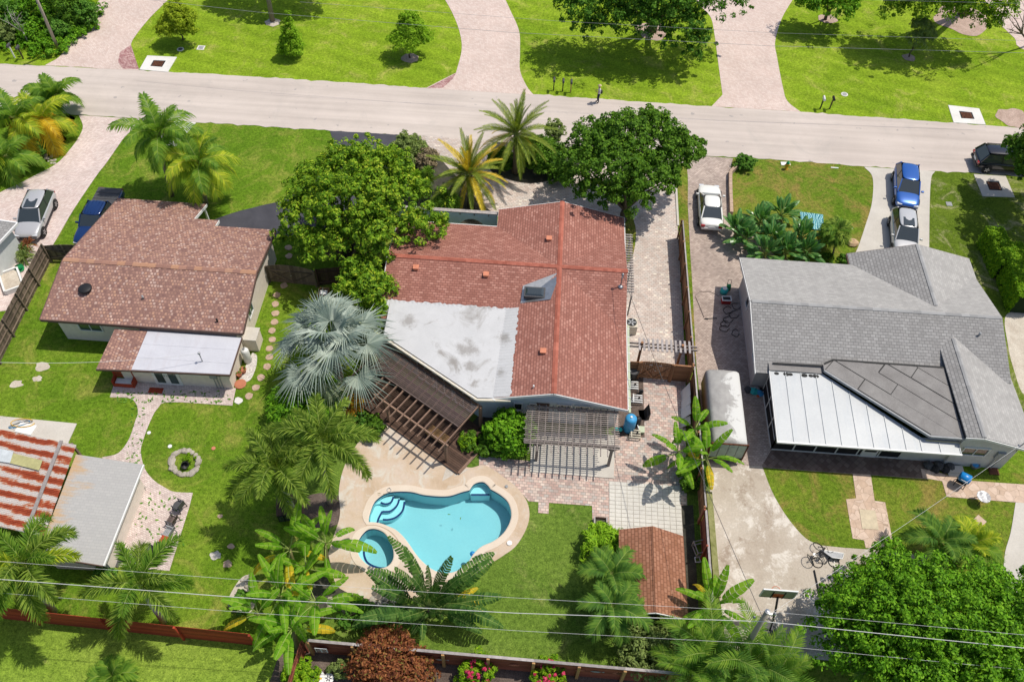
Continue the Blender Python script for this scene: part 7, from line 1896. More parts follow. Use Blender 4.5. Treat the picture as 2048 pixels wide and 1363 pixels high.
# traveller's palm: two-ranked fan of torn dark leaves
def travellers():
    b = P(860, 1226); r = thing('travellers_palm', 'dark torn-leaved travellers palm hanging over the pool', 'palm tree', (b.x, b.y, 0)); rnd = random.Random(3)
    MB().tube([(0, 0, 0), (0, 0, 0.9)], [0.25, 0.2], 9).build('trunk', M['bark_palm'], r, True)
    ms = [paddle_mesh('leaf', 4.9, 0.85, radians(a), radians(e), pet=0.42, split=16, seed=i, m=M['banana_d'], ragged=1.0, gap=0.006, sag=0.3) for i, (a, e) in enumerate(((88, 76), (80, 52), (71, 25), (62, 0), (46, -32)))]
    for i in range(28):
        ti = min(4, int(i * 5 / 28)); sgn = 1 if i % 2 else -1
        o = obj('leaf', ms[ti], None, r); s = rnd.uniform(0.72, 1.0); o.scale = (s, s, s); o.location = (0, 0, 0.7)
        o.rotation_euler = (rnd.uniform(-.4, .4), 0, (0.15 if sgn > 0 else pi - 0.1) + rnd.uniform(-.6, .6))
    for i in range(16):
        o = obj('leaf', paddles('trv', 1.7, 0.5, BT, M['banana_d'], pet=0.35, split=12, ragged=1.0)[i % 5], None, r); o.location = (rnd.uniform(-.5,.5), rnd.uniform(-.5,.3), 0.3); o.rotation_euler = (0, 0, i * 2.4)
    for i in range(3):
        o = obj('dry_leaf', paddles('dry', 2.6, 0.4, ((20, -10), (10, -30)), M['banana_y'], pet=0.55)[i % 2], None, r); o.location = (0.3, 0, 0.4); o.rotation_euler = (0, 0, 0.25 + i*0.25 - 0.2)
travellers()
# bird-of-paradise thicket at the grey house
rnd = random.Random(8)
ST = ((82, 65), (70, 40), (58, 15), (45, -10), (28, -30))
labs = ['left', 'upper', 'middle', 'lower', 'right', 'rear', 'far left', 'front right', 'front left']
for i, (px, py) in enumerate(((1490, 480), (1520, 445), (1545, 480), (1570, 505), (1602, 478), (1562, 432), (1470, 462), (1610, 505), (1530, 508))):
    banana('bird_of_paradise', 'white bird-of-paradise clump, %s one of its thicket by the grey house' % labs[i], (px, py + 18), (px, py), 0.8, 1.7, 26, 80 + i, wd=0.5, mkey='strelitzia', ymix=0, stem=0.1, tiers=ST, key='str', group='bird-of-paradise thicket', cat='shrub', pet=0.4, split=4, ragged=0.2, gap=0.004)
# ------------------------------------------------------------------ small things
def at(px, py, z=0.0):
    p = P(px, py, z); return (p.x, p.y, z)

def mailbox(label, px, py, mbox, mpost, h=1.05, rz=pi/2, post_w=0.09, group=None):
    r = thing('mailbox', label, 'mailbox', at(px, py), rz, group)
    MB().box((0, 0, h/2), (post_w, post_w, h)).build('post', mpost, r)
    b = MB(); pr = [(-0.09, 0), (-0.09, 0.12), (-0.06, 0.19), (0, 0.215), (0.06, 0.19), (0.09, 0.12), (0.09, 0)]
    b.add([(x*0 + s*0.25 - 0.06, y, h + z) for s in (-1, 1) for y, z in pr], [tuple(range(6, -1, -1)), tuple(range(7, 14))] + [(k, (k+1) % 7, (k+1) % 7 + 7, k + 7) for k in range(7)])
    bx_ = b.build('box', mbox, r)
    MB().box((0.05, 0.1, h + 0.2), (0.02, 0.015, 0.12)).build('flag', M['red'], bx_)
    MB().box((-0.315, 0, h + 0.1), (0.012, 0.14, 0.16)).build('door', mbox, bx_)
    return r
mailbox('left black mailbox of three beside the street', 1107, 181, M['darkgrey'], M['black'], group='three mailboxes')
mailbox('middle black mailbox of three beside the street', 1125, 183, M['darkgrey'], M['black'], group='three mailboxes')
mailbox('right black mailbox of three, on an orange post', 1141, 185, M['darkgrey'], M['wood_post'], group='three mailboxes')
mailbox('white mailbox on the right far lawn', 1640, 218, M['white'], M['black'])
mailbox('black mailbox next to the white one on the right far lawn', 1659, 218, M['black'], M['wood_dark'])
mailbox('dark mailbox on a white post at the top left', 30, 116, M['darkgrey'], M['white'], 1.2)
mailbox('dark mailbox on a dark post at the top left', 47, 118, M['darkgrey'], M['wood_dark'], 1.1)

def basin_slab(label, quad, m, wedge=True):
    w = [P(*q) for q in quad]; c = sum(w, Vector()) / 4
    r = thing('storm_drain', label, 'storm drain', (c.x, c.y, 0), 0, 'storm drains along the street')
    loc = [(q.x - c.x, q.y - c.y) for q in w]; inn = [(x*0.42, y*0.42) for x, y in loc]
    for k in range(4):
        j = (k + 1) % 4
        b = MB(); b.prism([loc[k], loc[j], inn[j], inn[k]], 0.0, lambda x, y: 0.05 - 0.02 * (1 - min(1, hypot(x, y)))); b.build('apron', m, r)
    b = MB(); b.prism(inn, 0.0, 0.012); b.build('pit', M['black'], r)
    gx = [x for x, y in inn]; gy = [y for x, y in inn]; hw_, hh_ = (max(gx)-min(gx))/2*0.72, (max(gy)-min(gy))/2*0.8
    for k in range(7): MB().box((0, -hh_ + (k + 0.5) * 2*hh_/7, 0.03), (2*hw_, 2*hh_/7*0.6, 0.03)).build('grate_bar', M['rustplate'], r)
    for s in (-1, 1): MB().box((s*hw_, 0, 0.03), (0.05, 2*hh_, 0.032)).build('grate_frame', M['rustplate'], r)
basin_slab('white storm drain with rusty grate left beyond the street', [(295,112),(354,115),(336,145),(279,140)], M['concrete_w'])
basin_slab('white storm drain with rusty grate right beyond the street', [(1896,211),(1958,218),(1971,250),(1907,246)], M['concrete_w'])
basin_slab('storm drain half hidden by the coconut palm fronds', [(350,243),(392,246),(352,293),(308,288)], M['concrete_w'])
basin_slab('storm drain in tree shade right of the concrete driveway', [(1947,349),(2011,353),(2029,395),(1965,393)], M['concrete'])
def lid(name, label, px, py, r_, m1, m2, square=False):
    r = thing(name, label, 'lid', at(px, py, 0.006))
    if square:
        MB().box((0, 0, 0.015), (r_*2, r_*2, 0.03)).build('frame', m1, r); MB().box((0, 0, 0.03), (r_*1.35, r_*1.35, 0.02)).build('cover', m2, r)
    else:
        MB().lathe((0, 0, 0), [(r_, 0), (r_, 0.03), (r_*0.7, 0.035)], 20).build('frame', m1, r); MB().lathe((0, 0, 0.03), [(r_*0.65, 0), (r_*0.65, 0.018), (r_*0.5, 0.022)], 18).build('cover', m2, r)
lid('manhole_lid', 'round dark lid on the left far lawn', 361, 99, 0.3, M['concrete_w'], M['darkgrey'])
lid('valve_box', 'square utility cover on the left far lawn', 402, 96, 0.32, M['concrete_w'], M['grey'], True)
lid('manhole_lid', 'round white-rimmed lid on the right far lawn', 1689, 189, 0.3, M['concrete_w'], M['grey'])
lid('valve_box', 'grey square cover in the grass left of the shaded storm drain', 1898, 408, 0.22, M['grey'], M['grey'], True)
o = area('septic_cover', [(1718,1018,1),(1750,1021,1),(1757,1059,1),(1724,1057,1)], m_plain('cream_slab', (0.55, 0.47, 0.34), 0.9), 0.05, 0.03, sm=False); o['kind'] = 'thing'; tag(o, 'cream square slab set in the stone path', 'slab')
o = area('paving_slab', [(1956,1029,1),(1973,1043,1),(1962,1054,1),(1945,1040,1)], m_plain('tan_slab', (0.5, 0.38, 0.28), 0.9), 0.04, 0.03, sm=False); o['kind'] = 'thing'; tag(o, 'diamond-set tan paving slab on the lower right lawn', 'slab')
# mulch rings at trees
for px, py, r_, mk, lab in ((545, 45, 0.7, 'sand', 'sandy ring at the foot of the tall bare-trunked tree'), (820, 117, 0.8, 'mulch_pink', 'mulch ring under the lime young tree'), (1305, 62, 1.5, 'mulch_pink', 'mulch ring under the shady oak'), (1925, 40, 2.6, 'mulch_pink', 'wide mulch ring under the top right oak'), (1818, 116, 0.6, 'mulch_pink', 'mulch ring under the thin olive tree'), (2028, 236, 1.4, 'mulch_pink', 'bark mulch patch beside the right storm drain'), (1655, 38, 0.9, 'mulch_pink', 'mulch ring under the rounded top tree'), (130, 240, 0.75, 'mulch_red', 'red mulch ring at the island tip palm'), (110, 280, 0.8, 'mulch_red', 'red mulch ring at the golden palm'), (30, 350, 0.8, 'mulch_red', 'red mulch ring at the left edge palm'), (5, 245, 0.9, 'mulch_red', 'red mulch ring at the left picture edge'), (85, 318, 0.6, 'mulch_red', 'red mulch strip by the island shrub')):
    q = P(px, py); rr = random.Random(px)
    poly = [(q.x + r_ * cos(a) * rr.uniform(.85, 1.15), q.y + r_ * sin(a) * rr.uniform(.8, 1.1)) for a in [2*pi*k/14 for k in range(14)]]
    o = MB().sheet(smooth(poly, 3), 0.026).build('mulch_ring', M[mk]); struct(o)
# pebbles by the island shrub
def rocks(name, label, cat, spots, m, seed, ssz=(0.1, 0.25), parent_label=True, group=None, z0=0.0, part='stone'):
    rnd = random.Random(seed); c = P(*spots[0]); r = thing(name, label, cat, (c.x, c.y, z0), 0, group)
    for px, py in spots:
        q = P(px, py); s = rnd.uniform(*ssz)
        b = MB(); n = 8
        pr = [(s*0.8, 0), (s, s*0.25), (s*0.75, s*0.55), (s*0.3, s*0.68)]
        b.lathe((0, 0, 0), pr, n, rnd.uniform(.8, 1.3), rnd.uniform(.7, 1.1))
        b.v = [(x + rnd.uniform(-.12, .12)*s, y + rnd.uniform(-.12, .12)*s, z + rnd.uniform(-.06, .06)*s) for x, y, z in b.v]
        o = b.build(part, m, r); o.location = (q.x - c.x, q.y - c.y, 0); o.rotation_euler = (0, 0, rnd.uniform(0, 6.28))
    return r
rnd = random.Random(4)
rocks('pebble_pile', 'pale pebble pile on the driveway island', 'rocks', [(95 + rnd.uniform(-22, 18), 320 + rnd.uniform(-11, 10)) for _ in range(38)], M['rock'], 1, (0.06, 0.16))
rocks('fire_ring', 'ring of stones round a plant pot on the left lawn', 'fire ring', [(370 + 27*cos(a), 925 + 24*sin(a)) for a in [2*pi*k/19 for k in range(19)]], M['rock'], 2, (0.15, 0.26))
q = P(369, 929); r = thing('black_pot', 'tipped black pot with weeds inside the stone ring', 'pot', (q.x, q.y, 0))
o = MB().lathe((0, 0, 0), [(0.14, 0), (0.22, 0.3), (0.24, 0.36), (0.2, 0.36), (0.15, 0.1)], 16).build('pot', M['black'], r, True); o.rotation_euler = (0.9, 0.3, 0.5); o.location = (0, 0, 0.15)
crown_obj('weeds', leaf_cloud([(0.25, 0.25, 0.15, 0.35, 0.35, 0.2), (0.0, 0.35, 0.12, 0.3, 0.3, 0.15), (0.3, -0.1, 0.1, 0.25, 0.25, 0.12)], 500, 0.13, seed=3), M['leaf_hedge'], r)
rocks('rock_bed', 'broken rubble rocks below the spa deck', 'rocks', [(rnd.uniform(655, 790), rnd.uniform(1195, 1222)) for _ in range(70)], M['rock'], 3, (0.08, 0.2))
rocks('rock_bed', 'pale rocks left of the banana clump', 'rocks', [(rnd.uniform(478, 510), rnd.uniform(1150, 1215)) for _ in range(26)], M['rock'], 5, (0.1, 0.24))
rocks('edging_stones', 'stone edging round the pool garden bed', 'edging', [(898 + t*0, 0) for t in ()] or [(905 - 4*sin(t/3.0) + max(0, t-6)*7.2, 897 - max(0, 6-t)*6 + 6*min(1, t/8)) for t in range(28)], M['rock'], 6, (0.12, 0.17))
o = rocks('flat_boulder', 'tan flat boulder beside the concrete driveway', 'boulder', [(1703, 487)], M['rock_tan'], 7, (0.5, 0.55))
# stepping stones
ss = [(577,495),(578,512),(568,571),(554,590),(551,608),(551,627),(549,644),(544,661),(545,679),(539,697),(539,714),(534,733),(522,755),(512,775),(498,792),(477,801)]
for i, (px, py) in enumerate(ss):
    c = P(px, py); rr = random.Random(i); s = 0.27
    poly = [(s*cos(a)*rr.uniform(.8, 1.1), s*sin(a)*rr.uniform(.8, 1.1)) for a in [2*pi*k/10 for k in range(10)]]
    o = MB().prism(poly, 0.0, 0.035).build('stepping_stone', M['stone_step'] if i < 15 else M['concrete_w']); o.location = (c.x, c.y, 0.006)
    num = ['first', 'second', 'third', 'fourth', 'fifth', 'sixth', 'seventh', 'eighth', 'ninth', 'tenth', 'eleventh', 'twelfth', 'thirteenth', 'fourteenth', 'fifteenth'][i] if i < 15 else ''
    tag(o, 'round stepping stone, %s from the top of the path by the brown house' % num if i < 15 else 'pale oval stepping stone at the patio corner end of the path', 'stepping stone', 'stepping stones beside the brown house')
# bare spots and flat stones in the lawns
for i, (px, py, s, mk, lab) in enumerate(((85, 732, 0.45, 'sand', 'sandy bare strip in the left lawn'), (75, 757, 0.3, 'sand', 'small sandy bare spot in the left lawn'), (33, 768, 0.4, 'sand', 'worn spot in the left lawn near the edge'), (432, 1110, 0.32, 'concrete', 'flat pale stone on the lawn below the grill'), (455, 1127, 0.28, 'stone_step', 'flat brown stone on the lawn left of the bananas'), (440, 1032, 0.15, 'stone_step', 'small flat stone under the plume palm'), (462, 1092, 0.2, 'stone_step', 'flat stone between the lawn and bananas'))):
    c = P(px, py); rr = random.Random(i); poly = [(s*cos(a)*rr.uniform(.7, 1.2), s*0.8*sin(a)*rr.uniform(.7, 1.2)) for a in [2*pi*k/12 for k in range(12)]]
    o = MB().prism(smooth(poly, 3), 0.0, 0.018 if mk != 'sand' else 0.004).build('flat_stone' if mk != 'sand' else 'sand_patch', M[mk]); o.location = (c.x, c.y, 0.008)
    if mk == 'sand': struct(o)
    else: tag(o, lab, 'stone')

# furniture on the left patio
def patio_chair(label, px, py, rz, m, mseat, slatted=True):
    r = thing('patio_chair', label, 'chair', at(px, py, 0.024), rz, 'patio chairs')
    for sx in (-0.26, 0.26):
        for sy in (-0.24, 0.24): MB().bar((sx*1.05, sy*1.05, 0), (sx, sy, 0.4), 0.04, 0.04).build('leg', m, r)
        MB().box((sx, 0, 0.6), (0.06, 0.5, 0.03)).build('arm', m, r, bevel=0.008)
        MB().bar((sx, 0.22, 0.4), (sx, 0.22, 0.6), 0.035, 0.035).build('arm_support', m, r)
    if slatted:
        for k in range(6): MB().box((0, -0.22 + k*0.088, 0.41), (0.5, 0.07, 0.025)).build('seat_slat', mseat, r)
        for k in range(6): MB().bar((-0.22 + k*0.088, -0.24, 0.42), (-0.22 + k*0.088, -0.36, 0.92), 0.06, 0.025, up=(0, 1, 0)).build('back_slat', mseat, r)
    else:
        MB().lathe((0, 0, 0.39), [(0.26, 0), (0.3, 0.04), (0.24, 0.05)], 16).build('seat', mseat, r); MB().box((0, -0.29, 0.66), (0.5, 0.05, 0.48)).build('backrest', mseat, r, bevel=0.03)
    return r
patio_chair('dark grey round-seat patio chair nearest the lawn edge', 361, 1016, 1.2, M['darkgrey'], M['darkgrey'], False)
patio_chair('brown slatted patio chair between two grey ones', 348, 1045, 1.3, M['darkgrey'], M['wood_slat'])
patio_chair('grey slatted patio chair above the kettle grill', 341, 1070, 1.3, M['grey'], M['grey'])
g = thing('kettle_grill', 'black covered kettle grill on the left patio', 'grill', at(304, 1110, 0.024))
MB().lathe((0, 0, 0.45), [(0.1, 0), (0.3, 0.15), (0.34, 0.32), (0.3, 0.48), (0.12, 0.58)], 20).build('cover', M['black'], g, True)
MB().lathe((0, 0, 1.02), [(0.05, 0), (0.05, 0.05), (0.02, 0.06)], 8).build('handle', M['steel'], g)
for k in range(3):
    a = 2*pi*k/3; MB().bar((0.1*cos(a), 0.1*sin(a), 0.5), (0.35*cos(a), 0.35*sin(a), 0), 0.04, 0.04).build('leg', M['black'], g)
g = thing('barrel_smoker', 'black barrel smoker with brown side tray on the left patio', 'grill', at(324, 1108, 0.024), 1.35)
o = MB().lathe((0, 0, -0.35), [(0.2, 0), (0.25, 0.03), (0.25, 0.67), (0.2, 0.7)], 16).build('barrel', M['black'], g, True); o.rotation_euler = (0, pi/2, 0); o.location = (0, 0, 0.75)
MB().box((0.6, 0, 0.72), (0.42, 0.4, 0.04)).build('side_tray', M['wood_redstain'], g)
for sx in (-0.28, 0.28):
    for sy in (-0.2, 0.2): MB().bar((sx, sy, 0), (sx, sy*0.7, 0.6), 0.035, 0.035).build('leg', M['black'], g)
MB().tube([(-0.25, 0, 0.95), (-0.25, 0, 1.25)], 0.04, 8).build('chimney', M['black'], g)
o = MB().box((0, 0, 0.03), (1.1, 0.8, 0.03)).build('rubber_mat', M['darkgrey']); o.location = at(237, 1112, 0.024); o.rotation_euler = (0, 0, 1.25); tag(o, 'dark rubber mat at the silver shed corner', 'mat')
r = thing('folded_chair', 'grey folded chair lying near the plume palm on the patio', 'chair', at(277, 1117, 0.03), 1.3)
MB().box((0, 0, 0.06), (0.75, 0.3, 0.04)).build('seat', M['grey'], r, bevel=0.01)
for s in (-1, 1): MB().bar((-0.45, s*0.18, 0.04), (0.45, s*0.18, 0.1), 0.03, 0.03).build('leg', M['darkgrey'], r)
r = thing('driftwood', 'weathered stump lying against the silver shed', 'log', at(278, 985, 0.024), 1.1)
MB().tube([(-0.4, 0, 0.18), (0, 0.05, 0.2), (0.45, -0.05, 0.16)], [0.14, 0.2, 0.12], 9).build('trunk', M['bark_pale'], r, True)
for k in range(6): MB().tube([(-0.35 + 0.13*k, 0, 0.2), (-0.45 + 0.18*k, 0.3*(-1)**k, 0.25)], [0.06, 0.02], 5).build('root', M['bark_pale'], r)
r = thing('tangled_hose', 'tangled white and blue hose on the left concrete slab', 'hose', at(35, 850, 0.04))
for k in range(4):
    pts = [(0.75*cos(a)*(0.6 + 0.12*k) + 0.1*k, 0.3*sin(a + k) + 0.05*k, 0.03 + 0.02*k) for a in [2*pi*j/16 for j in range(15)]]
    MB().tube(pts, 0.025, 5).build('coil', [M['white'], M['blue_tank'], M['grey'], M['yellow']][k], r, True)
o = MB().box((0, 0, 0.03), (1.1, 0.7, 0.03)).build('white_board', M['white']); o.location = at(52, 857, 0.04); o.rotation_euler = (0, 0, -0.15); tag(o, 'white board lying beside the tangled hose', 'board')
for i, (px, py, mk, lab, s) in enumerate(((340, 892, 'white', 'white frisbee on the lawn above the stone ring', 0.13), (427, 896, 'salmon', 'pinkish toy on the lawn right of the stone ring', 0.13), (298, 865, 'white', 'white scrap on the lawn edge by the paver path', 0.12))):
    o = MB().lathe((0, 0, 0), [(s*0.9, 0), (s, 0.02), (s*0.85, 0.035), (s*0.3, 0.03)], 12).build('lawn_toy', M[mk]); o.location = at(px, py, 0.01); tag(o, lab, 'toy')
# things along the brown house wall
r = thing('propane_tank', 'white upright tank against the brown house wall', 'tank', at(497, 722, 0))
MB().lathe((0, 0, 0), [(0.2, 0), (0.26, 0.08), (0.26, 1.15), (0.2, 1.27), (0.06, 1.32)], 18).build('cylinder', M['white'], r, True)
MB().lathe((0, 0, 1.3), [(0.08, 0), (0.08, 0.1), (0.05, 0.12)], 10).build('valve_collar', M['steel'], r)
r = thing('equipment_box', 'large cream box standing against the brown house', 'cabinet', at(510, 690, 0), 0)
MB().box((0, 0, 0.6), (0.85, 1.0, 1.2)).build('cabinet', M['wall_cream'], r, bevel=0.02); MB().box((0, 0, 1.22), (0.92, 1.08, 0.05)).build('lid', M['concrete'], r, bevel=0.01)
struct(area('gravel_bed', [(505,705,1),(514,712),(512,735),(502,758),(488,766,1),(478,760,1),(490,735)], M['gravel'], 0.03, sm=True))
for i, (px, py, s, lab) in enumerate(((488, 744, 0.2, 'terracotta pot on the gravel by the tank'), (480, 752, 0.18, 'terracotta pot at the end of the gravel bed'))):
    r = thing('flower_pot', lab, 'pot', at(px, py, 0.03)); MB().lathe((0, 0, 0), [(s*0.65, 0), (s, s*1.5), (s*1.1, s*1.5), (s*1.1, s*1.8), (s*0.9, s*1.8), (s*0.8, s*1.4)], 14).build('pot', M['terracotta'], r, True)
    crown_obj('plant', leaf_cloud([(0, 0, s*2.0, s*0.8, s*0.8, s*0.5)], 60, 0.1, seed=i), M['leaf_bush'], r)
o = MB().lathe((0, 0, 0), [(0.36, 0), (0.38, 0.05), (0.3, 0.07)], 12).build('round_paver', M['terracotta']); o.location = at(481, 768, 0.02); tag(o, 'round pinkish paver at the patio corner', 'paver')
# far left garden clutter
r = thing('hose_reel', 'green hose reel beside the white house', 'hose reel', at(41, 540, 0.02))
MB().lathe((0, 0, 0.1), [(0.3, 0), (0.32, 0.05), (0.2, 0.08), (0.2, 0.2), (0.3, 0.24)], 16).build('reel', M['green'], r, True); MB().box((0, 0, 0.05), (0.4, 0.4, 0.1)).build('stand', M['white'], r)
r = thing('sandbox', 'white rectangular planter frame beside the plank fence', 'planter', at(26, 565, 0.02), -0.95)
for s in (-1, 1):
    MB().box((0, s*0.6, 0.2), (1.9, 0.12, 0.4)).build('long_side', M['white'], r); MB().box((s*0.95, 0, 0.2), (0.12, 1.08, 0.4)).build('end', M['white'], r)
MB().box((0, 0, 0.15), (1.8, 1.1, 0.2)).build('sand_fill', M['sand'], r)
r = thing('cardboard_box', 'tall open cardboard box by the double plank gate', 'box', at(652, 605, 0), 0.05)
for s in (-1, 1):
    MB().box((s*0.33, 0, 0.6), (0.02, 0.66, 1.2)).build('side', M['card'], r); MB().box((0, s*0.33, 0.6), (0.64, 0.02, 1.2)).build('side', M['card'], r)
MB().box((0, -0.02, 1.05), (0.5, 0.4, 0.1)).build('foam_sheet', M['white'], r, bevel=0.02)
r = thing('kayak', 'red and white kayak end under the mango tree', 'kayak', at(688, 487, 0), -0.5)
MB().lathe((0, 0, 0), [(0.02, -1.3), (0.2, -0.8), (0.3, 0), (0.2, 0.8), (0.02, 1.3)], 12, 1, 0.6).build('hull', M['red'], r, True).matrix_local = Matrix.Translation((0, 0, 0.25)) @ Matrix.Rotation(pi/2, 4, 'Y')
MB().lathe((0, 0, 0.42), [(0.3, 0), (0.33, 0.03), (0.26, 0.05)], 14, 1.4, 0.6).build('cockpit', M['white'], r)

# equipment on the east side of the red house
def ac_unit(label, px, py, m, s=0.78, h=0.85):
    r = thing('air_conditioner', label, 'air conditioner', at(px, py, 0.03)); MB().box((0, 0, h/2), (s, s, h)).build('cabinet', m, r, bevel=0.02)
    MB().lathe((0, 0, h), [(s*0.44, 0), (s*0.44, 0.03), (s*0.4, 0.035)], 20).build('fan_grille', M['black'], r)
    for k in range(5): o = MB().box((s*0.2, 0, h + 0.045), (s*0.36, 0.1, 0.015)).build('fan_blade', M['grey'], r); o.rotation_euler = (0, 0, 2*pi*k/5)
ac_unit('cream air conditioner unit against the red house wall', 1260, 660, M['cream'])
r = thing('round_bin', 'black round bin between the red house and side gate', 'bin', at(1263, 757, 0.034)); MB().lathe((0, 0, 0), [(0.3, 0), (0.36, 0.9), (0.4, 0.95), (0.34, 0.95), (0.3, 0.3)], 20).build('bin', M['black'], r, True); MB().lathe((0, 0, 0.9), [(0.32, 0), (0.3, 0.02)], 16).build('lid', M['darkgrey'], r)
r = thing('pressure_tank', 'light blue water tank at the red house corner', 'tank', at(1257, 858, 0.034))
MB().lathe((0, 0, 0), [(0.22, 0), (0.36, 0.06), (0.36, 1.25), (0.3, 1.36), (0.1, 1.4)], 22).build('tank', M['blue_tank'], r, True); MB().lathe((0, 0, 1.38), [(0.07, 0), (0.07, 0.08)], 10).build('cap', M['white'], r)
r = thing('pool_filter', 'black pool filter beside the blue tank', 'pool filter', at(1273, 848, 0.034)); MB().lathe((0, 0, 0), [(0.2, 0), (0.24, 0.1), (0.24, 0.6), (0.14, 0.74), (0.05, 0.78)], 16).build('vessel', M['black'], r, True); MB().tube([(0, -0.2, 0.3), (0.1, -0.5, 0.3), (0.1, -0.5, 0.02)], 0.035, 6).build('pipe', M['white'], r)
r = thing('pool_pump', 'teal pool pump beside the lath pergola', 'pump', at(1236, 862, 0.034)); o = MB().lathe((0, 0, -0.25), [(0.1, 0), (0.14, 0.05), (0.14, 0.4), (0.08, 0.5)], 14).build('motor', M['teal'], r, True); o.rotation_euler = (0, pi/2, 0); o.location = (0, 0, 0.25); MB().box((0, 0, 0.06), (0.4, 0.25, 0.12)).build('base', M['black'], r)
for i, (px, py, lab) in enumerate(((1272, 802, 'white manifold pipes on the soil beside the red house'), (1268, 872, 'cream plumbing pipes below the blue tank'), (1264, 775, 'white elbow pipes near the black round bin'))):
    r = thing('pipework', lab, 'pipes', at(px, py, 0.034)); mm = M['white'] if i != 1 else M['cream']
    for k in range(4):
        MB().tube([(-0.35 + 0.05*k, -0.25 + 0.17*k, 0.0), (-0.35 + 0.05*k, -0.25 + 0.17*k, 0.3), (0.35, -0.25 + 0.17*k, 0.3), (0.35, -0.25 + 0.17*k, 0.0)], 0.045, 7).build('pipe', mm, r, True)
    MB().tube([(-0.2, -0.3, 0.3), (-0.2, 0.35, 0.3)], 0.045, 7).build('pipe', mm, r, True)
    MB().lathe((0.15, 0, 0.3), [(0.05, 0), (0.07, 0.05), (0.07, 0.12), (0.03, 0.15)], 10).build('valve', M['black'], r)
r = thing('leaning_panel', 'black panel propped beside the salmon patio', 'panel', at(1287, 830, 0.034), 0.1)
MB().add([(-0.28, -0.35, 0), (0.05, -0.35, 0), (0.3, -0.35, 0.75), (-0.28, 0.4, 0), (0.05, 0.4, 0), (0.3, 0.4, 0.75), (0.3, -0.35, 0), (0.3, 0.4, 0)], [(0,1,4,3),(1,2,5,4),(2,6,7,5),(0,3,7,6),(1,6,2),(4,5,7)]).build('panel', M['black'], r); MB().box((0.2, 0, 0.4), (0.06, 0.7, 0.06)).build('strut', M['darkgrey'], r)
r = thing('small_bucket', 'small black bucket on the soil by the patio edge', 'bucket', at(1281, 787, 0.034)); MB().lathe((0, 0, 0), [(0.1, 0), (0.14, 0.3), (0.16, 0.32), (0.12, 0.3), (0.1, 0.08)], 14).build('pail', M['black'], r, True); MB().tube([(-0.14, 0, 0.3), (0, 0, 0.44), (0.14, 0, 0.3)], 0.01, 5).build('handle', M['steel'], r)
r = thing('control_box', 'pale green junction box beside the plumbing', 'box', at(1282, 862, 0.034)); MB().box((0, 0, 0.12), (0.34, 0.42, 0.24)).build('box', M['green_pipe'], r, bevel=0.02); MB().box((0, 0, 0.25), (0.38, 0.46, 0.03)).build('lid', M['green_pipe'], r, bevel=0.01)
# boards leaning on the fence
r = thing('stacked_boards', 'white boards leaning on the brown fence by the side gate', 'boards', (FX - 0.32, -4.2, 0.03), 0)
for k, (y, w, h) in enumerate(((0.6, 0.9, 1.0), (-0.1, 0.6, 0.9), (-0.7, 0.8, 0.75), (-1.4, 0.6, 0.5))): MB().bar((-0.25 - 0.05*k, y, 0.0), (0.1, y, h), w, 0.03, up=(1, 0, 0.3)).build('board', M['white'] if k < 3 else M['concrete'], r)
r = thing('timber_crate', 'open timber frame crate in the strip behind the shed', 'crate', at(1398, 1100, 0.03), 0.3)
for sx in (-0.3, 0.3):
    for sy in (-0.35, 0.35): MB().box((sx, sy, 0.3), (0.06, 0.06, 0.6)).build('upright', M['wood_greyslat'], r)
    for z in (0.08, 0.55): MB().box((sx, 0, z), (0.05, 0.7, 0.06)).build('rail', M['wood_greyslat'], r)
for sy in (-0.35, 0.35):
    for z in (0.08, 0.55): MB().box((0, sy, z), (0.6, 0.05, 0.06)).build('rail', M['wood_greyslat'], r)
r = thing('square_frame', 'small white square frame behind the shed', 'frame', at(1395, 1119, 0.03), 0.1)
for s in (-1, 1):
    MB().box((s*0.14, 0, 0.03), (0.05, 0.32, 0.06)).build('side', M['white'], r); MB().box((0, s*0.14, 0.03), (0.23, 0.05, 0.06)).build('end', M['white'], r)
r = thing('planter_box', 'narrow grey raised planter at the tile patio corner', 'planter', at(1200, 1055, 0), 0.0)
for s in (-1, 1): MB().box((s*0.35, 0, 0.2), (0.08, 1.0, 0.4)).build('side', M['wood_greyslat'], r)
for s in (-1, 1): MB().box((0, s*0.46, 0.2), (0.62, 0.08, 0.4)).build('end', M['wood_dark'], r)
MB().box((0, 0, 0.15), (0.62, 0.84, 0.25)).build('soil', M['soil_dark'], r)
r = thing('garden_light', 'small grey globe light on the lawn right of the pool', 'lamp', at(1176, 1064, 0)); MB().lathe((0, 0, 0.12), [(0.05, 0), (0.14, 0.08), (0.16, 0.16), (0.1, 0.27), (0.02, 0.3)], 14).build('globe', M['grey'], r, True); MB().lathe((0, 0, 0), [(0.08, 0), (0.05, 0.12)], 10).build('base', M['darkgrey'], r)
r = thing('deck_storage_box', 'dark slatted storage box under the plume palms', 'box', at(578, 1022, 0), 0.25)
MB().box((0, 0, 0.42), (1.1, 1.2, 0.84)).build('box', M['black'], r, bevel=0.01)
for k in range(8): MB().box((-0.5 + k*0.143, 0, 0.86), (0.13, 1.26, 0.03)).build('lid_slat', M['wood_dark'], r)
for s in (-0.35, 0, 0.35): MB().box((s, -0.615, 0.42), (0.28, 0.03, 0.6)).build('panel', M['glass'], r)
MB().bar((0.8, 0.5, 0.0), (0.8, -0.9, 0.05), 0.12, 0.05).build('loose_plank', M['wood_red'], r)
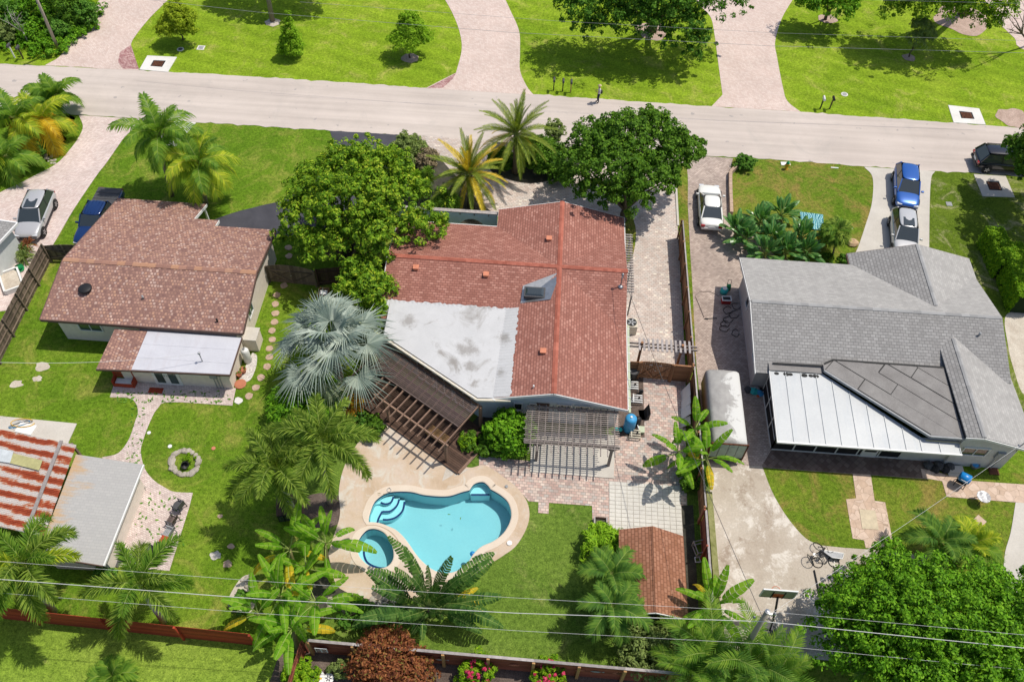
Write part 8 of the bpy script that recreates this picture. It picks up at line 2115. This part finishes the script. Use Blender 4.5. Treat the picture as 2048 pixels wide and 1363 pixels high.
r = thing('pool_toy', 'grey coiled ring on the deck beside the pool steps', 'ring', at(778, 980, 0.042)); MB().tube([(0.12*cos(a), 0.12*sin(a), 0.03) for a in [2*pi*k/14 for k in range(15)]], 0.025, 6).build('ring', M['grey'], r, True); MB().box((0.0, 0.12, 0.03), (0.05, 0.05, 0.06)).build('clip', M['darkgrey'], r)
r = thing('fallen_frond', 'dry brown leaf lying on the deck beside the pool steps', 'leaf', at(758, 988, 0.045), 0.1)
MB().add([(-0.2, 0, 0.02), (0, 0.08, 0.05), (0.25, 0, 0.02), (0, -0.07, 0.04)], [(0, 3, 2, 1)]).build('blade', M['leaf_brown'], r); MB().tube([(0.25, 0, 0.02), (0.4, 0.02, 0.02)], 0.012, 5).build('stalk', M['leaf_brown'], r)

# behind the rear fence
for i, (px, py, s, lab, m1) in enumerate(((635, 1357, 0.4, 'round garden disc with orange sun painting', 'salmon'), (658, 1357, 0.27, 'round white garden disc with dark pattern', 'darkgrey'))):
    r = thing('garden_disc', lab, 'garden ornament', at(px, py, 0.02)); MB().lathe((0, 0, 0.02), [(s*0.6, 0), (s, 0.08), (s, 0.12), (s*0.85, 0.125)], 24).build('rim', M['white'], r, True)
    for k in range(6):
        a = 2*pi*k/6; MB().box((s*0.4*cos(a), s*0.4*sin(a), 0.155), (s*0.42, s*0.2, 0.02), a).build('ray', M[m1] if k % 2 else M['yellow' if i == 0 else m1], r)
fy = -21.2
def fence_ornament(label, px, py, shape):
    x = P(px, py, 1.1).x; r = thing('fence_ornament', label, 'ornament', (x, fy - 0.2, 1.1), 0, 'ornaments on the rear fence')
    if shape == 'fish':
        MB().add([(-0.3, 0, 0), (-0.1, -0.02, 0.11), (0.15, -0.02, 0.09), (0.28, 0, 0.0), (0.15, -0.02, -0.09), (-0.1, -0.02, -0.11)], [(0,5,4,3,2,1)]).build('fish_body', M['grey'], r); MB().add([(0.26, -0.01, 0), (0.42, -0.01, 0.1), (0.42, -0.01, -0.1)], [(0, 2, 1)]).build('tail', M['grey'], r)
    elif shape == 'sun':
        MB().lathe((0, 0, 0), [(0.13, -0.02), (0.13, 0.02)], 16).build('disc', M['rustplate'], r).rotation_euler = (pi/2, 0, 0)
        for k in range(12):
            a = 2*pi*k/12; MB().bar((0.15*cos(a), -0.01, 0.15*sin(a)), (0.33*cos(a), -0.01, 0.25*sin(a)), 0.05, 0.015, up=(0, 1, 0)).build('ray', M['terracotta'], r)
    elif shape == 'lizard':
        MB().tube([(-0.25, 0, 0), (0, 0, 0.05), (0.25, 0, -0.02)], [0.02, 0.06, 0.015], 6).build('lizard_body', M['terracotta'], r)
        for k in (-0.1, 0.1): MB().tube([(k, 0, 0.02), (k + 0.08, 0, -0.1)], 0.015, 5).build('leg', M['terracotta'], r)
    else:
        MB().box((0, 0, 0), (0.62, 0.03, 0.62)).build('frame', M['white'], r)
        for k in (-1, 1):
            for j in (-1, 1): MB().box((k*0.15, -0.02, j*0.15), (0.22, 0.012, 0.22)).build('pane', M['glass'], r)
fence_ornament('white four-pane window frame hung on the rear fence', 646, 1284, 'win')
fence_ornament('rusty lizard ornament on the rear fence', 1160, 1326, 'lizard')
fence_ornament('grey fish ornament on the rear fence', 1192, 1328, 'fish')
fence_ornament('rusty sun ornament on the rear fence', 1238, 1336, 'sun')
fence_ornament('green-grey fish ornament on the left part of the fence', 883, 1304, 'fish')
fence_ornament('small rusty lizard ornament behind the pink flowers', 1028, 1318, 'lizard')

# ------------------------------------------------------------------ right-hand yard
r = thing('red_cooler', 'red and white cooler beside the grey house wall', 'cooler', at(1451, 604, 0.03), 0.05)
MB().box((0, 0, 0.18), (0.62, 0.4, 0.36)).build('body', M['red'], r, bevel=0.02)
for s in (-1, 1):
    MB().box((0, s*0.19, 0.39), (0.66, 0.06, 0.06)).build('rim', M['white'], r); MB().box((s*0.3, 0, 0.39), (0.06, 0.32, 0.06)).build('rim', M['white'], r)
MB().box((0, 0, 0.365), (0.54, 0.32, 0.01)).build('inside', M['black'], r)
r = thing('water_jug', 'teal water jug beside the red cooler', 'jug', at(1447, 585, 0.03)); MB().lathe((0, 0, 0), [(0.24, 0), (0.27, 0.05), (0.27, 0.35), (0.15, 0.45)], 18).build('jug', M['teal'], r, True); MB().lathe((0, 0, 0.44), [(0.15, 0), (0.16, 0.06), (0.1, 0.08)], 14).build('lid', M['white'], r)
r = thing('pressure_washer', 'green pressure washer upright beside the teal jug', 'pressure washer', at(1455, 580, 0.03)); MB().box((0, 0, 0.3), (0.28, 0.22, 0.5)).build('body', M['green'], r, bevel=0.03); MB().tube([(-0.12, 0.1, 0.5), (-0.12, 0.15, 0.9), (0.12, 0.15, 0.9), (0.12, 0.1, 0.5)], 0.02, 6).build('handle', M['black'], r)
for s in (-1, 1): o = MB().lathe((0, 0, -0.03), [(0.11, 0), (0.12, 0.02), (0.11, 0.06)], 14).build('wheel', M['black'], r); o.rotation_euler = (0, pi/2, 0); o.location = (s*0.17, 0.08, 0.12)
r = thing('spray_wand', 'black spray wand and thin hose lying on the pavers', 'hose', at(1413, 638, 0.03))
B_ = P(1413, 638)
def rel(px, py, z): q = P(px, py); return (q.x - B_.x, q.y - B_.y, z)
MB().tube([rel(x, y, 0.02) for x, y in ((1437,592),(1420,583),(1400,583),(1390,592),(1396,605),(1404,625),(1408,635))], 0.012, 5).build('hose', M['black'], r, True)
MB().tube([rel(1408, 638, 0.04), rel(1434, 636, 0.04)], 0.02, 6).build('wand', M['black'], r); MB().box((0, 0, 0.04), (0.2, 0.08, 0.06)).build('grip', M['black'], r)
r = thing('tangled_cables', 'tangled black cables on the pavers by the grey house', 'cables', at(1460, 640, 0.03)); rr = random.Random(2); B_ = P(1460, 640)
for k in range(7):
    cx, cy = rr.uniform(1448, 1474), 612 + k * 9
    MB().tube([rel(cx + 9*cos(a)*rr.uniform(.7, 1.2), cy + 7*sin(a)*rr.uniform(.7, 1.2), 0.02 + 0.015*(k % 3)) for a in [2*pi*j/12 for j in range(11)]], 0.022, 5).build('loop', M['black'], r, True)
r = thing('tarp_pile', 'blue tarpaulin and rags heaped at the grey house corner', 'tarp', at(1507, 783, 0.03))
for k, (dx, dy, s, mm) in enumerate(((0, 0, 0.32, 'teal'), (0.4, -0.1, 0.28, 'blue_tank'), (-0.35, 0.1, 0.28, 'darkgrey'), (0.2, 0.25, 0.22, 'grey'), (0.25, -0.3, 0.12, 'orange'), (0.55, 0.15, 0.2, 'black'))):
    rr = random.Random(k); b = MB().lathe((0, 0, 0), [(s, 0), (s*0.9, s*0.3), (s*0.5, s*0.55), (s*0.1, s*0.6)], 9); b.v = [(x + rr.uniform(-.2, .2)*s, y + rr.uniform(-.2, .2)*s, max(0, z + rr.uniform(-.1, .15)*s)) for x, y, z in b.v]
    o = b.build('fold', M[mm], r); o.location = (dx, dy, 0)
r = thing('low_garden_wall', 'low stepped block wall beside the white sedan', 'wall', (0, 0, 0))
wl = [(1478, 331), (1459, 350), (1459, 378), (1460, 405), (1461, 432)]
for k in range(4):
    a, c = P(*wl[k]), P(*wl[k+1]); n = max(2, int((c - a).length / 0.4))
    for j in range(n):
        p, q = a.lerp(c, j / n), a.lerp(c, (j + 0.95) / n)
        MB().bar((p.x, p.y, 0.22), (q.x, q.y, 0.22), 0.24, 0.44).build('block', M['mulch_pink'] if False else M['stone_step'], r)
r = thing('fire_hydrant', 'yellow fire hydrant with green top beside the street', 'hydrant', at(1572, 338, 0))
MB().lathe((0, 0, 0), [(0.17, 0), (0.17, 0.06), (0.12, 0.07), (0.12, 0.5), (0.16, 0.52), (0.16, 0.56)], 16).build('barrel', M['yellow'], r, True); MB().lathe((0, 0, 0.56), [(0.15, 0), (0.12, 0.12), (0.05, 0.18), (0.04, 0.24)], 14).build('bonnet', M['green'], r, True)
for s in (-1, 1): o = MB().lathe((0, 0, 0), [(0.07, 0), (0.07, 0.1), (0.05, 0.12)], 10).build('nozzle', M['yellow'], r); o.location = (s*0.1, 0, 0.4); o.rotation_euler = (0, s*pi/2, 0)
o = MB().box((0, 0, 0.03), (0.75, 0.4, 0.04)).build('white_sign_board', M['white']); o.location = at(1571, 328, 0.006); o.rotation_euler = (0, 0, 0.05); tag(o, 'white flat panel lying behind the fire hydrant', 'panel')
o = MB().box((0, 0, 0.03), (0.6, 0.1, 0.04)).build('white_stick', M['white']); o.location = at(1669, 336, 0.006); tag(o, 'short white strip lying in the grass near the street', 'strip')
# marbled painted board
t = NT('marbled_paint'); wv = t.n.new('ShaderNodeTexWave'); wv.inputs['Scale'].default_value = 1.1; wv.inputs['Distortion'].default_value = 9.0; wv.inputs['Detail'].default_value = 3; t.l.new(t.pos(), wv.inputs['Vector'])
mb_ = t.fin(t.ramp(wv.outputs['Fac'], [(0.0, (0.01, 0.12, 0.16)), (0.4, (0.05, 0.35, 0.42)), (0.6, (0.7, 0.72, 0.68)), (0.75, (0.15, 0.48, 0.52)), (1.0, (0.02, 0.2, 0.26))]), 0.5)
w = [P(1599, 423, 0.25), P(1646, 429, 0.25), P(1648, 460, 0.12), P(1606, 456, 0.12)]; c = sum(w, Vector())/4
r = thing('painted_board', 'blue and white marbled board on the front lawn', 'board', (c.x, c.y, 0))
MB().add([tuple(q - Vector((c.x, c.y, 0))) for q in w] + [tuple(q - Vector((c.x, c.y, 0.04))) for q in w], [(3,2,1,0),(4,5,6,7),(0,1,5,4),(1,2,6,5),(2,3,7,6),(3,0,4,7)]).build('board', mb_, r)
for s in (0, 1): MB().bar(tuple((w[s] + w[3 - s])*0.5 - Vector((c.x, c.y, 0.12))), tuple((w[s] + w[3 - s])*0.5 - Vector((c.x, c.y, 0.19))), 0.08, 0.06).build('support', M['wood_old'], r)
o = MB().lathe((0, 0, 0), [(0.09, 0), (0.13, 0.06), (0.08, 0.12), (0.02, 0.14)], 9).build('white_rock', M['concrete_w']); o.location = at(1702, 457, 0.006); tag(o, 'white stone on the lawn above the tan boulder', 'stone')
r = thing('blue_grill', 'bright blue barrel grill on the right stone path', 'grill', at(1918, 968, 0.035), -0.5)
o = MB().lathe((0, 0, -0.32), [(0.2, 0), (0.29, 0.04), (0.29, 0.6), (0.2, 0.64)], 20).build('lid', M['blue'], r, True); o.rotation_euler = (0, pi/2, 0); o.location = (0, 0, 0.82)
for sx in (-0.28, 0.28): MB().bar((sx, -0.25, 0), (sx, 0.2, 0.75), 0.035, 0.035).build('leg', M['black'], r); MB().bar((sx, 0.25, 0), (sx, -0.2, 0.75), 0.035, 0.035).build('leg', M['black'], r)
MB().box((0, 0, 0.3), (0.56, 0.3, 0.025)).build('shelf', M['black'], r); MB().tube([(-0.2, -0.31, 0.9), (0.2, -0.31, 0.9)], 0.018, 6).build('handle', M['steel'], r)
r = thing('garden_table', 'small round white mosaic table on the right stone path', 'table', at(1957, 1003, 0.035))
tmos = NT('mosaic_top'); MB().lathe((0, 0, 0.66), [(0.38, 0), (0.4, 0.02), (0.38, 0.04)], 24).build('table_top', tmos.fin(tmos.ramp(tmos.voronoi(9, out='Color'), [(0.3, (0.3, 0.3, 0.32)), (0.7, (0.75, 0.75, 0.75))]), 0.5), r)
for k in range(3): a = 2*pi*k/3; MB().tube([(0.1*cos(a), 0.1*sin(a), 0.66), (0.15*cos(a), 0.15*sin(a), 0.35), (0.34*cos(a), 0.34*sin(a), 0)], 0.02, 6).build('leg', M['black'], r)
o = MB().box((0, 0, 0.03), (0.6, 0.5, 0.02)).build('doormat', M['rustplate']); o.location = at(1987, 942, 0.02); tag(o, 'rust-brown mat at the grey house corner', 'mat')
r = thing('washtub', 'blue and white tub beside the grey house wall', 'tub', at(1947, 933, 0.03)); MB().lathe((0, 0, 0), [(0.2, 0), (0.27, 0.3), (0.29, 0.32), (0.23, 0.3), (0.18, 0.05)], 16).build('tub', M['grey'], r, True); MB().lathe((0, 0, 0.28), [(0.2, 0), (0.1, 0.04)], 12).build('contents', M['blue_tank'], r)
r = thing('junk_heap', 'dark heap of bags under the grey house window', 'heap', at(1877, 935, 0.03))
for k in range(5):
    rr = random.Random(k + 20); s = 0.3; b = MB().lathe((0, 0, 0), [(s, 0), (s*1.05, s*0.4), (s*0.6, s*0.8), (s*0.1, s*0.9)], 9); b.v = [(x + rr.uniform(-.15, .15)*s, y + rr.uniform(-.15, .15)*s, max(0, z + rr.uniform(-.1, .15)*s)) for x, y, z in b.v]
    o = b.build('bag', M['black'] if k % 2 else M['darkgrey'], r); o.location = (-0.6 + 0.32*k, 0.1*(-1)**k, 0)
r = thing('door_step', 'low grey step beside the grey house rear wall', 'step', at(1910, 940, 0.03)); MB().box((0, 0, 0.08), (0.9, 0.5, 0.16)).build('tread', M['concrete'], r, bevel=0.01); MB().box((0, -0.1, 0.03), (1.0, 0.7, 0.06)).build('base', M['concrete'], r, bevel=0.01)

# bicycle lying near the slab edge
def bicycle():
    c = P(1640, 1112, 0.03); r = thing('bicycle', 'black bicycle lying at the edge of the stained concrete slab', 'bicycle', (c.x, c.y, 0.03), 0)
    wc = [P(1637, 1093, 0.2) - Vector((c.x, c.y, 0.03)), P(1621, 1119, 0.3) - Vector((c.x, c.y, 0.03))]
    for k, q in enumerate(wc):
        ax = Vector((0.35, 0.35, 0.85)).normalized() if k == 0 else Vector((0.75, 0.25, 0.6)).normalized()
        u = ax.cross(Vector((0, 0, 1))).normalized(); v = ax.cross(u)
        pts = [q + (u*cos(a) + v*sin(a))*0.33 for a in [2*pi*j/24 for j in range(25)]]
        lo = min(p.z for p in pts); pts = [p - Vector((0, 0, lo - 0.02)) for p in pts]; q = q - Vector((0, 0, lo - 0.02)); wc[k] = q
        w = MB().tube(pts, 0.022, 6).build('wheel', M['rubber'], r, True)
        sp_ = MB()
        for j in range(8): sp_.tube([q, pts[j*3]], 0.004, 3)
        sp_.build('spokes', M['steel'], w); MB().tube([q - ax*0.04, q + ax*0.04], 0.03, 8).build('hub', M['steel'], w)
    f, b2 = wc; seat = b2.lerp(f, 0.35) + Vector((0.35, -0.1, 0.15)); bb = b2.lerp(f, 0.4) + Vector((0.05, 0, 0.0)); head = f + Vector((0.3, -0.12, 0.2)); bb.z = max(bb.z, 0.15)
    fr = MB()
    for p, q in ((b2, bb), (b2, seat), (bb, seat), (bb, head), (seat, head), (head, f)): fr.tube([p, q], 0.02, 6)
    fr.build('frame', M['black'], r, True); MB().box(tuple(seat + Vector((0.08, 0, 0.03))), (0.25, 0.14, 0.06), 0.4).build('saddle', M['black'], r, bevel=0.02)
    MB().tube([head + Vector((-0.1, 0.25, 0.05)), head + Vector((0.08, 0, 0.06)), head + Vector((0.12, -0.28, 0.05))], 0.014, 6).build('handlebar', M['black'], r, True)
    MB().lathe(tuple(bb), [(0.09, -0.01), (0.09, 0.01)], 14).build('chainring', M['steel'], r)
bicycle()
r = thing('second_bicycle', 'second dark bicycle lying right of the first', 'bicycle', at(1650, 1124, 0.03), 0.1)
for k, x in enumerate((-0.45, 0.5)):
    o = MB().tube([(x + 0.3*cos(a), 0.3*sin(a), 0.03) for a in [2*pi*j/20 for j in range(21)]], 0.022, 6).build('wheel', M['rubber'], r, True)
    MB().tube([(x, 0, 0.02), (x, 0, 0.08)], 0.03, 8).build('hub', M['steel'], o)
fr = MB()
for p, q in (((-0.45, 0, .08), (0, -0.1, .08)), ((0, -0.1, .08), (-0.1, 0.4, .1)), ((-0.45, 0, .08), (-0.1, 0.4, .1)), ((0, -0.1, .08), (0.4, 0.4, .1)), ((-0.1, 0.4, .1), (0.4, 0.4, .1)), ((0.4, 0.45, .1), (0.5, 0, .08))): fr.tube([p, q], 0.02, 6)
fr.build('frame', M['darkgrey'], r, True); MB().box((-0.12, 0.5, 0.1), (0.14, 0.24, 0.06)).build('saddle', M['black'], r, bevel=0.02); MB().tube([(0.25, 0.62, .1), (0.4, 0.5, .12), (0.6, 0.6, .1)], 0.014, 6).build('handlebar', M['black'], r)
r = thing('hockey_net', 'white-framed net goal lying beside the bicycles', 'goal', at(1665, 1110, 0.03), -0.05)
MB().tube([(-0.65, 0.25, 0.03), (0.65, 0.2, 0.03)], 0.03, 6).build('crossbar', M['white'], r); MB().tube([(-0.65, 0.25, 0.03), (-0.15, -0.3, 0.35), (0.4, -0.3, 0.35), (0.65, 0.2, 0.03)], 0.03, 6).build('back_hoop', M['white'], r, True)
MB().add([(-0.62, 0.23, 0.03), (0.62, 0.19, 0.03), (0.4, -0.28, 0.34), (-0.15, -0.28, 0.34)], [(0, 1, 2, 3)]).build('netting', m_plain('net_grey', (0.42, 0.43, 0.44), 0.9), r)
# portable basketball hoop
bq, tq = P(1537, 1262), P(1556, 1188, 3.1)
r = thing('basketball_hoop', 'portable basketball hoop beside the utility pole', 'basketball hoop', (bq.x, bq.y, 0.03))
hq = tq - Vector((bq.x, bq.y, 0.03))
MB().box((0, -0.1, 0.11), (0.75, 1.15, 0.22)).build('base', M['darkgrey'], r, bevel=0.04)
MB().tube([(0, 0, 0.2), (hq.x*0.5, hq.y*0.5 - 0.05, hq.z*0.62), (hq.x, hq.y - 0.12, hq.z - 0.1)], 0.06, 8).build('pole', M['black'], r, True)
bb_ = MB().box((hq.x, hq.y, hq.z + 0.1), (1.75, 0.05, 0.95)).build('backboard', m_plain('aged_backboard', (0.5, 0.47, 0.3), 0.5), r)
for s in (-1, 1):
    MB().box((hq.x + s*0.86, hq.y, hq.z + 0.1), (0.05, 0.07, 0.97)).build('edge_strip', M['white'], bb_); MB().box((hq.x, hq.y, hq.z + 0.1 + s*0.46), (1.67, 0.07, 0.05)).build('edge_strip', M['white'] if s > 0 else M['black'], bb_); MB().box((hq.x + s*0.3, hq.y - 0.04, hq.z), (0.04, 0.04, 0.8)).build('brace', M['black'], bb_)
MB().box((hq.x, hq.y - 0.05, hq.z - 0.05), (0.5, 0.05, 0.35)).build('mount', M['orange'], r)
MB().tube([(hq.x + 0.23*cos(a), hq.y + 0.28 + 0.23*sin(a), hq.z - 0.2) for a in [2*pi*j/18 for j in range(19)]], 0.015, 6).build('rim', M['orange'], r, True)
for s in (-1, 1): MB().tube([(s*0.3, -0.5, 0.2), (hq.x*0.4, hq.y*0.4 - 0.05, hq.z*0.5)], 0.02, 6).build('strut', M['steel'], r)
r = thing('plastic_crate', 'pale plastic crate behind the hoop base', 'crate', at(1530, 1290, 0.02), 0.1)
for s in (-1, 1): MB().box((s*0.24, 0, 0.18), (0.03, 0.4, 0.36)).build('side', M['white'], r); MB().box((0, s*0.2, 0.18), (0.45, 0.03, 0.36)).build('end', M['white'], r)
MB().box((0, 0, 0.1), (0.44, 0.36, 0.15)).build('contents', M['grey'], r)
r = thing('loose_pipe', 'dark pipe lying on the stained concrete by the ficus', 'pipe', at(1632, 1160, 0.03)); q = P(1628, 1140) - P(1632, 1160); q2 = P(1637, 1183) - P(1632, 1160); MB().tube([tuple(q + Vector((0, 0, .05))), tuple(q2 + Vector((0, 0, .05)))], 0.045, 8).build('pipe', M['black'], r); MB().tube([tuple(q2 + Vector((0, 0, .05))), tuple(q2*1.12 + Vector((0, 0, .05)))], 0.06, 8).build('coupling', M['darkgrey'], r)

# ------------------------------------------------------------------ utility poles and wires
def utility_pole(label, base, top, h, rad=0.15):
    b = P(*base); c = P(top[0], top[1], h) - Vector((b.x, b.y, 0)); r = thing('utility_pole', label, 'utility pole', (b.x, b.y, 0))
    MB().tube([(0, 0, 0), c*0.5, c], [rad, rad*0.88, rad*0.78], 12).build('shaft', M['pole_wood'], r, True)
    MB().box(tuple(c + Vector((0.2, 0, -0.3))), (0.5, 0.08, 0.1)).build('bracket', M['steel'], r)
    for k in range(2): MB().lathe(tuple(c + Vector((0.38*(-1)**k, 0, -0.25 - 0.6*k))), [(0.05, 0), (0.07, 0.06), (0.05, 0.12), (0.03, 0.16)], 10).build('insulator', M['grey'], r)
    MB().lathe(tuple(c), [(rad*0.8, 0), (rad*0.8, 0.03), (0.02, 0.06)], 12).build('pole_cap', M['steel'], r)
    return b + c
RP = P(1535, 1222, 8.5)
rpb = P(1480, 1312)
top_r = utility_pole('rear utility pole beside the basketball hoop', (1480, 1312), (1535, 1222), 8.5)
utility_pole('leaning utility pole in the top left thicket', (117, 99), (60, -32), 7.0, 0.14)
def wire(label, pts, r_=0.012, m='wire', sag=0.0, group=None):
    """pts: (px, py, height) seen in the photo"""
    w = [P(*p) for p in pts]
    out = []
    for a, b in zip(w[:-1], w[1:]):
        for k in range(8): t = k / 8; q = a.lerp(b, t); q.z -= sag * 4 * t * (1 - t); out.append(q)
    out.append(w[-1])
    o = MB().tube(out, r_, 5).build('overhead_wire', M[m]); return tag(o, label, 'wire', group)
wire('thinner rear power line above the thick one, left of the pole', [(-60,1117,8.2),(488,1159,8.0),(1020,1194,8.0),(1410,1216,8.2),(1535,1222,8.4)], 0.006, group='rear power lines')
wire('thinner rear power line over the ficus, right of the pole', [(1535,1222,8.4),(1800,1246,8.2),(2120,1275,8.2)], 0.006, group='rear power lines')
wire('thick rear power line left of the pole', [(-60,1153,7.6),(520,1197,7.3),(1030,1225,7.3),(1530,1242,7.6)], 0.014, group='rear power lines')
wire('thick rear power line over the ficus, right of the pole', [(1530,1242,7.6),(1800,1270,7.3),(2120,1302,7.3)], 0.014, group='rear power lines')
wire('thin lowest rear cable left of the pole', [(-60,1180,6.4),(454,1221,6.2),(1030,1260,6.2),(1519,1286,6.4)], 0.006, group='rear power lines')
wire('thin lowest rear cable right of the pole', [(1519,1286,6.4),(1751,1310,6.2),(2120,1345,6.2)], 0.006, group='rear power lines')
wire('lower street-side wire crossing the far lawns', [(300,0,7),(520,25,6.8),(1020,65,6.6),(1540,92,6.6),(2120,108,6.8)], 0.012, 'grey', group='street power lines')
wire('middle street-side wire over the oak', [(600,4,8),(1110,42,7.6),(1550,66,7.6),(2120,84,7.8)], 0.009, 'grey', group='street power lines')
wire('upper street-side wire at the top right', [(1740,0,8.6),(2120,9,8.6)], 0.009, 'grey', group='street power lines')
def wire3(label, pts, r_, m, sag=0.25):
    out = []
    for a, b in zip(pts[:-1], pts[1:]):
        a, b = Vector(a), Vector(b)
        for k in range(14): t = k / 14; q = a.lerp(b, t); q.z -= sag * 4 * t * (1 - t); out.append(q)
    out.append(Vector(pts[-1])); return tag(MB().tube(out, r_, 5).build('service_cable', M[m]), label, 'wire')
wire3('service cable from the red house mast to the rear pole', [MAST, tuple(top_r + Vector((0, 0, -0.8)))], 0.014, 'wire_dark', 0.5)
wire3('service cable from the grey house corner to the rear pole', [RMAST, tuple(top_r + Vector((0, 0, -1.0)))], 0.007, 'wire', 0.6)
q = P(-60, 722, 5.5)
wire3('service cable leaving the brown house addition to the left', [RACK, (q.x, q.y, 5.5)], 0.01, 'wire', 0.5)

# ------------------------------------------------------------------ leaf litter on the left patio
g = np.random.default_rng(12)
spots = [P(*q) for q in [(g.uniform(235, 460), g.uniform(782, 806)) for _ in range(120)] + [(278 + (py - 810) * -0.1 + g.uniform(-14, 14), py) for py in g.uniform(810, 950, 60)] + [(g.uniform(270, 370), g.uniform(985, 1090)) for _ in range(60)]]
n = len(spots); pos = np.array([tuple(s) for s in spots]); pos[:, 2] = 0.05
th = g.uniform(0, 6.28, n); s_ = g.uniform(0.05, 0.14, n)
t1 = np.stack([np.cos(th), np.sin(th), g.uniform(-.3, .3, n)], 1) * s_[:, None]; t2 = np.stack([-np.sin(th), np.cos(th), g.uniform(-.3, .3, n)], 1) * (s_ * 0.45)[:, None]
v = np.stack([pos - t1, pos + t2, pos + t1, pos - t2], 1).reshape(-1, 3); v[:, 2] = np.maximum(v[:, 2], 0.03)
stuff(crown_obj('leaf_litter', v, M['leaf_bush'], None), 'fallen green leaves scattered over the left patio', 'leaf litter')
